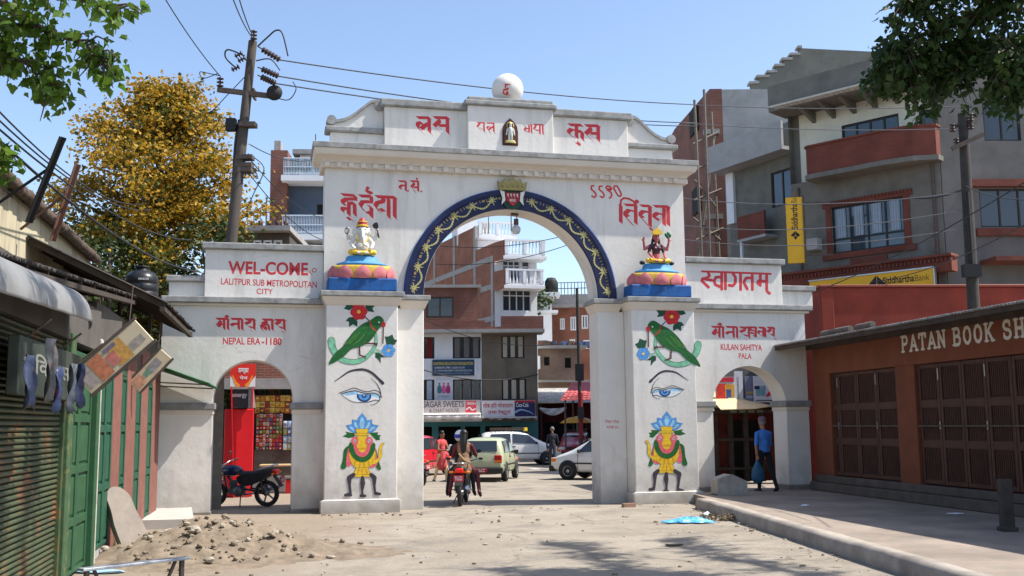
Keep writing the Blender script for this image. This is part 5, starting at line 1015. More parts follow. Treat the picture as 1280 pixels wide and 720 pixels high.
side_quad(mb, -24, -.02, 0, zroof - 2.2); side_quad(mb, -24, -3.3, zroof - 2.2, zroof + .55); side_quad(mb, -3.3, -.02, zroof - 2.199, zroof - 1.1); mb.build('brick_wall', m_brickA, t)
mb = MB()
for z in (zc[0] - .3, zc[1] - .2, zc[2] - .25): side_quad(mb, -24, -.01, z, z + .35, 0, .03)
for s_ in (-3.4, -7.4, -11.6, -15.8, -.35): side_quad(mb, s_ - .18, s_ + .18, 0, zroof + (.57 if s_ < -1 else -2.2), 0, .05)
mb.build('concrete_frame', m_conc, t)
uE = Hf.u(671, 345); wA = [(Hf.u(628, 345), Hf.u(650, 345), zc[1] + .25, zc[1] + 1.75), (Hf.u(652, 345), Hf.u(662, 345), zc[1] + .05, zc[1] + 1.75)]; wB = [(Hf.u(628, 390), Hf.u(664, 390), zc[0] + .3, zc[0] + 1.75)]
mb = MB(); holes(mb, 0, uE, 0, zc[2] + .2, .0, wA + wB, .2); shell(mb, 0, uE, 0, zc[2] + .2, 0, 8); P33 = toF(Hb.loc(-3.3, 0, 0)); mb.box(P33.x + .15, uE - 1.5, P33.y + .02, 9, zc[2] + .21, zroof - .4); mb.build('white_wall', m_bwhite, t)
for o_ in wA + wB: wn = window(t, *o_, 0, 4 if o_[1] - o_[0] > 1.6 else (3 if o_[1] - o_[0] > .8 else 1), 2, m_bwhite, m_glass, .07, split=.7)
def balustrade(par, u0, u1, v, z0, h, m, step=.2, ends=0):
    mb = MB(); mb.box(u0, u1, v - .08, v + .08, z0, z0 + .12); mb.box(u0, u1, v - .1, v + .1, z0 + h - .12, z0 + h)
    for u in np.linspace(u0 + .1, u1 - .1, 3): mb.box(u - .1, u + .1, v - .095, v + .095, z0 + .12, z0 + h - .12)
    u = u0 + .3
    while u < u1 - .2: mb.lathe([(.035, z0 + .12), (.06, z0 + .3), (.03, z0 + .5), (.05, z0 + h - .12)], (u, v, 0), 7); u += step
    if ends:
        mb.box(u1 - .1, u1 + .1, v, v + ends, z0 + h - .11, z0 + h + .01); mb.box(u1 - .1, u1 + .1, v, v + ends, z0 + .01, z0 + .11)
        y = v + .25
        while y < v + ends: mb.lathe([(.035, z0 + .12), (.06, z0 + .3), (.03, z0 + .5), (.05, z0 + h - .12)], (u1, y, 0), 7); y += step
    return mb.build('balustrade', m, par)
for i, (z, p0, p1, py) in enumerate([(zc[1], 632, 679, 365), (zc[2], 631, 681, 320)]):
    u0_, u1_ = Hf.u(p0, py, -1.3), Hf.u(p1, py, -1.3); mb = MB(); mb.box(u0_ - .1, u1_ + .1, -1.4, 0, z - .35, z - .15); sl = mb.build('balcony_slab', m_bwhite, t); balustrade(sl, u0_, u1_, -1.3, z - .149, 1.05, m_bwhite, .22, 1.2)
    mb = MB(); mb.prism([(u0_ - .1, -1.3), (u0_ - .02, -1.3), (.0, -.02), (-.1, -.02)], z - .35, z + .85, 0, 'z'); mb.build('brick_side', m_brickA, sl)
vv = P33.y - .6; u0_, u1_ = P33.x + .1, Hf.u(645, 285, vv); mb = MB(); mb.box(u0_, u1_, vv - .1, 9, zroof - .38, zroof - .2); sl = mb.build('roof_slab', m_bwhite, t); balustrade(sl, u0_, u1_, vv, zroof - .199, 1.0, m_bwhite, .22)
mb = MB(); u_ = Hf.u(639, 280, .6); mb.tube([(u_, .6, zroof - .2), (u_, .6, zroof + 2.6)], .04, 6); mb.tube([(u_ - 1.3, 1.6, zroof - .2), (u_ - 1.3, 1.6, zroof + 2.0)], .03, 6); mb.build('antenna_mast', m_iron, t)
mb = MB(); mb.lathe([(.001, 0), (.45, 0), (.47, .5), (.42, .9), (.15, 1.05), (.001, 1.06)], (u_ - .9, 5, zroof + .1), 16); mb.build('roof_tank', m_conc, t)
mb = MB(); mb.box(-1.2, .2, 6.5, 8.7, zroof - .19, zroof + 1.9); mb.build('roof_hut', m_bwhite, t)
# tank tower, far houses, sheds
pt = W(681, 395, 76); t = thing('tank_tower', 'white pillar tower topped by dark water tanks and creeper behind the brick house', 'tower', (pt.x, pt.y, 0)); zt4 = W(681, 372, 76).z
mb = MB(); mb.box(-.5, .5, -.5, .5, 0, zt4); mb.box(-1.1, 1.1, -.8, .8, zt4, zt4 + .3); mb.box(-.95, .95, -.7, .7, zt4 - 1.2, zt4 - 1.0); mb.build('tower', m_bwhite, t)
for x in (-.5, .5): mb = MB(); mb.lathe([(.001, 0), (.46, 0), (.47, .9), (.3, 1.15), (.001, 1.2)], (x, 0, zt4 + .3), 16); mb.build('tank', m_black, t)
mb = MB()
for i in range(160): mb.obox((random.gauss(-.4, .5), -.7 + random.gauss(0, .3), zt4 + random.gauss(-.2, .5)), (.25, .2, .02), Matrix.Rotation(random.uniform(0, 6), 3, (random.random(), random.random(), random.random() + .1)))
mb.build('creeper', leafmat('creeper_leaf', [(.03, .07, .015), (.10, .15, .05)]), t)
Fd = Fr(*W(672, 500, 78).xy, 0, R(-8)); t = thing('far_brick_house', 'orange brick house with white framed windows far behind on the right of the arch', 'building', fr=Fd)
fo = lambda a, b, c, d_: (Fd.u(a, (c + d_) / 2), Fd.u(b, (c + d_) / 2), Fd.z((a + b) / 2, d_), Fd.z((a + b) / 2, c))
ops = [fo(713, 720, 396, 413), fo(727, 735, 394, 411), fo(737, 745, 393, 410), fo(700, 706, 398, 412), fo(729, 737, 425, 436), fo(712, 719, 424, 437)]
ze = Fd.z(715, 385); mb = MB(); ul, ur = Fd.u(686, 420), Fd.u(775, 420); holes(mb, ul, ur, 0, ze, 0, ops, .2); shell(mb, ul, ur, 0, ze, 0, 8); mb.build('brick_wall', m_brickA, t)
for o_ in ops: window(t, *o_, -.06, 2, 1, m_bwhite, m_glass, .1)
mb = MB(); mb.box(ul - .4, ur, -.6, 8, ze + .001, ze + .25); mb.box(ul - .2, ur, -.3, 8, ze + .251, ze + 1.0); rf = mb.build('roof_terrace', m_conc, t)
mb = MB()
for k in range(22): u = ul + (ur - ul) * k / 21; mb.tube([(u, -.3, ze + 1.0), (u, -.3, ze + 1.9)], .03, 5)
mb.tube([(ul, -.3, ze + 1.9), (ur, -.3, ze + 1.9)], .03, 5); mb.tube([(ul, -.3, ze + 1.45), (ur, -.3, ze + 1.45)], .03, 5); mb.build('railing', m_iron, rf)
Fc = Fr(*W(672, 500, 68).xy, 0, R(4)); t = thing('low_brick_house', 'low pale brick house with small dark windows behind the tin shed', 'building', fr=Fc)
fo = lambda a, b, c, d_: (Fc.u(a, (c + d_) / 2), Fc.u(b, (c + d_) / 2), Fc.z((a + b) / 2, d_), Fc.z((a + b) / 2, c))
ops = [fo(680, 687, 446, 457), fo(706, 714, 447, 460)]; ze = Fc.z(700, 436); mb = MB(); ul, ur = Fc.u(668, 460), Fc.u(726, 460); holes(mb, ul, ur, 0, ze, 0, ops, .25); shell(mb, ul, ur, 0, ze, 0, 6); mb.build('brick_wall', m_brickC, t)
for o_ in ops: window(t, *o_, .02, 1, 1, m_dframe, m_dark, .06)
mb = MB(); mb.box(ul - .2, ur + .3, -.5, 6, ze + .001, ze + .2); z5 = Fc.z(700, 478); mb.box(ul - .1, ur + 5, -.5, -.02, z5, z5 + .15); mb.build('roof_slab', m_conc, t)
mb = MB(); mb.box(ul - .9, ul + .3, -.9, -.1, Fc.z(675, 462), Fc.z(675, 446)); mb.build('white_box_room', m_bwhite, t)
mb = MB()
for i in range(30): mb.obox((ul + random.uniform(.5, 4), random.uniform(-.3, 1), ze + .3), (random.uniform(.2, .7), .3, random.uniform(.2, .5)), Matrix.Rotation(random.uniform(-.4, .4), 3, 'Z'), i % 3)
mb.build('roof_clutter', [m_brickB, m_iron, paint('clutter_blue', (70, 90, 130))], t)
Fe = Fr(*W(672, 520, 60).xy, 0, R(6)); t = thing('tin_shed', 'tin roofed market shed with dark red front right of the corner house', 'shed', fr=Fe)
ur = Fe.u(772, 500); mb = MB(); zs_ = Fe.z(700, 504); corr(mb, (-.1, -1.6, zs_), (ur, -1.6, zs_), (ur, 2.5, zs_ + .95), (-.1, 2.5, zs_ + .95), 30, .02); mb.build('tin_roof', mat('bright_tin', (.5, .49, .46), .6, .15, 3, dirt=((.14, .10, .08), 3, .52, .8)), t)
mb = MB(); zw = Fe.z(700, 490, 3.4); mb.box(-.2, ur, 3.2, 3.5, 0, zw + .25); mb.build('back_wall', m_brickC, t)
mb = MB(); mb.box(0, ur, 0, .15, 0, zs_); mb.build('front', paint('dark_red_front', (96, 26, 30), .8, .25, 1.5, dirt=(P((30, 20, 20)), 1.2, .5, .9)), t)
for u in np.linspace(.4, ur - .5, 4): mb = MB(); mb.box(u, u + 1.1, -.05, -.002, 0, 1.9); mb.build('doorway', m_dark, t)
mb = MB(); mb.tube([(0, -1.5, 0), (0, -1.5, zs_)], .05, 6); mb.tube([(ur * .5, -1.5, 0), (ur * .5, -1.5, zs_)], .05, 6); mb.build('post', m_iron, t)
def hang_cloth(label, c, wd, hh, m, rz=0, sag=.25, name='cloth_sheet'):
    mb = MB(); vs_ = []
    for j in range(7):
        for k in range(13): x = k / 12 * 2 - 1; vs_.append((x * wd / 2, .05 * math.sin(k * 1.3 + j), -hh * (j / 6) * (1 - .75 * x * x) - sag * (1 - x * x) * .3))
    mb.add(vs_, [(j * 13 + k, j * 13 + k + 1, (j + 1) * 13 + k + 1, (j + 1) * 13 + k) for j in range(6) for k in range(12)], 0, True); o = mb.build(name, m, None, loc=c); o.rotation_euler = (0, 0, rz); md = o.modifiers.new('t', 'SOLIDIFY'); md.thickness = .02; tag(o, label, 'cloth')
hang_cloth('white cloth hung sagging under the tin shed roof', W(691, 509, 57.5), 1.5, .38, paint('white_cloth', (225, 222, 216)))
ra = W(724, 497, 52); t = thing('red_awning', 'faded red sloping awning roof beside the right pier of the arch', 'awning', (ra.x, ra.y, 0), R(6)); za = W(724, 501, 52).z
mb = MB(); corr(mb, (-1.2, -1.4, za), (3.0, -1.4, za), (3.0, 2, za + 1.0), (-.0, 2, za + 1.0), 16, .02); mb.build('sheet', paint('faded_red_sheet', (190, 84, 84), .7, .15, 2), t)
for x in (-.9, 2.8):
    for y in (-1.2, 1.9): mb = MB(); mb.tube([(x + (.9 if y > 0 and x < 0 else 0), y, 0), (x + (.9 if y > 0 and x < 0 else 0), y, za + (.02 if y < 0 else .95))], .05, 6); mb.build('leg', m_iron, t)
pm = W(722, 560, 54); t = thing('market_umbrella', 'small yellow umbrella over a street stall under the red awning', 'umbrella', (pm.x, pm.y, 0)); zu = W(722, 520, 54).z
mb = MB(); mb.lathe([(.9, zu - .35), (.55, zu - .12), (.03, zu)], (0, 0, 0), 8, 0, smooth=False); q = mb.build('canopy', paint('umbrella_yellow', (226, 170, 50)), t); md = q.modifiers.new('t', 'SOLIDIFY'); md.thickness = .01
mb = MB(); mb.tube([(0, 0, 0), (0, 0, zu)], .025, 6); mb.build('pole', m_steel, t)
# block of far houses closing the view behind the arch
for i, (px0, px1, py, d, c_, lb) in enumerate([(735, 830, 452, 90, m_brickC, 'pale brick house block standing far behind the right pier'), (430, 545, 330, 84, m_brickB, 'dark red brick house far behind the left pier')]):
    a, b = W(px0, 500, d), W(px1, 500, d); Fz = Fr(a.x, a.y, 0, 0); ww = b.x - a.x; zz_ = W((px0 + px1) / 2, py, d).z; t = thing('brick_house', lb, 'building', fr=Fz)
    ops = [(u, u + .9, z, z + 1.3) for u in np.arange(.8, ww - 1.2, 2.2) for z in np.arange(1.2, zz_ - 1.5, 2.7)]
    mb = MB(); holes(mb, 0, ww, 0, zz_, 0, ops, .2); shell(mb, 0, ww, 0, zz_, 0, 8); mb.build('wall', c_, t)
    for o_ in ops[:40]: window(t, *o_, 0, 2, 1, m_bwhite, m_glass, .08)
# --- blue grey house left of the gate, and a low flat roof
Fg = Fr(*W(360, 300, 46).xy, 0, R(4)); t = thing('blue_house', 'blue grey house with railed balconies rising behind the left shoulder of the gate', 'building', fr=Fg)
g = lambda px, py, v=0: Fg.uz(px, py, v)
uL_, uR_ = g(361, 250)[0], g(440, 250)[0]; zf = [g(380, y)[1] for y in (298, 226)]; op = [(g(396, 260)[0], g(409, 260)[0], g(400, 281)[1], g(400, 255)[1])]
mb = MB(); holes(mb, uL_, uR_, 0, zf[1], 0, op, .2); shell(mb, uL_, uR_, 0, zf[1], 0, 7); mb.build('wall', paint('slate_wall', (82, 94, 112), .9, .12, 1), t); window(t, *op[0], 0, 1, 1, m_dframe, m_dark)
mb = MB(); q = g(340, 250)[0]; mb.box(q, uL_ - .001, -.6, 6, 0, g(345, 192)[1]); mb.build('brick_end', m_brickB, t)
mb = MB(); mb.box(g(344, 185)[0], g(352, 185)[0], -.3, .4, g(345, 192)[1], g(345, 178)[1]); mb.build('chimney', m_conc, t)
for z, zt_ in ((zf[0], g(380, 275)[1]), (zf[1], g(380, 205)[1])):
    mb = MB(); mb.box(uL_ - .2, uR_, -1.1, 0, z - .25, z); sl = mb.build('balcony_slab', m_bwhite, t); mb = MB()
    for u in np.linspace(uL_ - .1, uR_, 44): mb.tube([(u, -1.0, z), (u, -1.0, zt_)], .022, 5)
    for h in (z + .1, (z + zt_) / 2, zt_): mb.tube([(uL_ - .1, -1.0, h), (uR_, -1.0, h)], .03, 5)
    mb.build('railing', paint('pale_rail', (176, 190, 204)), sl)
mb = MB(); a_, zA = g(372, 225); mb.box(a_, uR_, .6, 4, zf[1] + .001, g(390, 190)[1]); mb.build('penthouse', m_bwhite, t); mb = MB(); mb.box(a_ - .3, uR_ + .2, .3, 4.3, g(390, 190)[1] + .001, g(390, 187)[1] + .1); mb.build('penthouse_roof', m_conc, t)
mb = MB(); mb.tube([(g(391, 180)[0], 1, g(391, 190)[1]), (g(391, 180)[0], 1, g(391, 160)[1])], .025, 5); mb.build('aerial', m_iron, t)
mb = MB()
for i in range(60): mb.obox((g(364, 200)[0] + random.uniform(0, 1.6), -.7 + random.uniform(0, .5), zf[1] + .3 + random.uniform(0, .5)), (.25, .2, .02), Matrix.Rotation(random.uniform(0, 6), 3, (random.random(), random.random(), .3)))
mb.build('pot_plants', leafmat('weed_leaf', []), t) if False else mb.build('pot_plants', leafmat('creeper_leaf', []) if 'creeper_leaf' not in _mc else _mc['creeper_leaf'], t)
Fh = Fr(*W(297, 320, 40).xy, 0, R(2)); t = thing('flat_roof_house', 'low flat roofed house with plant pots and white window frames behind the welcome panel', 'building', fr=Fh)
a_, b_ = Fh.u(286, 300), Fh.u(362, 300); zt5 = Fh.z(325, 291); ops = [(Fh.u(p_, 300), Fh.u(p_ + 11, 300), Fh.z(320, 312), Fh.z(320, 300)) for p_ in (303, 316, 329, 342)]
mb = MB(); holes(mb, a_, b_, 0, zt5, 0, ops, .2); shell(mb, a_, b_, 0, zt5, 0, 6); mb.build('wall', paint('dark_brown_wall', (80, 72, 66), .9, .2, 2), t)
for o_ in ops: window(t, *o_, -.03, 1, 1, m_bwhite, m_glass, .08)
mb = MB(); mb.box(a_ - .2, b_ + .1, -.5, 6, zt5 + .001, zt5 + .2); rf = mb.build('roof_slab', m_conc, t); mb = MB(); zr_ = Fh.z(330, 268)
for u in np.linspace(a_ + .3, b_ - .1, 9): mb.tube([(u, -.4, zt5 + .2), (u, -.4, zr_)], .018, 5)
mb.tube([(a_ + .3, -.4, zr_), (b_, -.4, zr_)], .02, 5); mb.build('railing', m_iron, rf)
for i in range(6): mb = MB(); u = a_ + .6 + i * .33; mb.lathe([(.001, 0), (.08, 0), (.11, .22), (.001, .2)], (u, -.2, zt5 + .2), 8); mb.build('plant_pot', paint('pot_dark', (70, 50, 46)), rf)
mb = MB(); ux = Fh.u(333, 260); mb.tube([(ux, 0, zt5 + .2), (ux, 0, Fh.z(333, 248))], .03, 5); mb.build('mast', m_iron, rf)
# --- shops seen through the side arches
Fl = Fr(*W(262, 600, 29.5).xy, 0, R(8)); t = thing('grocery_shop', 'brick grocery shop with open front seen through the left side arch', 'shop building', fr=Fl)
a_, b_ = Fl.u(225, 550), Fl.u(420, 550); zz_ = Fl.z(345, 473)
mb = MB(); mb.box(a_, b_, 0, .25, zz_, zz_ + 1.6); mb.build('brick_wall', m_brickB, t)
mb = MB(); mb.box(a_, b_, -.15, .2, zz_ - .30, zz_ - .001); mb.build('lintel', m_conc, t)
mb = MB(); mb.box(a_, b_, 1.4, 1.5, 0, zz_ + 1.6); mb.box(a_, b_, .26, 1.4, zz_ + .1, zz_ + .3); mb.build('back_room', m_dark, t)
mb = MB(); mb.box(a_, b_, -.2, .9, 0, .42); mb.build('counter_step', m_conc, t)
mb = MB(); mb.box(Fl.u(318, 550), Fl.u(366, 550), -.03, .12, .42, Fl.z(345, 562)); mb.build('counter_front', mat('dark_counter', (.07, .05, .04), .8, .3, 4), t)
def stock(par_lbl, px0, px1, py0, py1, nx, ny, cols, v, name, lab, kind=0):
    o = thing(name, lab, 'packets', fr=Fl); u0, u1 = Fl.u(px0, 540, v), Fl.u(px1, 540, v); z1, z0 = Fl.z(345, py0, v), Fl.z(345, py1, v); rs = random.Random(px0)
    mb = MB(); ms = [paint('packet_%d_%d_%d' % c, c, .35, .45, 14) for c in cols]; du, dz_ = (u1 - u0) / nx, (z1 - z0) / ny
    for i in range(nx):
        for j in range(ny):
            u, z = u0 + (i + .5) * du, z0 + (j + .5) * dz_; k = rs.randrange(len(cols))
            if kind == 1: mb.lathe([(.001, -dz_ * .48), (du * .34, -dz_ * .48), (du * .34, dz_ * .1), (du * .12, dz_ * .28), (du * .12, dz_ * .46), (.001, dz_ * .46)], (u, v, z), 8, k)
            else:
                P4 = [(-1, -1), (1, -1), (1, 1), (-1, 1)]; vs_ = [(u + x * du * .47, v + rs.uniform(-.01, .01), z + y * dz_ * .46) for x, y in P4]; mb.add(vs_ + [(u, v - .05, z)], [(0, 1, 4), (1, 2, 4), (2, 3, 4), (3, 0, 4)], k, True)
                mb.add([(u + x * du * .25, v - .052, z + y * dz_ * .15) for x, y in P4], [(0, 1, 2, 3)], rs.randrange(len(cols)))
    mb.build('packets', ms, o); mb = MB(); mb.box(u0 - .03, u1 + .03, v + .03, v + .06, z0 - .02, z1 + .02); mb.build('backing', m_dark, o)
stock('', 322, 366, 478, 494, 13, 1, [(30, 70, 50), (40, 60, 44), (120, 80, 40), (50, 40, 40)], .3, 'bottle_row', 'row of dark green bottles on the top shelf of the grocery', 1)
stock('', 318, 368, 494, 517, 8, 3, [(206, 160, 50), (190, 120, 50), (150, 60, 50), (214, 190, 90)], .1, 'packet_string', 'yellow snack packets hanging in the upper rows of the grocery front')
stock('', 320, 353, 517, 563, 8, 9, [(170, 40, 50), (196, 60, 60), (110, 70, 120), (120, 140, 70), (210, 170, 150)], .0, 'packet_string', 'red and purple snack packets hanging in the middle of the grocery front')
stock('', 354, 369, 526, 563, 3, 4, [(150, 176, 206), (196, 206, 214), (150, 150, 90), (90, 110, 150)], -.04, 'packet_string', 'pale blue packets hanging at the right of the grocery front')
mb = MB(); a_, b_ = Fl.u(326, 580, -.5), Fl.u(372, 580, -.5); zt5 = Fl.z(350, 580, -.5); tb = thing('shop_table', 'plank table before the grocery front behind the parked motorcycle', 'table', fr=Fl)
mb.box(a_, b_ + .3, -.9, -.35, zt5 - .05, zt5); mb.build('tabletop', paint('plank', (196, 172, 130)), tb, .006)
for x in (a_ + .15, b_): 
    for y in (-.8, -.45): mb = MB(); mb.box(x - .03, x + .03, y - .03, y + .03, 0, zt5 - .051); mb.build('leg', m_woodpole, tb)
mb = MB(); u = Fl.u(363, 607, -1); mb.box(u - .12, u + .2, -1.1, -.8, 0, .36); mb.box(u - .13, u + .21, -1.11, -.79, .36, .39, 1); ob = mb.build('crate', [paint('red_crate', (190, 30, 36)), m_black], None, .01); ob.location = Fl.o; ob.rotation_euler = (0, 0, Fl.a); tag(ob, 'small red crate on the ground below the plank table', 'crate')
# red cooler with its header board
pk = GN(300, 628); Fk = Fr(*W(300, 600, 27.3).xy, 0, R(14)); t = thing('drinks_kiosk', 'tall red drinks kiosk with a printed header board on slanting red legs', 'kiosk', fr=Fk)
kx_ = lambda px, py=540, v=0: Fk.u(px, py, v); kz = lambda py, px=300, v=0: Fk.z(px, py, v)
m_kred = paint('kiosk_red', (216, 28, 38), .45, .1, 2)
mb = MB(); mb.box(kx_(280), kx_(317), .1, .9, 0, kz(511)); mb.build('cabinet', m_kred, t, .02)
mb = MB(); mb.prism([(kx_(286), kz(484)), (kx_(318), kz(484)), (kx_(318), kz(455)), (kx_(286), kz(455))], -.1, -.04); hd = mb.build('header', paint('kiosk_header', (226, 50, 40), .45, .08), t)
mb = MB()
for s_, x in ((1, 286.2), (-1, 317.8)): mb.poly([(kx_(x), kz(483.5)), (kx_(x + s_ * 10), kz(483.5)), (kx_(x), kz(470))], -.104)
mb.build('white_corner', m_bwhite, hd)
mb = MB(); 
for k, (x0, x1) in enumerate(((289, 296), (314, 307))): mb.strips(brush([sm([(kx_(x0), kz(470)), (kx_((x0 + x1) / 2), kz(478)), (kx_(x1), kz(482))], False)], (.03, .10)), -.107 - .001 * k, 0, .01)
mb.build('orange_flame', paint('flame_orange', (236, 150, 60)), hd)
text('ठण्डा', .16, 'lettering', m_bwhite, hd, T(kx_(296), -.108, kz(468)), kx_(309) - kx_(296), .03); text('पेय', .10, 'lettering', m_bwhite, hd, T(kx_(298), -.108, kz(474.5)), .2, .02)
for x0, x1 in ((288, 294.5), (315, 312.5)): mb = MB(); mb.beam((kx_(x0), -.07, kz(484)), (kx_(x1), -.07, 0), .03, .11, 0, (0, 1, 0)); mb.build('leg', m_kred, t)
mb = MB(); mb.box(kx_(287), kx_(309), .0, .5, kz(510), kz(487)); mb.build('dark_box', paint('box_dark', (50, 56, 62), .5, .2), t); mb = MB(); mb.poly([(kx_(309.5), kz(510)), (kx_(319), kz(510)), (kx_(316), kz(487)), (kx_(309.5), kz(484))], -.02); q = mb.build('grey_flap', paint('flap', (176, 176, 172)), t); md = q.modifiers.new('t', 'SOLIDIFY'); md.thickness = .02
text('energy', .12, 'lettering', m_bwhite, t, T(kx_(289), -.004, kz(498)), .38, .02)
# weathered door leaf standing open in the left arch
p0, p1 = GN(264, 640), GN(279, 638); t = thing('timber_post', 'grey weathered timber door post standing just inside the left side arch', 'post', (W(270, 600, 23.6).x, 23.6, 0), R(20))
mb = MB(); mb.box(-.10, .12, -.07, .07, 0, W(270, 452, 23.6).z + .3); mb.build('upright', m_woodpole, t, .01); mb = MB(); mb.box(-.34, -.101, -.03, .03, 0, W(270, 452, 23.6).z + .2); mb.build('board', m_dark, t)
# right arch: stall, posters, sheet awning, timber frame
Fr2 = Fr(*W(885, 600, 28.5).xy, FZ, R(10)); t = thing('market_stall', 'dark timber stall with rust red doors seen through the right side arch', 'stall', fr=Fr2)
q = lambda px, py=560, v=0: Fr2.uz(px, py, v)
a_, b_ = q(872)[0], q(1000)[0]; zs_ = q(930, 512)[1]
mb = MB(); mb.box(a_, b_, .3, 3, 0, zs_ + 1.9); mb.build('back_wall', paint('rust_wall', (112, 48, 36), .9, .3, 1.5, dirt=(P((40, 26, 24)), 1.5, .48, .9)), t)
for x in (892, 911, 930, 950): mb = MB(); u = q(x)[0]; mb.box(u, u + .12, -.06, .06, 0, zs_); mb.build('post', mat('dark_timber', (.055, .042, .033)), t)
for py in (548, 584): mb = MB(); mb.box(a_, q(962)[0], -.1, -.061, q(910, py)[1] - .07, q(910, py)[1]); mb.build('rail', mat('dark_timber', (.055, .042, .033)), t)
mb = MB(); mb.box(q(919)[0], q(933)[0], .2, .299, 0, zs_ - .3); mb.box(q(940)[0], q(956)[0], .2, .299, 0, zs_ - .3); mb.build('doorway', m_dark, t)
mb = MB(); mb.box(a_, b_, -.15, .3, zs_ - .10, zs_); bmx = mb.build('lintel', mat('dark_timber', (.055, .042, .033)), t); mb = MB()
for k in range(4): u = q(912 + k * 11)[0]; mb.box(u, u + .18, -.155, -.151, zs_ - .085, zs_ - .015)
mb.build('pasted_strip', paint('pasted', (120, 130, 124)), bmx)
mb = MB(); c = [q(886, 514)[0], q(962, 514)[0]]; cx_poly(mb, [(c[0], -.9, zs_ + .0), (c[0] + .95, -.9, zs_ + .02), (c[1], -.2, zs_ + .10), (q(912)[0] - .4, .25, zs_ + .55), (c[0], .25, zs_ + .5)], .02); mb.build('canvas_roof', paint('tan_canvas', (222, 196, 150)), t)
m_pw = paint('poster_paper', (200, 206, 214), .7, .08, 4)
def poster(name, lab, px0, px1, py0, py1, v, base, blobs, tilt=0):
    o = thing(name, lab, 'poster', fr=Fr2); a, z0 = q((px0), py1, v); b, z1 = q(px1, py0, v); mb = MB(); mb.box(a, b, v, v + .02, z0, z1); bd = mb.build('sheet', base, o)
    for k, (c_, pts) in enumerate(blobs):
        mb = MB(); mb.poly(sm([(a + (b - a) * x, z0 + (z1 - z0) * y) for x, y in pts], n=3), v - .003 - .0015 * k); mb.build('print', paint('print_%d_%d_%d' % c_, c_, .6, .3, 9), bd)
sq = lambda x0, x1, y0, y1: [(x0, y0), ((x0 + x1) / 2, y0), (x1, y0), (x1, (y0 + y1) / 2), (x1, y1), ((x0 + x1) / 2, y1), (x0, y1), (x0, (y0 + y1) / 2)]
poster('wall_poster', 'red and yellow printed poster with a blue figure, leftmost in the right side arch', 895, 918, 471, 503, -.25, m_pw, [((206, 60, 50), sq(.04, .6, .12, .72)), ((214, 160, 60), sq(.5, .96, .2, .7)), ((60, 90, 150), sq(.55, .8, .14, .5)), ((190, 40, 60), sq(.1, .95, .8, .98))])
poster('wall_poster', 'narrow white poster standing second from left in the right side arch', 919, 928, 464, 502, -.2, m_pw, [((150, 156, 170), sq(.3, .5, .1, .8))])
poster('wall_poster', 'pale striped poster between two white ones in the right side arch', 932, 942, 470, 505, -.15, paint('poster_grey', (196, 198, 196)), [((150, 160, 180), sq(.1, .9, .2, .3)), ((176, 150, 90), sq(.1, .9, .36, .44))])
poster('wall_poster', 'white poster with a blue and red bird drawing, rightmost in the right side arch', 942.5, 966, 470, 503, -.2, m_pw, [((120, 160, 176), sq(.12, .6, .25, .62)), ((24, 40, 70), sq(.05, .3, .5, .62)), ((200, 40, 70), [(.6, .2), (.9, .3), (.95, .5), (.75, .4)]), ((90, 90, 96), sq(.1, .9, .05, .09))])
mb = MB(); mb.box(a_, b_, .24, .29, zs_ + .05, zs_ + 1.8); ob = mb.build('board_wall', mat('grey_boards', (.12, .12, .12), .9, .3, 3), t)
# stone against the right pillar
ps = W(911, 612, 23.6); mb = MB(); mb.prism([(-.34, 0), (.36, 0), (.36, .30), (.0, .46), (-.34, .36)], -.2, .2); ob = mb.build('stone_block', mat('dusty_stone', (.40, .37, .33), .95, .2, 4, .015, 14, dirt=((.2, .18, .16), 3, .5, .6)), None, .03, loc=(ps.x, ps.y, FZ)); ob.rotation_euler = (0, 0, .2); tag(ob, 'grey gable topped stone block beside the right pillar on the footpath', 'stone block')
# ---------------------------------------------------------------- murals on the gate pillars
WEAR = dict(bump=.003, bscale=20, dirt=(P((196, 192, 180)), 13, .615, .75))
m_mg = paint('mural_green', (26, 96, 40), .75, 0.34, 12, **WEAR); m_mg2 = paint('mural_dark_green', (22, 74, 52), .75, 0.34, 12, **WEAR); m_mg3 = paint('mural_light_green', (120, 186, 150), .75, 0.32, 9, **WEAR); m_mgo = paint('mural_outline', (34, 40, 40), .6, .1); m_lg = paint('mural_leaf_green', (110, 160, 50))
m_mr = paint('mural_red', (196, 36, 44), .75, 0.30000000000000004, 12, **WEAR); m_my = paint('mural_yellow', (226, 186, 40), .75, 0.26, 12, **WEAR); m_mb = paint('mural_blue', (84, 150, 214), .75, 0.34, 12, **WEAR); m_mbd = paint('mural_deep_blue', (36, 74, 120), .75, 0.29000000000000004, 12, **WEAR); m_mpk = paint('mural_pink', (226, 96, 110), .75, 0.29000000000000004, 12, **WEAR); m_mgr = paint('mural_grey', (60, 54, 62), .75, 0.34, 9, **WEAR); m_mbr = paint('mural_brown', (92, 50, 50), .75, 0.29000000000000004, 9, **WEAR); m_mw = paint('mural_white', (226, 228, 228)); m_mpb = paint('mural_pale_blue', (150, 196, 224), .75, 0.29000000000000004, 9, **WEAR); m_mor = paint('mural_orange', (214, 130, 40))
def mural(par, name, x0, y0, sc, items, v0=0.0):
    ms = []; mb = MB(); z = .6
    for it in items:
        m, kind = it[0], it[1]
        if m not in ms: ms.append(m)
        k = ms.index(m); v = v0 - z / 1000; z += .25
        if kind == 'p': mb.poly([G.uz(x0 + p[0] / sc, y0 + p[1] / sc, v) for p in it[2]], v, k)
        else: mb.strips(onwall(G, v, brush(it[3], it[2], 8), x0, y0, sc), v, k, .004)
    return mb.build(name, ms, par)
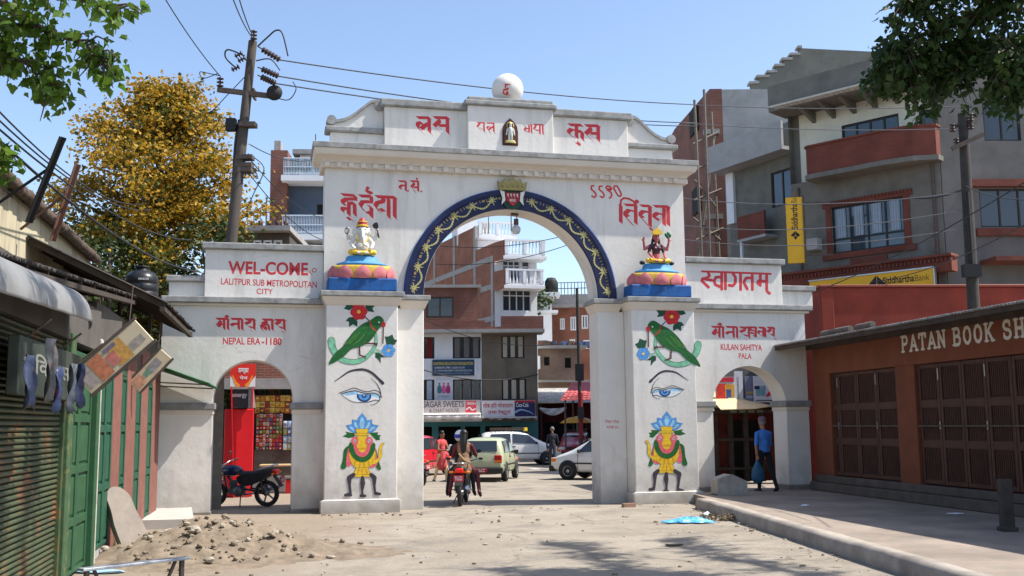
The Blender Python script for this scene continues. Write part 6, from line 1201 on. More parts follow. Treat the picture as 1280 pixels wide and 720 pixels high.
def flower(cx, cy, r, m, n=6, ph=0.0, squash=1.0):
    pts = []
    for k in range(n * 8):
        t = 2 * PI * k / (n * 8); q = r * (.86 + .16 * abs(math.cos(n * t / 2 + ph))); pts.append((cx + q * math.cos(t), cy + q * math.sin(t) * squash))
    out = [(m_mgo, 's', 3.4, [pts + [pts[0]]]), (m, 'p', pts), (m_my, 'p', [(cx + r * .22 * math.cos(t), cy + r * .22 * math.sin(t)) for t in np.linspace(0, 2 * PI, 14)[:-1]])]
    out.append((m_mbr if m is m_mr else m_mbd, 's', 2.2, [[(cx + r * .3 * math.cos(t), cy + r * .3 * math.sin(t)), (cx + r * .68 * math.cos(t), cy + r * .68 * math.sin(t))] for t in np.linspace(.3, 2 * PI + .3, n + 1)[:-1]])); return out
def leaf3(pts): return [(m_mgo, 's', 3, [pts + [pts[0]]]), (m_mg2, 'p', pts)]
def parrot(mir):
    f = (lambda x, y: (770 - x, y)) if mir else (lambda x, y: (x, y))
    F = lambda L_: [f(*p) for p in L_]
    it = []
    for lf in ([(285, 65), (270, 40), (250, 62), (205, 60), (212, 95), (185, 132), (240, 150), (290, 110)], [(405, 100), (430, 50), (455, 90), (508, 98), (480, 130), (500, 168), (440, 160), (415, 140)], [(290, 220), (235, 225), (205, 258), (238, 270), (238, 320), (280, 295), (322, 320), (325, 270)], [(620, 455), (612, 425), (645, 425), (690, 405), (705, 450), (740, 465), (710, 510), (630, 510)], [(515, 590), (512, 640), (540, 660), (568, 700), (565, 640), (612, 640), (560, 600)]): it += leaf3(F(lf))
    it += [(m_mg2, 's', 12, [F([(410, 222), (450, 262)])])]
    it += flower(*f(340, 165), 88, m_mr, 6, .3)
    br = sm([(52, 465), (62, 530), (100, 605), (165, 665), (270, 690), (370, 670), (450, 610), (505, 530), (520, 470), (515, 385)], False)
    it += [(m_mgo, 's', (80, 26), [F(br)]), (m_mg3, 's', (72, 20), [F(br)]), (m_mg2, 's', 3, [F(sm([(75, 500), (120, 590), (200, 650), (290, 665), (380, 640)], False))])]
    it += [(m_mg3, 's', 10, [F([(490, 590), (580, 590)]), F([(510, 555), (580, 575)])])]
    it += flower(*f(650, 570), 68, m_mb, 6, .2)
    body = sm([(460, 255), (520, 215), (565, 215), (600, 260), (575, 310), (530, 365), (490, 430), (430, 490), (340, 535), (260, 555), (170, 640), (50, 708), (30, 695), (90, 600), (180, 520), (270, 390), (370, 300)], n=5)
    it += [(m_mgo, 's', 4, [F(body + [body[0]])]), (m_mg, 'p', F(body))]
    wing = sm([(420, 300), (440, 350), (400, 440), (320, 500), (180, 520), (250, 420), (340, 330)], n=4); it += [(m_mg2, 's', 4, [F(wing + [wing[0]])]), (m_lg, 's', 4, [F([(350, 380), (300, 440), (240, 500)]), F([(400, 400), (340, 470), (280, 510)]), F([(310, 400), (260, 450), (210, 505)])])]
    it += [(m_mr, 's', 12, [F(sm([(458, 262), (472, 320), (520, 365)], False))]), (m_mr, 'p', F(sm([(588, 270), (618, 285), (615, 320), (590, 325), (572, 320)], n=4))), (m_mgo, 's', 4, [F([(580, 322), (612, 312)])])]
    it += [(m_mw, 'p', [(f(551, 275)[0] + 9 * math.cos(t), 275 + 9 * math.sin(t)) for t in np.linspace(0, 2 * PI, 10)[:-1]]), (m_mbr, 's', 12, [F([(597, 322), (592, 495)])]), (m_mbr, 's', 16, [F([(415, 495), (530, 500)]), F([(345, 530), (350, 620), (410, 640)]), F([(500, 490), (525, 515)])])]
    if mir: it = it
    return it
mural(pillars[0], 'parrot_mural', 408, 370, 8.37, parrot(False))
# the right hand parrot is its mirror image, a little narrower
mural(pillars[1], 'parrot_mural', 788 + 2.5, 376 + 1, 770 / 88.0, [(i if i[1] == 'p' else i) for i in parrot(True)])
def eye(mir):
    f = (lambda L_: [(1055 - x, y) for x, y in L_]) if mir else (lambda L_: L_)
    S_ = lambda L_, c=False, n=5: f(sm(L_, c, n)); white = S_([(215, 480), (330, 440), (430, 430), (520, 450), (600, 470), (700, 460), (780, 490), (800, 560), (740, 575), (660, 590), (540, 605), (420, 600), (320, 560)], True)
    it = [(m_mw, 'p', white), (m_mpb, 'p', S_([(225, 478), (330, 446), (440, 435), (470, 480), (400, 490), (300, 500)], True, 3)), (m_mpb, 'p', S_([(680, 468), (770, 490), (790, 540), (720, 520), (680, 500)], True, 3))]
    c = f([(560, 505)])[0]
    cir = lambda rx, ry, y0=0: [(c[0] + rx * math.cos(t), min(c[1] + y0 + ry * math.sin(t), 602)) for t in np.linspace(-.25, PI + .25, 22)]
    it += [(m_mbd, 'p', cir(115, 98)), (m_mb, 'p', cir(82, 70)), (m_mbd, 'p', cir(42, 36)), (m_mw, 'p', [(c[0] + 10 * math.cos(t), c[1] - 2 + 8 * math.sin(t)) for t in np.linspace(0, 2 * PI, 8)[:-1]])]
    it += [(m_mgr, 's', [4, 10, 18, 24, 22, 22, 24, 24, 16, 10][:0] or 14, [S_([(205, 478), (310, 445), (420, 428), (520, 455), (610, 470), (710, 462), (780, 490), (802, 540), (795, 585)])])]
    it += [(m_mgr, 's', 11, [S_([(170, 465), (280, 425), (400, 385), (480, 408), (570, 438), (640, 438), (720, 418), (780, 440), (815, 480)])]), (m_mgr, 's', (7, 12), [S_([(215, 485), (280, 545), (390, 600), (520, 608), (640, 598), (720, 572), (795, 580)])]), (m_mgr, 's', (5, 11), [S_([(650, 648), (720, 638), (790, 590)])]), (m_mgr, 's', (4, 20), [S_([(665, 230), (740, 300), (800, 400), (826, 530)])])]
    b = S_([(100, 285), (200, 215), (330, 130), (470, 100), (580, 105), (680, 150), (770, 230), (850, 310)], False, 6); w_ = [8 + 30 * min(1, i / (len(b) * .45)) + 12 * (i > len(b) * .9) for i in range(len(b))]
    it += [(m_mgr, 's', w_, [b])]
    return it
mural(pillars[0], 'eye_mural', 410, 454, 12.41, eye(False)); mural(pillars[1], 'eye_mural', 799.5, 457.5, 1055 / 67.0, eye(True))
def vase(mir):
    f = (lambda L_: [(430 - x, y) for x, y in L_]) if mir else (lambda L_: L_)
    S_ = lambda L_, c=True, n=4: f(sm(L_, c, n)); it = []
    for lf in ([(160, 185), (85, 170), (95, 190), (62, 208), (110, 222), (150, 215)], [(270, 180), (340, 175), (335, 195), (362, 200), (350, 215), (355, 235), (325, 240), (290, 205)]): it += [(m_mg, 'p', f(lf))]
    for a, b, w_ in ((-68, 130, 30), (68, 130, 30), (-38, 118, 34), (38, 118, 34), (0, 140, 40)):
        t = R(a); d = (math.sin(t), -math.cos(t)); n_ = (d[1], -d[0]); c = (215, 175); pet = [(c[0] + d[0] * b * q + n_[0] * w_ * s_, c[1] + d[1] * b * q + n_[1] * w_ * s_) for q, s_ in ((.1, .3), (.45, 1), (.75, .85), (1.05, 0), (.75, -.85), (.45, -1), (.1, -.3))]
        it += [(m_mbd, 's', 3, [f(pet + [pet[0]])]), (m_mb, 'p', f(pet)), (m_mpb, 'p', f([(c[0] + d[0] * b * q + n_[0] * w_ * s_, c[1] + d[1] * b * q + n_[1] * w_ * s_) for q, s_ in ((.2, .25), (.5, .5), (.8, .2), (.8, -.2), (.5, -.5), (.2, -.25))]))]
    it += [(m_mg, 'p', S_([(110, 285), (75, 310), (65, 390), (48, 452), (85, 458), (100, 400), (115, 330)])), (m_mpk, 'p', S_([(115, 290), (95, 370), (95, 435), (130, 430), (140, 360)])), (m_mg, 'p', S_([(320, 300), (345, 400), (362, 462), (330, 458), (310, 380)])), (m_mpk, 'p', S_([(310, 290), (330, 370), (330, 430), (280, 450), (275, 400)]))]
    body = S_([(180, 200), (250, 200), (245, 260), (300, 290), (320, 350), (300, 420), (250, 452), (180, 452), (135, 420), (115, 350), (135, 290), (185, 260)], True, 5); it += [(m_mbr, 's', 4, [body + [body[0]]]), (m_my, 'p', body)]
    sp = S_([(300, 395), (340, 375), (345, 310), (365, 265), (390, 262), (370, 290), (368, 360), (340, 405), (300, 425)], True); it += [(m_mbr, 's', 3, [sp + [sp[0]]]), (m_my, 'p', sp)]
    for p in ([(165, 150), (265, 150), (255, 185), (175, 185)], [(155, 186), (275, 186), (268, 200), (162, 200)], [(170, 452), (260, 452), (285, 505), (150, 505)], [(148, 505), (288, 505), (278, 522), (158, 522)]): it += [(m_mbr, 's', 4, [f(p + [p[0]])]), (m_my, 'p', f(p))]
    for a, m_, ww in ((0, m_mpk, 34), (0, m_mg, 38)):
        r = 70 if m_ is m_mpk else 104; arc = f([(215 + r * .82 * math.cos(t), 272 + r * math.sin(t) * 1.12) for t in np.linspace(.02, PI - .02, 18)]); it += [(m_, 's', ww if m_ is m_mg else ww, [arc])]
    it += [(m_mpk, 's', 16, [S_([(150, 268), (138, 235), (160, 218), (178, 240), (170, 262)], False)]), (m_mpk, 's', 16, [S_([(255, 262), (250, 235), (272, 218), (292, 240), (282, 268)], False)])]
    it += [(m_mor, 's', 5, [f([(200, 410), (198, 450)]), f([(232, 410), (234, 450)]), f([(265, 400), (275, 435)]), f([(165, 400), (158, 435)]), f([(190, 460), (178, 500)]), f([(215, 460), (215, 500)]), f([(240, 460), (256, 500)]), f([(180, 300), (250, 300)])])]
    for leg in ([(150, 505), (115, 530), (118, 590), (126, 650), (90, 664)], [(218, 525), (220, 570), (216, 630), (218, 668)], [(285, 505), (310, 530), (310, 590), (316, 645), (345, 655)]):
        w_ = [30, 38, 20, 18, 24] if len(leg) == 5 else [24, 40, 16, 20]; it += [(m_mgr, 's', w_, [f(leg)])]
    it += [(m_mgr, 's', 22, [f([(85, 664), (128, 664)]), f([(205, 670), (238, 670)]), f([(318, 652), (352, 655)])])]
    return it
mural(pillars[0], 'vase_mural', 418, 512, 6.21, vase(False)); mural(pillars[1], 'vase_mural', 800, 510, 6.43, vase(True))

# ---------------------------------------------------------------- figures: one continuous skin grown round a set of limbs
def skin_body(parts, voxel=.012, smooth=4):      # parts: (kind, ..., material index); returns verts, faces, face materials
    mb = MB(); segs = []
    for p in parts:
        if p[0] == 'c': _, a, b, r0, r1, mi = p; mb.capsule(a, b, r0, r1, 0, 12); segs.append((Vector(a), Vector(b), r0, r1, mi))
        else: _, c, r, mi = p[:4]; mb.ball(c, r, 0, 14, p[4] if len(p) > 4 else None); rr = min(r) if isinstance(r, (tuple, list)) else r; segs.append((Vector(c), Vector(c), rr, rr, mi) if not isinstance(r, (tuple, list)) else (Vector(c) - Vector((0, 0, r[2] * .5)), Vector(c) + Vector((0, 0, r[2] * .5)), rr, rr, mi))
    o = mb.build('tmp', m_white); o.data.materials.clear()
    md = o.modifiers.new('r', 'REMESH'); md.mode = 'VOXEL'; md.voxel_size = voxel; ms = o.modifiers.new('s', 'SMOOTH'); ms.iterations = smooth; ms.factor = .5
    dg = bpy.context.evaluated_depsgraph_get(); dg.update(); me = bpy.data.meshes.new_from_object(o.evaluated_get(dg)); om = o.data; bpy.data.objects.remove(o); bpy.data.meshes.remove(om)
    nv = len(me.vertices); co = np.empty(nv * 3, np.float32); me.vertices.foreach_get('co', co); co = co.reshape(-1, 3)
    fc = np.array([p.center[:] for p in me.polygons]); best = np.full(len(fc), 1e9); mi_ = np.zeros(len(fc), int)
    for a, b, r0, r1, mi in segs:
        a_, b_ = np.array(a), np.array(b); d = b_ - a_; L2 = max(d @ d, 1e-9); t = np.clip(((fc - a_) @ d) / L2, 0, 1); dist = np.linalg.norm(fc - (a_ + t[:, None] * d), axis=1) - (r0 + (r1 - r0) * t)
        w_ = dist < best; best[w_] = dist[w_]; mi_[w_] = mi
    faces = [tuple(p.vertices) for p in me.polygons]; bpy.data.meshes.remove(me)
    mb = MB(); mb.v = [tuple(c) for c in co]; mb.f = faces; mb.m = list(mi_); mb.s = [True] * len(faces); return mb
def hand(parts, wrist, d, up, mi, sc=1.0, side=1):  # palm, four unequal curled fingers and a thumb
    d = Vector(d).normalized(); up = Vector(up); up = (up - d * up.dot(d)).normalized(); rt = d.cross(up) * side; w = Vector(wrist)
    parts.append(('c', w, w + d * .075 * sc, .026 * sc, .036 * sc, mi))
    for k, L_ in enumerate((.062, .072, .068, .052)):
        b = w + d * .085 * sc + rt * (k - 1.5) * .021 * sc; m_ = b + d * L_ * .55 * sc - up * .010 * sc; parts.append(('c', b, m_, .0105 * sc, .0095 * sc, mi)); parts.append(('c', m_, m_ + d * L_ * .38 * sc - up * .024 * sc, .0095 * sc, .008 * sc, mi))
    t0 = w + d * .03 * sc - rt * .030 * sc; t1 = t0 + (d * .6 - rt * .75).normalized() * .038 * sc; parts.append(('c', t0, t1, .0125 * sc, .011 * sc, mi)); parts.append(('c', t1, t1 + (d * .9 - rt * .2 - up * .2).normalized() * .03 * sc, .011 * sc, .009 * sc, mi))
def head(parts, c, fwd, mi, s=1.0):              # skull, jaw, nose, ears, brow
    f = Vector(fwd).normalized(); r = f.cross(Vector((0, 0, 1))).normalized(); c = Vector(c)
    parts.append(('b', c + Vector((0, 0, .02 * s)) - f * .008, (.076 * s, .076 * s, .10 * s), mi)); parts.append(('c', c - Vector((0, 0, .055 * s)) + f * .025 * s, c - Vector((0, 0, .085 * s)) + f * .05 * s, .05 * s, .032 * s, mi))
    parts.append(('c', c + f * .078 * s + Vector((0, 0, .015 * s)), c + f * .096 * s - Vector((0, 0, .02 * s)), .012 * s, .016 * s, mi))
    for q in (-1, 1): parts.append(('c', c + r * .078 * q * s + Vector((0, 0, .012 * s)), c + r * .08 * q * s - Vector((0, 0, .025 * s)), .014 * s, .010 * s, mi))
def face(par, c, fwd, s=1.0, loc=None):
    f = Vector(fwd).normalized(); r = f.cross(Vector((0, 0, 1))).normalized(); c = Vector(c)
    mb = MB()
    for q in (-1, 1): mb.ball(c + f * .070 * s + r * .030 * q * s + Vector((0, 0, .012 * s)), (.012 * s, .012 * s, .008 * s), 0, 8); mb.capsule(c + f * .074 * s + r * .016 * q * s + Vector((0, 0, .034 * s)), c + f * .066 * s + r * .046 * q * s + Vector((0, 0, .034 * s)), .005 * s, .004 * s, 1, 6)
    mb.capsule(c + f * .080 * s - r * .022 * s - Vector((0, 0, .052 * s)), c + f * .080 * s + r * .022 * s - Vector((0, 0, .052 * s)), .007 * s, .007 * s, 2, 6)
    return mb.build('face', [paint('eye_dark', (30, 24, 22)), paint('brow_dark', (22, 18, 16)), paint('lip', (128, 62, 54))], par)
# statues on the pillars
m_lpk = paint('lotus_pink', (196, 112, 116), .7, .2, 6, bump=.006, dirt=(P((120, 92, 86)), 5, .55, .6)); m_lye = paint('lotus_yellow', (190, 156, 58), .7, .2, 6, bump=.006, dirt=(P((110, 96, 60)), 5, .55, .6)); m_lbl = paint('lotus_sky_blue', (70, 138, 190), .6, .2, 5, bump=.005, dirt=(P((70, 90, 110)), 4, .55, .6)); m_lb2 = paint('plinth_blue', (16, 84, 150), .6, .3, 5, bump=.012, bscale=14, dirt=(P((30, 60, 96)), 4, .52, .7)); m_ebk = paint('enamel_black', (24, 24, 28), .4, .1); m_ewh = paint('enamel_white', (212, 210, 204), .5, .1, 9, dirt=(P((140, 130, 120)), 8, .56, .5)); m_esk = paint('enamel_pink_skin', (176, 92, 94), .5, .1, 9, dirt=(P((110, 60, 62)), 8, .56, .5)); m_eye_ = paint('enamel_yellow', (226, 184, 50), .45, .12); m_egr = paint('enamel_green', (30, 96, 56), .45, .1); m_ered = paint('enamel_red', (170, 40, 44), .45, .1)
def lotus_seat(px, label, pyb):
    u, z = G.uz(px, pyb, .19); o = G.loc(u, .19, ZC); t = thing('deity_statue', label, 'statue', o, PHI)
    mb = MB(); mb.box(-.74, .74, -.27, .28, .002, .29); mb.build('blue_plinth', m_lb2, t, .03, seg=2)
    mb = MB(); mb.lathe([(.001, .292), (.64, .292), (.67, .33), (.66, .52), (.62, .57), (.001, .575)], (0, 0, 0), 40, 0, sy=.44); d = mb.build('lotus_drum', m_lye, t)
    for k in range(8):
        an = PI + PI * (k + .5) / 8 if k < 8 else 0
        if k % 2: continue
    for an in (198, 234, 270, 306, 342):
        a = R(an); c = (.655 * math.cos(a), .655 * .44 * math.sin(a)); mb = MB(); tan = Vector((-math.sin(a), .44 * math.cos(a), 0)).normalized(); nrm = Vector((math.cos(a) * .44, math.sin(a), 0)).normalized(); prof = sm([(-.15, .0), (.15, 0), (.165, .13), (.10, .21), (0, .27), (-.10, .21), (-.165, .13)], n=3)
        cen = Vector((c[0], c[1], .295)); rim = [cen + tan * x + Vector((0, 0, y)) + nrm * .012 for x, y in prof]; mid = cen + Vector((0, 0, .12)) + nrm * .075; n_ = len(rim); mb.add(rim + [mid], [(i, (i + 1) % n_, n_) for i in range(n_)], 0, True); mb.build('lotus_petal', m_lpk, d)
    mb = MB(); mb.lathe([(.001, .577), (.54, .577), (.55, .62), (.42, .66), (.36, .69), (.345, .76), (.30, .80), (.001, .81)], (0, 0, 0), 36, 0, sy=.5); mb.build('cushion', m_lbl, t)
    return t
def seated(parts, mi_leg, mi_foot, z=.80, k=1.0):
    for s in (-1, 1):
        parts += [('c', (s * .07, .02, z + .09), (s * .25, -.10, z + .07), .085, .062, mi_leg), ('c', (s * .25, -.10, z + .07), (-s * .03, -.20, z + .05), .058, .040, mi_leg), ('c', (-s * .03, -.20, z + .05), (-s * .11, -.215, z + .045), .032, .026, mi_foot)]
t = lotus_seat(452, 'white elephant headed deity seated on a pink and yellow lotus on the left pillar', 361)
pt = []; z = .80; seated(pt, 1, 0)
pt += [('b', (0, .02, z + .20), (.17, .13, .16), 0), ('c', (0, .03, z + .25), (0, .03, z + .42), .14, .12, 0), ('b', (0, -.02, z + .55), (.125, .12, .13), 0), ('c', (0, -.11, z + .52), (.0, -.17, z + .38), .055, .045, 0), ('c', (0, -.17, z + .38), (.02, -.18, z + .24), .045, .035, 0), ('c', (.02, -.18, z + .24), (.09, -.18, z + .20), .034, .026, 0)]
for s in (-1, 1):
    pt += [('b', (s * .15, .0, z + .54), (.075, .03, .10), 0), ('c', (s * .13, .03, z + .42), (s * .24, .0, z + .28), .05, .042, 0), ('c', (s * .24, .0, z + .28), (s * .20, -.14, z + .18), .04, .034, 0), ('c', (s * .14, .05, z + .42), (s * .30, .04, z + .40), .05, .04, 0), ('c', (s * .30, .04, z + .40), (s * .31, -.0, z + .55), .038, .032, 0)]
    hand(pt, (s * .20, -.14, z + .18), (-s * .2, -.8, -.2), (0, 0, 1), 0, .8, s); hand(pt, (s * .31, .0, z + .55), (0, -.1, 1), (0, 1, 0), 0, .8, s)
fg = skin_body(pt, .011, 3).build('figure', [m_ewh, m_eye_], t)
mb = MB(); mb.lathe([(.125, z + .64), (.13, z + .68), (.10, z + .72), (.11, z + .75), (.07, z + .80), (.06, z + .83), (.001, z + .86)], (0, 0, 0), 16, 0); cr_ = mb.build('crown', [m_ered], fg); mb = MB(); mb.lathe([(.131, z + .645), (.138, z + .665), (.131, z + .685)], (0, 0, 0), 16); mb.lathe([(.112, z + .745), (.116, z + .755), (.108, z + .765)], (0, 0, 0), 16); mb.build('crown_band', m_eye_, fg)
mb = MB()
for s in (-1, 1): mb.ball((s * .055, -.122, z + .575), .014, 0, 8)
mb.build('eyes', m_ebk, fg)
mb = MB(); mb.lathe([(.055, -.012), (.075, -.012), (.075, .012), (.055, .012), (.055, -.012)], (-.33, -.02, z + .55), 14, 0, sx=.7, mat3=Matrix.Rotation(PI / 2, 3, 'X')); mb.tube([(.30, -.02, z + .66), (.37, -.0, z + .42)], .018, 6); mb.prism(sm([(.22, z + .70), (.32, z + .76), (.35, z + .64), (.27, z + .62)], n=3), -.04, -.01); mb.build('held_axe_and_ring', m_ebk, t)
mb = MB()
for k in range(30): a = PI * (k / 29); mb.ball((.13 * math.cos(a), -.10 - .05 * math.sin(a), z + .42 - .14 * math.sin(a)), .016, 0, 6)
mb.build('garland', m_eye_, fg)
t = lotus_seat(822, 'pink four armed goddess with yellow skirt seated on a lotus on the right pillar', 366)
pt = []; seated(pt, 1, 0)
pt += [('c', (0, .03, z + .12), (0, .03, z + .24), .115, .09, 0), ('c', (0, .03, z + .24), (0, .03, z + .40), .09, .105, 2), ('c', (-.08, .03, z + .44), (.08, .03, z + .44), .055, .055, 2), ('c', (0, .02, z + .46), (0, .01, z + .53), .042, .04, 0), ('b', (-.055, -.05, z + .36), (.05, .045, .05), 2), ('b', (.055, -.05, z + .36), (.05, .045, .05), 2)]
head(pt, (0, -.01, z + .62), (0, -1, 0), 0, .95)
for s in (-1, 1):
    pt += [('c', (s * .13, .03, z + .44), (s * .19, .0, z + .27), .045, .036, 2 if s < 5 else 0), ('c', (s * .19, .0, z + .27), (s * (.14 if s > 0 else .18), -.15, z + .16), .034, .027, 0), ('c', (s * .13, .05, z + .44), (s * .28, .04, z + .36), .045, .036, 0), ('c', (s * .28, .04, z + .36), (s * .31, -.0, z + .52), .034, .028, 0)]
    hand(pt, (s * (.14 if s > 0 else .18), -.15, z + .16), (-s * .1, -.8, -.4), (0, 0, 1), 0, .8, s); hand(pt, (s * .31, .0, z + .52), (0, -.1, 1), (0, 1, 0), 0, .8, s)
fg = skin_body(pt, .011, 3).build('figure', [m_esk, m_eye_, paint('enamel_dark_blouse', (70, 36, 48), .45)], t); face(fg, (0, -.01, z + .62), (0, -1, 0), .95)
mb = MB(); mb.prism(sm([(-.10, z + .70), (.10, z + .70), (.115, z + .76), (.06, z + .80), (0, z + .85), (-.06, z + .80), (-.115, z + .76)], n=3), -.10, -.05); mb.lathe([(.085, z + .68), (.09, z + .73), (.05, z + .80), (.001, z + .83)], (0, 0, 0), 14); mb.build('crown', m_eye_, fg)
mb = MB(); mb.ball((0, .035, z + .63), (.088, .075, .11)); 
for s in (-1, 1): mb.capsule((s * .075, .03, z + .58), (s * .11, .04, z + .38), .035, .022)
mb.build('hair', m_ebk, fg)
mb = MB()
for k, (x, zz_) in enumerate([(.24, .70), (.29, .73), (.33, .69), (.27, .66)]): mb.ball((x, -.03, z + zz_), (.04, .03, .05), 0, 8)
mb.build('held_flower', m_egr, t); mb = MB()
for s in (-1, 1): mb.ball((s * .36, .0, z + .03), (.07, .07, .05), 0, 10)
mb.build('side_cushion', m_ebk, t)
# lamp hanging under the crown of the arch
pl = G.uz(645, 262, .85); zt_ = ZC + math.sqrt(2.03 ** 2 - pl[0] ** 2); lp = G.loc(pl[0], .85, zt_); t = thing('hanging_lamp', 'glass lamp hanging on a cord from the crown of the main arch', 'lamp', lp, PHI)
mb = MB(); mb.tube([(0, 0, .0), (.02, 0, -.10), (0, 0, -.18)], .012, 6); mb.lathe([(.001, -.12), (.055, -.13), (.06, -.26), (.04, -.28)], (0, 0, 0), 10); mb.box(-.12, .05, -.03, .03, -.05, -.0); mb.build('holder', m_iron, t)
mb = MB(); mb.lathe([(.04, -.27), (.10, -.34), (.105, -.41), (.07, -.48), (.001, -.50)], (0, 0, 0), 14); mb.build('glass_bulb', paint('milk_glass', (190, 196, 200), .2), t)
# ---------------------------------------------------------------- trees
def leaf_cloud(mb, pts, size, m=0, droop=.3, fold=True, tear=False, rs=random):
    for p in pts:
        s = size * rs.uniform(.5, 1.45); a = rs.uniform(0, 2 * PI); t = Vector((math.cos(a), math.sin(a), rs.uniform(-1, .5) - droop)).normalized(); q = t.cross(Vector((rs.uniform(-1, 1), rs.uniform(-1, 1), rs.uniform(-.2, 1)))).normalized(); n = t.cross(q)
        c = Vector(p); w_ = .42 if tear else .34
        vs_ = [c, c + t * s * .35 + q * s * w_ + n * s * .08, c + t * s, c + t * s * .35 - q * s * w_ + n * s * .08] if not tear else [c, c + t * s * .3 + q * s * w_ + n * s * .06, c + t * s * .62 + q * s * .22, c + t * s * 1.05, c + t * s * .62 - q * s * .22, c + t * s * .3 - q * s * w_ + n * s * .06]
        mb.add(vs_, [(0, 1, 2), (0, 2, 3)] if not tear else [(0, 1, 2, 3), (0, 3, 4, 5)], m)
def grow(rs, p, d, L_, r, depth, tubes, tips, spread=.6, up=.15, k=(2, 3)):
    n = 4; path = [Vector(p)]; dd = Vector(d).normalized()
    for i in range(n): dd = (dd + Vector((rs.uniform(-1, 1), rs.uniform(-1, 1), rs.uniform(-.6, 1) * .7 + up)) * .16).normalized(); path.append(path[-1] + dd * L_ / n)
    tubes.append((path, [r * (1 - .4 * i / n) for i in range(n + 1)]))
    if depth == 0: tips += path[2:]; return
    if depth == 1: tips += path[3:]
    for j in range(rs.randint(*k)):
        b = path[rs.randint(2, n)]; nd = (dd + Vector((rs.uniform(-1, 1), rs.uniform(-1, 1), rs.uniform(-.5, .8))) * spread).normalized(); grow(rs, b, nd, L_ * rs.uniform(.6, .8), r * .55, depth - 1, tubes, tips, spread, up, k)
    grow(rs, path[-1], dd, L_ * .72, r * .6, depth - 1, tubes, tips, spread, up, k)
# yellow flowering tree behind the shops
tp = W(190, 520, 33.0); t = thing('yellow_tree', 'tall tree covered in orange yellow blossom behind the left shops', 'tree', (tp.x, tp.y, 0)); rs = random.Random(11); tubes = []; tips = []
zT = W(200, 105, 33).z; wob = lambda P_: noise.noise(P_ * .55)
trunk = [Vector((0, 0, 0)), Vector((.1, .05, 2.2)), Vector((-.05, .1, 4.6)), Vector((.15, 0, 7.2)), Vector((.05, 0, 9.6)), Vector((.0, 0, zT - 1.0))]
mb = MB(); mb.tube(trunk, [.22, .19, .16, .12, .07, .02], 9); 
prof = lambda z: 3.4 * max(0.05, 1 - ((z - 5.9) / (zT - 5.75 if z > 5.9 else 4.6)) ** 2) ** .62
cl = []
for k in range(215):
    z = rs.uniform(2.8, zT - .2); R_ = prof(z); a = rs.uniform(0, 2 * PI); r_ = R_ * rs.uniform(.45, 1.08); e = Vector((r_ * math.cos(a), r_ * math.sin(a) * .9, z)); zz_ = max(2.2, z - r_ * rs.uniform(.35, .75)); b = Vector((0, 0, zz_)); m_ = (b + e) / 2 + Vector((rs.uniform(-.2, .2), rs.uniform(-.2, .2), .15)); mb.tube([b, m_, e], [.06, .035, .012], 5); cl.append((e, rs.uniform(.35, .75))); cl.append((m_, rs.uniform(.25, .5)))
mb.build('trunk', m_bark, t)
m_yl = leafmat('yellow_blossom', [(.25, .145, .012), (.45, .265, .018), (.55, .36, .045)], .35, 2.2); m_yg = leafmat('olive_leaf', [(.035, .055, .010), (.09, .11, .02), (.17, .15, .03)], .3, 2)
cr_ = MB(); fl = MB()
for c, r_ in cl:
    yel = noise.noise(c * .55 + Vector((3, 1, 0))) * 1.3 + (c.z - 4.6) * .07 + rs.uniform(-.25, .25)
    for i in range(int(175 * r_ / .5)):
        p = c + Vector((rs.gauss(0, 1), rs.gauss(0, 1), rs.gauss(0, .62))) * r_ * .56
        leaf_cloud(fl if rs.random() < (.74 if yel > -.1 else .22) else cr_, [p], .14, 0, .2, rs=rs)
cr_.build('crown', m_yg, t); fl.build('blossom', m_yl, t)
# darker tree low behind the welcome panel
def round_tree(label, px, py_top, d, rad, hgt0, leafm, n=70, size=.16, seed=1, per=110, name='broadleaf_tree'):
    tp = W(px, 500, d); t = thing(name, label, 'tree', (tp.x, tp.y, 0)); rs = random.Random(seed); zt_ = W(px, py_top, d).z; mb = MB(); mb.tube([(0, 0, 0), (.1, 0, hgt0), (0, .1, zt_ - .6)], [.2, .15, .04], 8); cr_ = MB(); zc_ = (zt_ + hgt0) / 2
    for k in range(n):
        v = Vector((rs.gauss(0, 1), rs.gauss(0, 1), rs.gauss(0, 1))).normalized() * rs.uniform(.45, 1.0); e = Vector((v.x * rad, v.y * rad * .8, zc_ + v.z * (zt_ - hgt0) / 2)); mb.tube([(0, .05, min(e.z, zc_) - .3), (e.x * .5, e.y * .5, e.z - .2), e], [.05, .03, .01], 5); r_ = rs.uniform(.25, .55) * rad / 2.0
        leaf_cloud(cr_, [e + Vector((rs.gauss(0, 1), rs.gauss(0, 1), rs.gauss(0, .7))) * r_ for _ in range(per)], size, 0, .3, rs=rs)
    mb.build('trunk', m_bark, t); cr_.build('crown', leafm, t); return t
m_dg = leafmat('dark_leaf', [(.018, .035, .008), (.05, .075, .018), (.10, .12, .03)], .3, 2.4)
round_tree('dark green bushy tree low behind the welcome panel and utility pole', 262, 272, 31, 1.5, 2.0, m_dg, 46, .15, 5)
round_tree('dark green tree low behind the beige wall and water tank', 128, 268, 30, 2.2, 1.8, m_dg, 60, .16, 8)
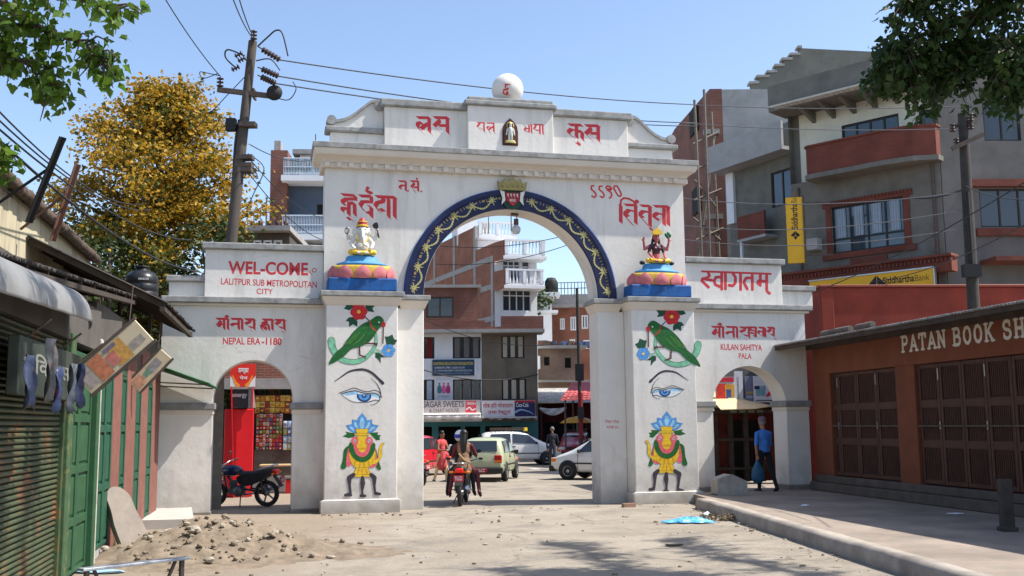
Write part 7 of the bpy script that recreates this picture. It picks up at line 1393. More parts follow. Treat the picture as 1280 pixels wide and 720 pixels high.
# overhanging leafy boughs: a tree on each side of the street, trunks beyond the frame; unseen high boughs added to shade street and shutter
m_fl = leafmat('fresh_leaf', [(.05, .10, .012), (.10, .19, .02), (.20, .30, .05)], .45, 3.0); m_dl = leafmat('deep_leaf', [(.014, .035, .008), (.03, .065, .014), (.06, .11, .025)], .3, 3.0)
def bough_tree(label, base, fork, boughs, leafm, lsize, per, seed, ext, tear):
    t = thing('street_tree', label, 'tree', base); b0 = Vector(base); rs = random.Random(seed); tr = MB(); f = Vector(fork) - b0; tr.tube([(0, 0, 0), f * .5 + Vector((.1, .05, 0)), f], [.30, .24, .19], 10); cr_ = MB()
    for pts, r0, sub in boughs:
        P_ = [f] + [Vector(p) - b0 for p in pts]; C = [Vector(q) for q in sm(P_, False, 5)]; n_ = len(C); tr.tube(C, [max(.012, r0 * (1 - i / n_)) for i in range(n_)], 7)
        for i in range(int(n_ * .30), n_):
            for j in range(sub):
                d = (C[i] - C[i - 1]).normalized(); nd = (d * .5 + Vector((rs.uniform(-1, 1), rs.uniform(-1, 1), rs.uniform(-1.0, .5)))).normalized(); L_ = rs.uniform(.35, 1.0) * ext; mid = C[i] + nd * L_ * .5 + Vector((0, 0, .05)); e = C[i] + nd * L_ - Vector((0, 0, .15 * L_)); tr.tube([C[i], mid, e], [.016, .010, .004], 4)
                for q in range(per): k = rs.uniform(.25, 1.05); p = C[i].lerp(mid, k * 2) if k < .5 else mid.lerp(e, k * 2 - 1); leaf_cloud(cr_, [p + Vector((rs.gauss(0, .06), rs.gauss(0, .06), rs.gauss(0, .06)))], lsize, 0, .7, tear=tear, rs=rs)
    tr.build('trunk', m_bark, t); cr_.build('crown', leafm, t); return t
w_ = lambda px, py, d: tuple(W(px, py, d))
bough_tree('leafy tree with heart shaped leaves hanging into the top left corner', (-8.6, 8.2, 0), (-7.4, 8.4, 6.6), [
    ([w_(-60, -30, 9.6), w_(40, 30, 10), w_(105, 55, 10.2), w_(128, 80, 10.2)], .07, 3), ([w_(-50, -60, 9.4), w_(60, -10, 9.8), w_(150, 10, 10)], .06, 3), ([w_(-60, 40, 9.6), w_(5, 65, 10), w_(50, 90, 10.2), w_(66, 108, 10.2)], .05, 3), ([w_(-90, 0, 9.2), w_(-20, 35, 9.6), w_(30, 30, 10.1)], .05, 3), ([w_(-80, 130, 9.4), w_(-30, 170, 9.7), w_(6, 188, 9.9)], .03, 2),
    ([(-6.2, 8.0, 8.2), (-4.0, 8.6, 9.2), (-1.5, 9.0, 9.4), (1.0, 9.3, 9.2)], .10, 15), ([(-6.0, 8.8, 8.6), (-3.8, 9.8, 9.6), (-1.2, 10.3, 9.8), (.8, 10.5, 9.6)], .10, 15), ([(-5.8, 9.4, 8.8), (-3.4, 10.9, 9.8), (-1.0, 11.4, 9.9), (.4, 11.4, 9.8)], .10, 14), ([(-5.6, 7.4, 8.2), (-3.0, 7.2, 9.2), (-.5, 7.4, 9.4)], .10, 12), ([(-5.8, 6.6, 8.0), (-3.4, 5.6, 8.8), (-.8, 5.2, 9.2)], .10, 6)], m_fl, .108, 7, 3, .34, True)
bough_tree('dark leafy tree hanging over the top right corner above the bookshop', (8.35, 9.4, FZ), (8.2, 9.6, 5.2), [
    ([w_(1330, 60, 12), w_(1230, 60, 12.5), w_(1150, 78, 12.8), w_(1115, 92, 13)], .09, 5), ([w_(1340, -20, 12), w_(1240, 10, 12.2), w_(1160, 40, 12.6), w_(1120, 62, 12.7)], .09, 5), ([w_(1330, 60, 12), w_(1250, 50, 12.4), w_(1200, 76, 12.7), w_(1165, 98, 12.8)], .07, 5), ([w_(1340, 80, 11.8), w_(1280, 80, 12), w_(1255, 98, 12.3)], .07, 5), ([w_(1340, -60, 11.8), w_(1260, -30, 12), w_(1180, -20, 12.4), w_(1140, 0, 12.4)], .08, 5), ([w_(1400, 40, 11), w_(1300, 60, 11.6), w_(1260, 80, 12)], .07, 6),
    ([(7.6, 10.5, 7.4), (6.3, 11.2, 8.0), (4.9, 11.8, 8.2), (3.6, 12.2, 8.0)], .10, 6), ([(7.4, 9.6, 7.6), (5.8, 10.2, 8.4), (4.0, 10.8, 8.8), (2.4, 11.4, 8.7)], .10, 6), ([(7.4, 9.0, 7.4), (5.6, 9.0, 8.2), (3.4, 9.4, 8.8), (1.6, 9.8, 8.9)], .10, 6), ([(7.2, 8.6, 7.6), (5.0, 8.2, 8.6), (2.6, 8.4, 9.2), (.4, 8.8, 9.4)], .10, 6), ([(8.4, 10.2, 8.2), (8.6, 11.8, 9.3), (8.2, 13.4, 9.9), (7.9, 15.2, 10.0), (7.6, 15.9, 10.0)], .10, 9), ([(8.8, 10.2, 7.8), (9.8, 11.8, 8.9), (9.8, 13.4, 9.6), (9.4, 15.0, 9.8), (9.4, 16.2, 9.9)], .10, 9), ([(8.0, 10.2, 8.2), (7.4, 11.6, 9.3), (6.7, 13.2, 9.8)], .10, 9), ([(8.8, 9.8, 8.4), (9.6, 11.0, 9.8), (9.2, 12.6, 10.4)], .10, 7), ([(7.0, 9.4, 8.2), (4.6, 9.8, 9.6), (2.0, 10.2, 10.2), (.0, 10.6, 10.2)], .10, 6), ([(7.0, 8.2, 7.0), (4.4, 7.4, 7.8), (2.0, 7.2, 8.4), (-.4, 7.4, 8.7)], .10, 6), ([(7.8, 9.2, 7.6), (6.6, 8.2, 8.4), (5.4, 7.4, 9.0)], .09, 6)], m_dl, .105, 18, 4, .62, False)
# ---------------------------------------------------------------- utility poles and cables
m_ins = mat('brown_insulator', (.05, .03, .025), .25, .2, 6)
def insulator(mb, p, d, n=4, r=.07, L_=.30, m=0):
    d = Vector(d).normalized(); mt = d.to_track_quat('Z', 'Y').to_matrix(); prof = [(.001, 0)]
    for k in range(n): z = L_ * k / n; prof += [(.02, z), (r, z + L_ / n * .3), (r * .9, z + L_ / n * .5), (.02, z + L_ / n * .8)]
    prof += [(.001, L_)]; mb.lathe(prof, p, 10, m, mat3=mt); return Vector(p) + d * L_
PD = 27.0; pb, ptp = W(283, 360, PD), W(316, 52, PD + .6); dirp = (ptp - pb); base = pb - dirp * (pb.z / dirp.z)
t = thing('utility_pole', 'leaning grey electricity pole with crossarm and insulators behind the welcome panel', 'utility pole', base); q = lambda px, py, dd=0: W(px, py, PD + .4 + dd) - base
mb = MB(); mb.tube([(0, 0, 0), ptp - base], [.19, .12], 12); mb.build('pole', mat('pole_cement', (.075, .062, .052), .9, .25, 3, .004, 20), t)
mb = MB(); a, b = q(272, 112), q(346, 121); mb.beam(a, b, .10, .13); mb.beam(q(318, 112, .12), q(318, 124, .12), .3, .05); mb.build('crossarm', m_iron, t)
for (px, py, dx) in ((275, 109, (0, 0, 1)), (317, 50, (0, 0, 1))): mb = MB(); insulator(mb, q(px, py), dx, 3, .10, .30); mb.build('insulator', m_ins, t)
ends = []
for (px, py, qx, qy) in ((322, 58, 352, 76), (322, 84, 350, 96), (322, 94, 346, 105)): mb = MB(); a, b = q(px, py, -.2), q(qx, qy, -.3); mb.beam(a, a.lerp(b, .2), .03, .03); e_ = insulator(mb, a.lerp(b, .2), b - a, 6, .09, (b - a).length * .75); ends.append(e_ + base); mb.build('insulator', m_ins, t)
for px, py in ((303, 66), (307, 72), (299, 83)): mb = MB(); insulator(mb, q(px, py, -.2), (-.6, 0, -.3), 3, .08, .24); mb.build('insulator', m_ins, t)
mb = MB(); mb.lathe([(.001, -.08), (.20, -.06), (.22, 0), (.20, .06), (.001, .08)], q(343, 116, -.15), 14, 0, mat3=Matrix.Rotation(PI / 2, 3, 'X')); mb.box(*[v for c in ((q(290, 150).x - .12, q(290, 150).x + .14), (q(290, 150).y - .2, q(290, 150).y), (q(290, 165).z, q(290, 150).z)) for v in c]); mb.build('fittings', m_black, t)
mb = MB(); loopp = lambda L_: [q(*p) for p in sm(L_, False, 5)]
for L_, r_ in (([(322, 58), (335, 46), (345, 38), (353, 42), (360, 70)], .022), ([(306, 70), (285, 62), (282, 72), (296, 86)], .022), ([(320, 76), (338, 74), (350, 88)], .018), ([(340, 120), (360, 125), (370, 112), (366, 102)], .014), ([(276, 95), (262, 92), (250, 90), (254, 98), (272, 92)], .012), ([(306, 96), (285, 118), (255, 150), (240, 165)], .012), ([(300, 150), (295, 180), (292, 230), (288, 300)], .055), ([(296, 170), (291, 230), (285, 300)], .04), ([(310, 192), (330, 210), (318, 240), (308, 262)], .014), ([(309, 212), (322, 222), (315, 205)], .012)): mb.tube(loopp(L_), r_, 6)
mb.build('jumper_cables', m_wire, t)
mb = MB()
for py, w__ in ((155, .3), (196, .3), (206, .26), (212, .26)): c = q(309 - (py - 155) * .09, py, -.2); mb.box(c.x - .22, c.x + .22, c.y - .05, c.y + .25, c.z - .06, c.z + .06)
mb.build('clamps', m_iron, t)
RD = 24.5; rb, rt_ = W(1214, 330, RD), W(1203, 142, RD); dr = rt_ - rb; rbase = rb - dr * ((rb.z - FZ) / dr.z); t2 = thing('utility_pole', 'dark utility pole before the grey side building at the right', 'utility pole', rbase); q2 = lambda px, py, dd=0: W(px, py, RD + dd) - rbase
mb = MB(); mb.tube([(0, 0, 0), rt_ - rbase], [.17, .11], 10); mb.build('pole', mat('dark_pole', (.045, .04, .036), .9, .3, 5), t2)
mb = MB(); mb.beam(q2(1190, 186, -.2), q2(1229, 168, -.2), .08, .10); mb.beam(q2(1193, 158, .1), q2(1214, 154, .1), .06, .07); mb.build('crossarm', m_iron, t2)
for px, py in ((1191, 165), (1214, 152), (1196, 183), (1205, 140), (1214, 162)): mb = MB(); insulator(mb, q2(px, py, -.1), (0, 0, 1), 3, .08, .22); mb.build('insulator', m_ins, t2)
mb = MB(); mb.tube([q2(1209, 240, -.2), q2(1213, 300, -.2), q2(1216, 345, -.2)], .045, 6); c = q2(1214, 336, -.2); mb.box(c.x - .2, c.x + .2, c.y - .1, c.y + .1, c.z - .2, c.z + .1); mb.build('fittings', m_black, t2)
def cable(label, a, b, sag=.3, r=.014, group='overhead cables', m=None, name='power_cable'):
    a, b = Vector(a), Vector(b); N = 18; pts = [a.lerp(b, i / N) - Vector((0, 0, 4 * sag * (i / N) * (1 - i / N))) - a for i in range(N + 1)]; mb = MB(); mb.tube(pts, r, 5); o = mb.build(name, m or m_wire, None, loc=a); tag(o, label, 'cable', group)
pw = lambda px, py, d: W(px, py, d)
m_gw = mat('grey_cable', (.16, .16, .165), .6, 0)
cable('topmost cable from the left pole passing behind the white ball', ends[0], pw(872, 131, 40), .2, .02)
cable('second cable from the left pole running behind the gate parapet', ends[1], pw(872, 154, 40), .25, .02)
cable('third cable from the left pole, lowest behind the gate parapet', ends[2], pw(872, 158, 40), .25, .02)
cable('upper pale cable crossing the bank front just under its roof', pw(850, 130, 33), pw(1206, 133, RD), .1, .012, m=m_gw); cable('pale cable crossing the brick balcony of the bank', pw(850, 153, 33), pw(1192, 161, RD), .12, .012, m=m_gw)
cable('pale cable crossing the lower bank window', pw(846, 247, 30), pw(1205, 240, RD), .25, .012, m=m_gw); cable('lowest pale cable across the yellow banner and bank window', pw(850, 299, 30), pw(1206, 285, RD), .3, .012, m=m_gw); cable('slack pale cable between the banner and the right pole', pw(846, 281, 30), pw(1206, 262, RD), .3, .012, m=m_gw)
cable('black cable slanting from the right pole to the red terrace', pw(1290, 222, 17), pw(1010, 368, 27), .15, .012); cable('black cable leaving the right pole at the right edge', pw(1300, 250, 16), pw(1206, 232, RD), .1, .012); cable('thin black cable drooping to the bank sign', pw(1300, 270, 17), pw(1090, 352, 27), .2, .010); cable('short thick cable tied from the bank window to the right pole', pw(1140, 247, 34), pw(1206, 236, RD), .1, .03)
cable('cable rising from the crossarm to the upper left edge', pw(275, 95, PD + .4), pw(200, -12, 22), .1, .014); cable('left of two cables rising from the pole top', pw(316, 48, PD), pw(288, -10, 20), .1, .014); cable('right of two cables rising from the pole top', pw(318, 48, PD), pw(296, -12, 20), .1, .014)
for i, (y0, y1, px1, lb) in enumerate([(128, 255, 178, 'uppermost of the black cables fanning from the left edge'), (140, 262, 190, 'second black cable fanning from the left edge'), (152, 300, 240, 'third black cable fanning from the left edge'), (165, 340, 250, 'thick fourth cable fanning from the left edge towards the pole'), (210, 262, 70, 'short lowest cable from the left edge to the tile coping')]): cable(lb, pw(-12, y0, 11 + i * .3), pw(px1, y1, 25.5), .35, (.012, .012, .014, .02, .010)[i], 'cables fanning from the left edge')
for i, (a, b, lb) in enumerate([((313, 181), (402, 196), 'upper service wire from the left pole to the blue house'), ((310, 196), (402, 272), 'middle service wire from the left pole towards the gate shoulder'), ((309, 214), (404, 300), 'lowest service wire from the left pole behind the gate shoulder')]): cable(lb, pw(*a, PD), pw(*b, 40), .3, .014, 'service wires right of the left pole')
for i, (a, b, lb) in enumerate([((530, 305), (745, 283), 'upper wire seen inside the main arch before the brick house'), ((655, 262), (745, 296), 'wire descending to the right inside the main arch'), ((545, 330), (745, 292), 'wire rising to the right across the brick wall'), ((528, 398), (700, 430), 'wire sagging across the corner house front'), ((528, 462), (672, 468), 'dark cable along the corner house between its window rows')]): cable(lb, pw(*a, 50), pw(*b, 48 if i < 4 else 55), .5 if i < 4 else .4, .018 if i < 4 else .03, 'wires seen through the main arch')
pp = W(727, 585, 44); zt_ = W(727, 360, 44).z; t = thing('street_pole', 'thin dark steel pole standing in the street beside the right pier of the arch', 'pole', (pp.x, pp.y, 0)); mb = MB(); mb.tube([(0, 0, 0), (-.06, 0, zt_)], [.09, .06], 8); mb.build('shaft', mat('dark_pole', (.045, .04, .036)), t); mb = MB(); mb.box(-.2, .16, -.12, .12, 3.6, 4.3); mb.box(-.13, .13, -.2, -.09, 2.0, 2.5); mb.build('meter_box', m_black, t)
mb = MB(); mb.lathe([(.10, 1.2), (.10, 3.1)], (0, 0, 0), 10); mb.build('painted_sleeve', paint('sleeve_red', (120, 30, 36), .7, .5, 6), t)
# ---------------------------------------------------------------- litter
mb = MB(); rs = random.Random(21)
for i in range(260):
    k = rs.random()
    if k < .35: x = rs.uniform(-4.3, 4.4); q = G.loc(x, rs.gauss(-.35, .25), 0)
    elif k < .6: y = rs.uniform(11, 22); q = Vector((kx(y) - abs(rs.gauss(0, .22)) - .03, y, 0))
    else: q = Vector((rs.uniform(-4.5, 4.2), rs.uniform(11.5, 22), 0))
    if abs(G.inv(q).x) > 2.0 and G.inv(q).y > -.1: continue
    m_ = rock(rs.choice([.008, .012, .016, .024, .034]), 300 + i); mb.add([Vector(v) + q for v in m_.v], m_.f, rs.choice([0, 0, 1]))
tag(mb.build('pebbles', [m_rock, m_rock2]), 'loose pebbles scattered over the road and along the kerb', 'pebbles', kind='stuff')
def crumple(r, seed, flat=.3):
    mb = rock(r, seed); mb.v = [(x * 1.5, y, max(0, z * flat + r * .1)) for x, y, z in mb.v]; mb.s = [False] * len(mb.f); return mb
def litter(name, label, cat, px, py, mb, m, z=0, rz=0): p = GN(px, py, z); o = mb.build(name, m, None, loc=(p.x, p.y, z + .004)); o.rotation_euler = (0, 0, rz); tag(o, label, cat); return o
mb = MB(); N = 16; vs_ = []
for j in range(N):
    for i in range(N): x, y = i / (N - 1) * 2 - 1, j / (N - 1) * 2 - 1; k = max(0, 1 - x * x) * max(0, 1 - y * y); vs_.append((x * .42 * (1 + .15 * math.sin(j)), y * .20 * (1 + .2 * math.sin(i * 1.3)), .012 + .10 * k * (.5 + .5 * abs(noise.noise(Vector((x * 3, y * 3, 2))) * 2))))
mb.add(vs_, [(j * N + i, j * N + i + 1, (j + 1) * N + i + 1, (j + 1) * N + i) for j in range(N - 1) for i in range(N - 1)]); o = litter('plastic_bag', 'crumpled sky blue plastic bag lying on the road before the right pillar', 'plastic bag', 860, 653, mb, paint('bag_blue', (96, 178, 230), .35, .2, 6), 0, -.1); md = o.modifiers.new('t', 'SOLIDIFY'); md.thickness = .004
mb = MB(); mb.lathe([(.001, 0), (.05, 0), (.065, .12), (.06, .12), (.045, .01)], (0, 0, .05), 12, mat3=Matrix.Rotation(R(80), 3, 'Y')); litter('paper_cup', 'white paper cup lying beside the blue plastic bag', 'cup', 879, 649, mb, m_bwhite, 0, .5)
mb = MB(); rs = random.Random(3)
for i in range(160): r_ = rs.uniform(.015, .05); mb.obox((rs.gauss(0, .26), rs.gauss(0, .14), rs.uniform(.01, .09)), (r_ * 2, r_, .008), Matrix.Rotation(rs.uniform(0, 6), 3, (rs.random(), rs.random(), 1)))
tag(litter('leaf_litter', 'small grey heap of dry leaf litter against the kerb', 'leaf litter', 913, 650, mb, paint('dry_leaf', (130, 116, 96), .9, .4, 9)), kind='stuff')
litter('rag', 'dark crumpled rag lying in the tree shade on the road', 'rag', 843, 682, crumple(.10, 71), paint('rag', (58, 56, 48), .9, .3, 9)); litter('paper_scrap', 'white paper scrap on the footpath before the bookshop doors', 'paper', 1194, 643, crumple(.13, 72, .12), m_bwhite, FZ, .3); litter('paper_ball', 'small white crumpled paper ball on the footpath beyond the right arch', 'paper', 1007, 633, crumple(.06, 73, .8), m_bwhite, FZ); litter('plastic_scrap', 'pale blue plastic scrap under the metal bench', 'plastic', 125, 716, crumple(.16, 74, .25), paint('bag_pale', (150, 180, 200), .4), 0)
litter('brick_piece', 'small broken brick at the corner of the right pillar', 'brick', 786, 634, MB().box(-.14, .14, -.07, .07, 0, .08), paint('brick_dust', (150, 120, 100), .9, .2, 6), 0, .3); litter('paper_scrap', 'tiny white paper scrap on the sunny road near the walking man', 'paper', 668, 587, crumple(.16, 75, .2), m_bwhite)
mb = MB(); rs = random.Random(9)
for i in range(120):
    a = rs.uniform(0, 2 * PI); b = Vector((rs.gauss(0, .14), rs.gauss(0, .10), 0)); mb.add([b + Vector((.012, 0, 0)), b - Vector((.012, 0, 0)), b + Vector((math.cos(a) * .08, math.sin(a) * .08, rs.uniform(.1, .26)))], [(0, 1, 2)])
p = GN(162, 688); o = mb.build('grass', leafmat('grass_blade', [(.05, .10, .02), (.12, .18, .04)], .4), None, loc=(p.x, p.y, 0)); tag(o, 'tuft of green grass beside the leaning stone slab', 'grass', kind='stuff')
# ---------------------------------------------------------------- vehicles
m_chrome = mat('chrome', (.6, .6, .6), .2, .05, 5, metal=1.0); m_tail = paint('tail_lamp_red', (170, 20, 24), .25, .1); m_lampglass = paint('head_lamp_glass', (200, 206, 210), .12, .05); m_plate = paint('red_plate', (170, 24, 40), .5, .05); m_ctrim = mat('black_plastic', (.02, .02, .021), .6, .2, 6); m_amber = paint('amber_lamp', (226, 120, 30), .3, .1)
def carpaint(n_, c):
    m = paint(n_, c, .28, .05, 2); b = m.node_tree.nodes['Principled BSDF']; b.inputs['Coat Weight'].default_value = .5; b.inputs['Coat Roughness'].default_value = .08; return m
def wheel_parts(par, cx, cy, r, wd, s, rimm=None):
    mt = Matrix.Rotation(PI / 2, 3, 'Y')
    mb = MB(); mb.lathe([(r * .60, -wd / 2), (r * .92, -wd / 2), (r, -wd * .32), (r, wd * .32), (r * .92, wd / 2), (r * .60, wd / 2)], (cx, cy, r), 24, 0, mat3=mt); tw = mb.build('wheel', m_black, par)
    mb = MB(); x = s * wd * .36; pf = [(.001, x + s * .02), (r * .16, x + s * .02), (r * .2, x), (r * .5, x - s * .02), (r * .58, x + s * .015), (r * .62, x + s * .02)]; mb.lathe(pf, (cx, cy, r), 20, 0, mat3=mt)
    for k in range(8): a = 2 * PI * k / 8; mb.ball((cx + x + s * .002, cy + r * .36 * math.cos(a), r + r * .36 * math.sin(a)), (.012, r * .07, r * .07), 1, 6)
    mb.build('rim', [rimm or mat('steel_rim', (.35, .36, .37), .4, .15, 8, metal=.7), m_ctrim], tw)
def car(label, cat, loc, rz, body, st, wy, wr=.27, rear=True, plate='BA 1 CHA', rack=False, glassm=None):
    t = thing('parked_car', label, cat, loc, rz); M_ = []; n_ = 14
    def ring(s_): y, bo, be, to, w_, wt = s_; R_ = [(0, bo), (w_ * .90, bo), (w_ * .985, bo + .10), (w_, (bo + be) / 2), (w_ * .985, be), (wt + .015, to - .07), (wt - .07, to - .005), (0, to + .012)]; return [(x, y, z) for x, z in R_] + [(-x, y, z) for x, z in R_[-2:0:-1]]
    mb = MB(); vs_ = []
    for s_ in st: vs_ += ring(s_)
    N = len(ring(st[0])); mb.add(vs_, [(i * N + k, i * N + (k + 1) % N, (i + 1) * N + (k + 1) % N, (i + 1) * N + k)[::-1] for i in range(len(st) - 1) for k in range(N)], 0, True); mb.add(vs_[:N], [tuple(range(N))], 0); mb.add(vs_[-N:], [tuple(range(N))[::-1]], 0)
    bd = mb.build('body', body, t); md = bd.modifiers.new('s', 'SUBSURF'); md.levels = md.render_levels = 1
    def at(y):
        for a, b in zip(st[:-1], st[1:]):
            if a[0] <= y <= b[0]: k = (y - a[0]) / max(1e-6, b[0] - a[0]); return [p + (q - p) * k for p, q in zip(a, b)]
        return list(st[-1])
    def side(y, tt, s): _, bo, be, to, w_, wt = at(y); return Vector((s * (w_ * .985 + (wt + .015 - w_ * .985) * tt + .004), y, be + (to - .07 - be) * tt))
    gl = glassm or m_glass
    def pane(name, quad, par=t): mb = MB(); p = [Vector(q) for q in quad]; n = (p[1] - p[0]).cross(p[2] - p[0]).normalized() * .006; mb.add([q + n for q in p] + [q - n for q in p], [(0, 1, 2, 3), (7, 6, 5, 4), (1, 0, 4, 5), (2, 1, 5, 6), (3, 2, 6, 7), (0, 3, 7, 4)]); return mb.build(name, gl, par)
    return t, bd, at, side, pane
def hatch(label, loc, rz, body, L_=3.3, W_=1.42, H=1.40, rack=False, plate=None, taxi=False, rearsq=0.0, cat='car', name=None, strip=None):
    k, w_, h_ = L_ / 3.3, W_ / 1.42, H / 1.40
    st = [(-1.65, .36, .58, .64, .62, .56), (-1.61, .24, .84, .90, .69, .60), (-1.42 - rearsq, .22, .88, 1.335, .71, .565), (-1.15, .22, .88, 1.385, .715, .57), (-.3, .22, .87, 1.40, .715, .575), (.32, .22, .86, 1.345, .715, .555), (.93, .22, .83, .90, .71, .60), (1.48, .24, .74, .795, .69, .57), (1.62, .33, .60, .66, .64, .54)]
    st = [(a * k, b, c * h_, d * h_, e * w_, f_ * w_) for a, b, c, d, e, f_ in st]
    t, bd, at, side, pane = car(label, cat, loc, rz, body, st, None)
    if name: t.name = name
    for s in (-1, 1):
        q = [side(-1.27 * k, .10, s), side(-.42 * k, .10, s), side(-.42 * k, .93, s), side(-1.2 * k, .93, s)]; pane('side_window', q if s > 0 else q[::-1])
        q = [side(-.34 * k, .10, s), side(.70 * k, .12, s), side(.30 * k, .90, s), side(-.34 * k, .93, s)]; pane('side_window', q if s > 0 else q[::-1])
        mb = MB(); e = side(.60 * k, .25, s); mb.obox(e + Vector((s * .09, .02, 0)), (.16, .06, .11)); mb.build('wing_mirror', m_ctrim, t, .015)
        mb = MB(); 
        for y0, y1 in ((-1.5, -1.35), (-.78, .80)): a, b = side(y0 * k, 0, s), side(y1 * k, 0, s); mb.box(a.x - .02, a.x + .012, a.y, b.y, .50, .545)
        mb.build('side_strip', m_ctrim, t)
        mb = MB(); y = -.38 * k; a = side(y, 0, s); mb.box(a.x - .006, a.x + .0045, y - .006, y + .006, .30, a.z); a = side(.68 * k, 0, s); mb.box(a.x - .006, a.x + .0045, a.y - .006, a.y + .006, .34, a.z - .02); a = side(-.30 * k, 0, s); mb.box(a.x - .012, a.x + .02, a.y - .06, a.y + .07, a.z - .12, a.z - .085, 0); mb.build('door_seam', m_ctrim, t)
        for wy in (-1.06 * k, 1.02 * k):
            wx = s * (.715 * w_ - .075); mb = MB(); mb.lathe([(.001, 0), (.325, 0), (.325, .012), (.001, .012)], (s * (.715 * w_ - .004) if s > 0 else s * (.715 * w_ - .004) - .012, wy, .30), 20, 0, mat3=Matrix.Rotation(PI / 2, 3, 'Y')); mb.build('wheel_arch', m_ctrim, t); wheel_parts(t, wx + s * .02, wy, .275, .17, s)
        mb = MB(); mb.box(s * .42 * w_, s * .66 * w_, -1.665 * k, -1.58 * k, .60, .84 * h_); tl = mb.build('tail_lamp', m_tail, t, .02); mb = MB(); mb.box(s * .43 * w_, s * .655 * w_, -1.668 * k, -1.664 * k, .62, .68); mb.build('indicator', m_amber, tl)
        mb = MB(); mb.box(s * .36 * w_, s * .62 * w_, 1.52 * k, 1.635 * k, .56, .70); mb.build('headlight', m_lampglass, t, .02); mb = MB(); mb.box(s * .625 * w_, s * .675 * w_, 1.44 * k, 1.60 * k, .57, .69); mb.build('indicator', m_amber, t, .01)
    yb0, yb1 = -1.61 * k, (-1.42 - rearsq) * k; pane('rear_window', [(.50 * w_, yb0 - .004 + (yb1 - yb0) * .16, .955 * h_), (-.50 * w_, yb0 - .004 + (yb1 - yb0) * .16, .955 * h_), (-.47 * w_, yb1 - .012, 1.285 * h_), (.47 * w_, yb1 - .012, 1.285 * h_)])
    pane('windscreen', [(-.54 * w_, .88 * k, .925 * h_), (.54 * w_, .88 * k, .925 * h_), (.48 * w_, .375 * k, 1.30 * h_), (-.48 * w_, .375 * k, 1.30 * h_)])
    mb = MB(); mb.box(-.70 * w_, .70 * w_, -1.72 * k, -1.55 * k, .26, .46); mb.build('bumper', m_ctrim, t, .03); mb = MB(); mb.box(-.68 * w_, .68 * w_, 1.54 * k, 1.70 * k, .26, .44); mb.build('bumper', m_ctrim, t, .03); mb = MB(); mb.box(-.33 * w_, .33 * w_, 1.58 * k, 1.645 * k, .565, .69); mb.build('grille', m_ctrim, t, .008)
    mb = MB(); mb.box(-.2, .2, -1.735 * k, -1.722 * k, .30, .44); pl_ = mb.build('number_plate', m_plate, t); text('BA 2 CHA', .04, 'lettering', m_bwhite, pl_, T(-.15, -1.737 * k, .385), .3, .02); text('4816', .05, 'lettering', m_bwhite, pl_, T(-.12, -1.737 * k, .318), .24, .02)
    mb = MB(); mb.box(-.18, .18, 1.705 * k, 1.715 * k, .29, .41); mb.build('number_plate', m_plate, t)
    mb = MB(); mb.prism([(-.05, .70), (.05, .70), (.05, .76), (.0, .78), (-.05, .76)], -1.655 * k, -1.60 * k); mb.build('badge', m_chrome, t)
    if rack:
        mb = MB()
        for s in (-1, 1): mb.tube([(s * .5 * w_, -1.1 * k, H + .13), (s * .5 * w_, .2 * k, H + .13)], .016, 6); mb.tube([(s * .5 * w_, -1.1 * k, H + .06), (s * .5 * w_, .2 * k, H + .06)], .014, 6)
        for y in np.linspace(-1.1, .2, 9): mb.tube([(-.5 * w_, y * k, H + .06), (.5 * w_, y * k, H + .06)], .012, 5)
        for s in (-1, 1):
            for y in (-1.0, -.4, .15): mb.tube([(s * .5 * w_, y * k, H - .05), (s * .5 * w_, y * k, H + .13)], .014, 5)
        mb.build('roof_rack', m_iron, t)
    if taxi: mb = MB(); mb.prism([(-.16, H + .0), (.16, H + .0), (.12, H + .15), (-.12, H + .15)], .22 * k, .36 * k); mb.build('taxi_sign', paint('taxi_yellow', (236, 196, 40), .4), t, .01)
    if strip: mb = MB(); a = Vector((-.47 * w_, .395 * k, 1.285 * h_)); b = Vector((.47 * w_, .395 * k, 1.285 * h_)); c = Vector((.50 * w_, .49 * k, 1.215 * h_)); d = Vector((-.50 * w_, .49 * k, 1.215 * h_)); off = Vector((0, .012, .016)); mb.add([d + off, c + off, b + off, a + off], [(0, 1, 2, 3)]); q = mb.build('windscreen_strip', m_bwhite, t)
    return t
def ground_at(px, d): p = W(px, 560, d); return (p.x, p.y, 0)
hatch('pale cream hatchback driving away beyond the main arch', ground_at(613, 35.0), R(-9), carpaint('cream_car', (172, 178, 146)))
hatch('bright red hatchback half hidden behind the left pier of the main arch', ground_at(522, 38.5), R(-16), carpaint('red_car', (196, 34, 46)), 3.5, 1.5, 1.46)
hatch('white taxi van with roof rack standing across the road before the shops', ground_at(648, 47.5), R(-80), carpaint('white_car', (226, 226, 224)), 3.7, 1.5, 1.5, True, None, True, .12, 'taxi')
hatch('dull red taxi car with roof rack and white windscreen strip facing the arch', ground_at(719, 52.5), R(172), carpaint('maroon_car', (170, 48, 62)), 3.4, 1.45, 1.42, True, None, False, 0, 'taxi', None, True)
hatch('white hatchback entering from the right behind the right pier of the main arch', ground_at(757, 34.6), R(64), carpaint('silver_white_car', (216, 216, 212)), 3.4, 1.46, 1.42)
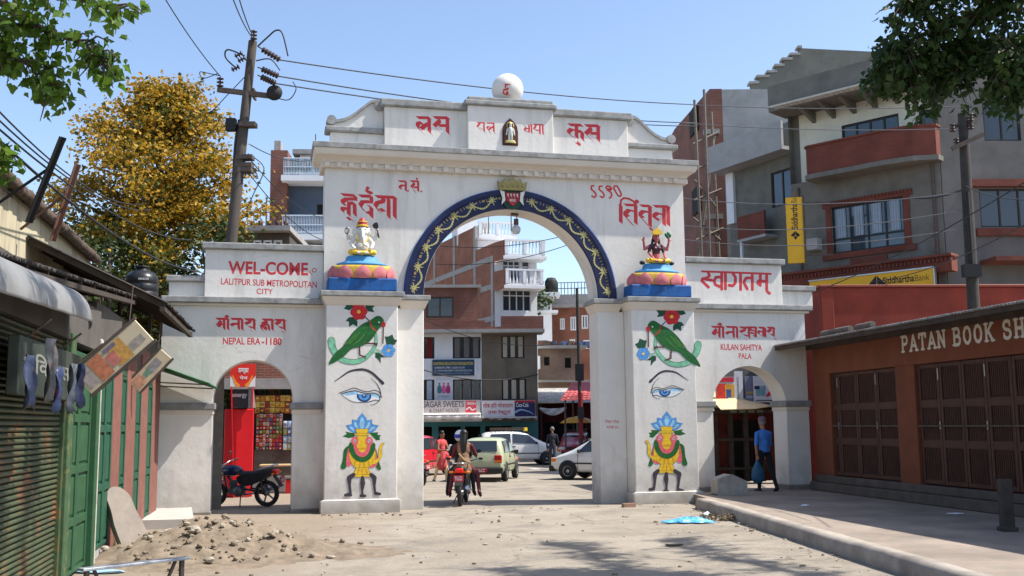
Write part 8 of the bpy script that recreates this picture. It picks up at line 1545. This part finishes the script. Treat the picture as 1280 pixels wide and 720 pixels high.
def motorcycle(label, loc, rz, lean=0.0):
    t = thing('motorcycle', label, 'motorcycle', loc, rz); t.rotation_euler = (0, lean, rz); r = .30; mt = Matrix.Rotation(PI / 2, 3, 'Y'); wb = .64
    m_bk = carpaint('motorcycle_black', (20, 20, 24)); 
    for y, nm in ((-wb, .10), (wb, .085)):
        mb = MB(); mb.lathe([(r - .085, -nm * .35), (r - .04, -nm / 2), (r - .01, -nm * .38), (r, 0), (r - .01, nm * .38), (r - .04, nm / 2), (r - .085, nm * .35)], (0, y, r), 32, 0, mat3=mt); tw = mb.build('wheel', m_black, t)
        mb = MB(); mb.lathe([(r - .10, -.03), (r - .083, -.03), (r - .083, .03), (r - .10, .03), (r - .10, -.03)], (0, y, r), 28, 0, mat3=mt); mb.lathe([(.001, -.07), (.05, -.07), (.055, .07), (.001, .07)], (0, y, r), 14, 0, mat3=mt)
        for k in range(5): a = 2 * PI * k / 5; mb.beam((0, y + .04 * math.cos(a), r + .04 * math.sin(a)), (0, y + (r - .09) * math.cos(a), r + (r - .09) * math.sin(a)), .03, .035, 0, (1, 0, 0))
        mb.build('rim', mat('alloy_grey', (.25, .25, .26), .4, .1, 5, metal=.8), tw)
    mb = MB(); 
    for s in (-1, 1): mb.tube([(s * .095, wb, r), (s * .095, wb - .12, .62), (s * .08, wb - .22, .92)], [.025, .028, .022], 8)
    mb.build('fork', m_chrome, t)
    mb = MB(); pth = [(0, wb - .25 + .0 + (r + .03) * math.cos(a) + .25, r + (r + .03) * math.sin(a)) for a in np.linspace(R(20), R(130), 9)]
    for a, b in zip(pth[:-1], pth[1:]): mb.beam(a, b, .11, .012, 0)
    mb.build('front_mudguard', m_bk, t)
    mb = MB(); mb.tube([(0, .42, .86), (0, .25, .62), (0, .1, .40), (0, -.25, .38), (0, -.32, .62), (0, -.78, .80)], .028, 8); mb.tube([(0, .42, .80), (0, .32, .34), (0, .05, .28)], .024, 8)
    for s in (-1, 1): mb.tube([(s * .09, -.25, .40), (s * .095, -wb, r)], .024, 8); mb.tube([(s * .11, -.55, .72), (s * .115, -wb + .04, r + .03)], .03, 8, 0)
    mb.build('frame', m_bk, t)
    mb = MB(); mb.lathe([(.001, -.16), (.11, -.15), (.13, 0), (.11, .15), (.001, .16)], (0, .02, .36), 14, 0, mat3=mt); mb.box(-.10, .10, -.02, .26, .30, .42); 
    for k in range(7): mb.box(-.10, .10, .10, .24, .44 + k * .022, .452 + k * .022)
    mb.box(-.075, .075, .12, .22, .42, .60); mb.build('engine', mat('engine_grey', (.12, .12, .125), .5, .2, 8, metal=.5), t, .01)
    mb = MB(); mb.tube([(.10, .26, .44), (.13, .30, .30), (.14, .0, .24), (.16, -.30, .28)], .022, 8); mb.tube([(.16, -.28, .28), (.17, -.50, .34), (.175, -.86, .42)], [.04, .052, .045], 10); mb.build('exhaust', m_chrome, t)
    mb = MB(); mb.ball((0, .20, .82), (.14, .27, .13), 0, 16); mb.build('tank', carpaint('tank_blue_black', (26, 34, 70)), t)
    mb = MB(); sp_ = [(.06, .80, .10), (-.10, .775, .125), (-.35, .78, .13), (-.55, .82, .125), (-.80, .86, .08)]; vs_ = []
    for y, z, w_ in sp_: vs_ += [(-w_, y, z - .06), (w_, y, z - .06), (w_, y, z - .01), (w_ * .6, y, z + .025), (-w_ * .6, y, z + .025), (-w_, y, z - .01)]
    mb.add(vs_, [(i * 6 + k, i * 6 + (k + 1) % 6, (i + 1) * 6 + (k + 1) % 6, (i + 1) * 6 + k) for i in range(4) for k in range(6)] + [(5, 4, 3, 2, 1, 0), (24, 25, 26, 27, 28, 29)], 0, True); mb.build('seat', mat('black_vinyl', (.018, .018, .02), .45, .15, 8), t)
    mb = MB(); 
    for s in (-1, 1): mb.prism(sm([(-.30, .50), (-.05, .52), (.02, .70), (-.30, .74), (-.62, .80), (-.84, .84), (-.82, .72)], n=3), s * .12 - .02, s * .12 + .02, 0, 'x')
    mb.build('side_panel', m_bk, t, .01)
    mb = MB(); mb.tube([(-.16, -.50, .86), (-.17, -.85, .95), (0, -.93, .96), (.17, -.85, .95), (.16, -.50, .86)], .014, 7); mb.build('grab_rail', m_chrome, t)
    mb = MB(); mb.beam((0, -.76, .82), (0, -1.02, .46), .16, .02, 0); mb.build('rear_mudguard', m_ctrim, t, .004)
    mb = MB(); mb.box(-.09, .09, -.93, -.80, .74, .84); mb.build('tail_lamp', paint('lit_brake_lamp', (255, 40, 30), .3, .05), t, .015)
    mb = MB(); mb.box(-.115, .115, -1.035, -1.02, .56, .70); pl_ = mb.build('number_plate', m_plate, t); text('BA 12 PA', .035, 'lettering', m_bwhite, pl_, T(-.085, -1.037, .645), .17, .02); text('7350', .045, 'lettering', m_bwhite, pl_, T(-.08, -1.037, .585), .16, .02)
    for s in (-1, 1): mb = MB(); mb.tube([(s * .08, -.86, .76), (s * .15, -.88, .76)], .01, 6); mb.ball((s * .19, -.89, .76), (.045, .03, .03), 0, 8); mb.build('indicator', m_amber, t)
    mb = MB(); mb.tube([(-.36, .30, 1.02), (-.28, .40, 1.0), (-.10, .43, .95), (.10, .43, .95), (.28, .40, 1.0), (.36, .30, 1.02)], .014, 8); mb.build('handlebar', m_chrome, t)
    for s in (-1, 1):
        mb = MB(); mb.tube([(s * .26, .40, 1.0), (s * .30, .40, 1.16)], .008, 6); mb.ball((s * .33, .40, 1.19), (.06, .015, .04), 0, 10); mb.build('mirror', m_ctrim, t); mb = MB(); mb.tube([(s * .34, .315, 1.02), (s * .42, .26, 1.02)], .02, 8); mb.build('grip', m_black, t); mb = MB(); mb.tube([(s * .10, -.15, .34), (s * .24, -.15, .33)], .014, 6); mb.tube([(s * .10, -.45, .44), (s * .22, -.45, .43)], .014, 6); mb.build('footrest', m_iron, t)
    mb = MB(); mb.lathe([(.001, 0), (.06, 0), (.10, .08), (.105, .14), (.001, .15)], (0, .44, .88), 16, 0, mat3=Matrix.Rotation(-PI / 2, 3, 'X')); mb.build('headlamp', m_lampglass, t)
    mb = MB(); mb.tube([(-.10, -.05, .28), (-.22, -.08, .02)], .014, 6); mb.build('kickstand', m_iron, t)
    return t
rp = ground_at(579, 24.3); rzb = R(-3)
bike1 = motorcycle('black motorcycle carrying two riders away through the main arch', rp, rzb)
bp_ = W(303, 560, 24.2); bike2 = motorcycle('black motorcycle parked side on inside the left side arch', (bp_.x, 24.2, 0), R(78), R(-6)); 
# part of another motorcycle behind the left pier
p3 = ground_at(500, 30.5); bike3 = copy_tree(bike2, p3, R(60), 'black motorcycle almost hidden behind the left pier beside the red car'); bike3.rotation_euler = (0, R(-5), R(60))
# ---------------------------------------------------------------- people
m_skin = paint('brown_skin', (150, 100, 76), .6, .08, 6); m_hairb = paint('black_hair', (20, 17, 16), .45, .15, 20); m_hairg = paint('grey_hair', (120, 118, 114), .7, .2, 20)
def person(label, loc, rz, top, bottom, shoe, legs, arms, sleeve=1, hipz=.90, lean=0.0, skirt=None, gaze=0.0, s=1.0, hair='short', hairm=None, foot=True, torso=1.0, slm=None):
    # legs: ((thigh forward deg, knee bend deg, spread deg), right) ; arms: ((forward deg, out deg, elbow deg), right); facing +y
    t = thing('person', label, 'person', loc, rz); pt = []; Hc = Vector((0, 0, hipz)); ln = R(lean); up = Vector((0, math.sin(ln), math.cos(ln))); fw = Vector((0, math.cos(ln), -math.sin(ln)))
    ch = Hc + up * .30; nk = Hc + up * .52; hd = Hc + up * .67 + fw * .03
    pt += [('b', Hc + up * .02, (.155 * torso, .115, .12), 2), ('c', Hc + up * .05, Hc + up * .22, .125 * torso, .118 * torso, 1), ('b', ch + up * .06, (.165 * torso, .11, .17), 1), ('c', ch + up * .145 + Vector((-.10, 0, 0)), ch + up * .145 + Vector((.10, 0, 0)), .066, .066, 1), ('c', nk - up * .06, nk + up * .05, .054, .05, 0)]
    g_ = Vector((math.sin(R(gaze)), math.cos(R(gaze)), -.05)); head(pt, hd, g_, 0)
    for sd, (a, kb, sp) in zip((-1, 1), legs):
        h = Hc + Vector((sd * .085, 0, -.02)); A = R(a); d1 = Vector((sd * math.sin(R(sp)), math.sin(A), -math.cos(A))).normalized(); kn = h + d1 * .42; B = R(a - kb); d2 = Vector((sd * math.sin(R(sp)) * .3, math.sin(B), -math.cos(B))).normalized(); an = kn + d2 * .41
        pt += [('c', h, kn, .088, .062, 2), ('c', kn, kn.lerp(an, .4), .06, .058, 2), ('c', kn.lerp(an, .4), an, .058, .044, 2)]
        ft = Vector((sd * .12, 1, -.08 if B > -.3 else -.55)).normalized(); pt += [('c', an - Vector((0, .03, .035)), an + ft * .10 - Vector((0, 0, .045)), .045, .045, 3), ('c', an + ft * .10 - Vector((0, 0, .045)), an + ft * .17 - Vector((0, 0, .052)), .044, .034, 3)]
    for sd, (a, o_, eb) in zip((-1, 1), arms):
        sh_ = ch + up * .128 + Vector((sd * .172, 0, 0)); A = R(a); d1 = (Vector((sd * math.sin(R(o_)), math.sin(A), -math.cos(A)))).normalized(); el = sh_ + d1 * .28; B = R(a + eb); d2 = Vector((-sd * .35 * math.sin(R(eb)) + sd * .2 * math.sin(R(o_)), math.sin(B), -math.cos(B))).normalized(); wr = el + d2 * .24
        SL = 4 if slm else 1; pt += [('c', sh_, el, .056, .044, SL), ('c', el, wr, .043, .031, SL if sleeve == 1 else 0)] if sleeve != 0 else [('c', sh_, sh_ + d1 * .05, .055, .053, 1), ('c', sh_ + d1 * .05, el, .05, .04, 0), ('c', el, wr, .038, .029, 0)]
        hand(pt, wr, d2, Vector((0, .3, .95)) if abs(d2.z) < .8 else Vector((-sd, .2, 0)), 0, 1.0, sd)
    if skirt: pt += [('c', Hc + up * .08, Hc - Vector((0, -.0, skirt)), .145, .185, 1)]
    b = skin_body(pt, .0135, 3).build('body', [m_skin, top, bottom, shoe] + ([slm] if slm else []), t); t.scale = (s, s, s); face(b, hd, g_)
    if hair == 'short': mb = MB(); mb.ball(hd + Vector((0, 0, .035)) - g_ * .018, (.085, .085, .095), 0, 16); mb.build('hair', hairm or m_hairb, b)
    if hair == 'bun': mb = MB(); mb.ball(hd + Vector((0, 0, .04)) - g_ * .02, (.086, .088, .094), 0, 16); mb.ball(hd - g_ * .10 - Vector((0, 0, .02)), (.05, .05, .055)); mb.build('hair', m_hairb, b)
    if hair == 'long': mb = MB(); mb.ball(hd + Vector((0, 0, .035)) - g_ * .02, (.093, .095, .10), 0, 16); mb.tube([hd - g_ * .05 + Vector((0, 0, .0)), hd - g_ * .10 - Vector((0, 0, .15)), hd - g_ * .13 - Vector((0, 0, .32)), hd - g_ * .12 - Vector((0, 0, .44))], [.085, .088, .07, .03], 12); mb.build('hair', m_hairb, b)
    return t, b, hd, ch, up
m_dkt = paint('dark_trousers', (38, 38, 44), .85, .2, 8, bump=.014, bscale=13); m_shoe = paint('dark_shoes', (34, 26, 24), .6, .1)
# rider and passenger on the moving motorcycle
R0 = Vector(rp); rot = Matrix.Rotation(rzb, 3, 'Z')
def on_bike(y, x=0): return R0 + rot @ Vector((x, y, 0))
ptn = paint('brown_print_tunic', (128, 100, 78), .85, .6, 34, bump=.014, bscale=13)
t, b, hd, ch, up = person('person in a dark jacket and white and blue helmet steering the motorcycle', on_bike(.02, -.09), rzb, paint('black_jacket', (30, 28, 32), .7, .2, 8, bump=.014, bscale=13), m_dkt, m_shoe, ((70, 88, 26), (70, 88, 26)), ((52, 14, 28), (52, 14, 28)), 1, .86, 8, hair=None)
mb = MB(); mb.ball(hd + Vector((0, -.005, .03)), (.128, .138, .138), 0, 20); hm = mb.build('helmet', paint('helmet_white', (222, 224, 230), .25, .05), b)
mb = MB(); mb.lathe([(.131, -.05), (.136, -.01), (.132, .035)], hd + Vector((0, -.005, .03)), 24, 0, sy=1.07); mb.build('blue_stripe', paint('helmet_blue', (36, 50, 160), .3, .1), hm)
mb = MB(); mb.prism([(-.10, -.06), (.10, -.06), (.11, .05), (-.11, .05)], .125, .14); mb.xf(Matrix.Translation(hd)); mb.build('visor', m_bluegl, hm)
t, b, hd, ch, up = person('person with long black hair and a brown printed tunic riding behind on the motorcycle', on_bike(-.40, .05), rzb, ptn, paint('maroon_trousers', (96, 44, 50), .85, .2, 8, bump=.014, bscale=13), paint('maroon_shoes', (90, 30, 36)), ((62, 84, 30), (62, 84, 30)), ((34, 20, 60), (34, 20, 60)), 1, .90, 4, skirt=.10, hair='long', torso=.98, slm=paint('maroon_sleeve', (92, 30, 40), .85, .15, 8, bump=.014, bscale=13))
mb = MB(); mb.tube([Vector((-.10, -.12, .26)) + Vector((0, 0, .90)), Vector((.02, -.14, .12)) + Vector((0, 0, .90)), Vector((.15, -.06, .05)) + Vector((0, 0, .90))], .018, 6); mb.build('bag_strap', paint('strap_tan', (170, 140, 100)), b)
# woman beyond the arch, walking man, man at the side arch
gp = ground_at(552, 34.0)
t, b, hd, ch, up = person('person in a sleeveless salmon red tunic and cream trousers holding a white paper', gp, R(-128), paint('salmon_tunic', (196, 76, 76), .8, .15, 8, bump=.014, bscale=13), paint('cream_trousers', (222, 200, 150), .85, .08, 6, bump=.014, bscale=13), m_shoe, ((14, 10, 3), (-12, 8, 3)), ((22, 10, 70), (10, 12, 78)), 0, .88, 0, skirt=.34, hair='bun', s=.97)
mb = MB(); mb.obox(Vector((0.0, .36, 1.12)), (.14, .02, .18), Matrix.Rotation(R(-25), 3, 'X')); mb.build('paper', m_bwhite, t)
t, b, hd, ch, up = person('person with grey hair in a dark jacket walking away across the sunny road', ground_at(690.5, 42.6), R(-8), paint('charcoal_jacket', (46, 46, 54), .85, .2, 8, bump=.014, bscale=13), paint('charcoal_trousers', (60, 60, 66), .85, .2, 8, bump=.014, bscale=13), m_shoe, ((16, 8, 3), (-16, 14, 3)), ((-10, 10, 12), (12, 12, 24)), 1, .90, 2, hair='short', hairm=m_hairg)
mp = W(957, 600, 24.75); t, b, hd, ch, up = person('person in a bright blue shirt and patterned cap entering the right side arch', (mp.x, mp.y, FZ), R(18), paint('sky_blue_shirt', (58, 116, 190), .8, .12, 8, bump=.014, bscale=13), paint('black_trousers', (24, 24, 30), .85, .2, 8, bump=.014, bscale=13), m_shoe, ((10, 6, 3), (-14, 12, 3)), ((-16, 16, 14), (14, 8, 20)), 2, .90, 3, hair='short', hairm=m_hairg)
mb = MB(); mb.lathe([(.096, .03), (.093, .09), (.075, .135), (.001, .15)], hd + Vector((0, -.01, .02)), 18, 0); mb.build('cap', paint('patterned_cap', (110, 84, 96), .85, .6, 60), b)
bgp = Vector((mp.x, mp.y, FZ)) + Matrix.Rotation(R(18), 3, 'Z') @ Vector((-.30, -.16, 0)); mb = MB(); mb.lathe([(.001, 0), (.10, .01), (.15, .10), (.14, .28), (.07, .42), (.02, .52)], (0, 0, 0), 12, 0, sy=.55); o = mb.build('carrier_bag', paint('bag_teal', (34, 86, 116), .5, .25, 8), None, loc=bgp + Vector((0, 0, .20))); tag(o, 'dark blue carrier bag hanging from the hand of the person in blue', 'bag')
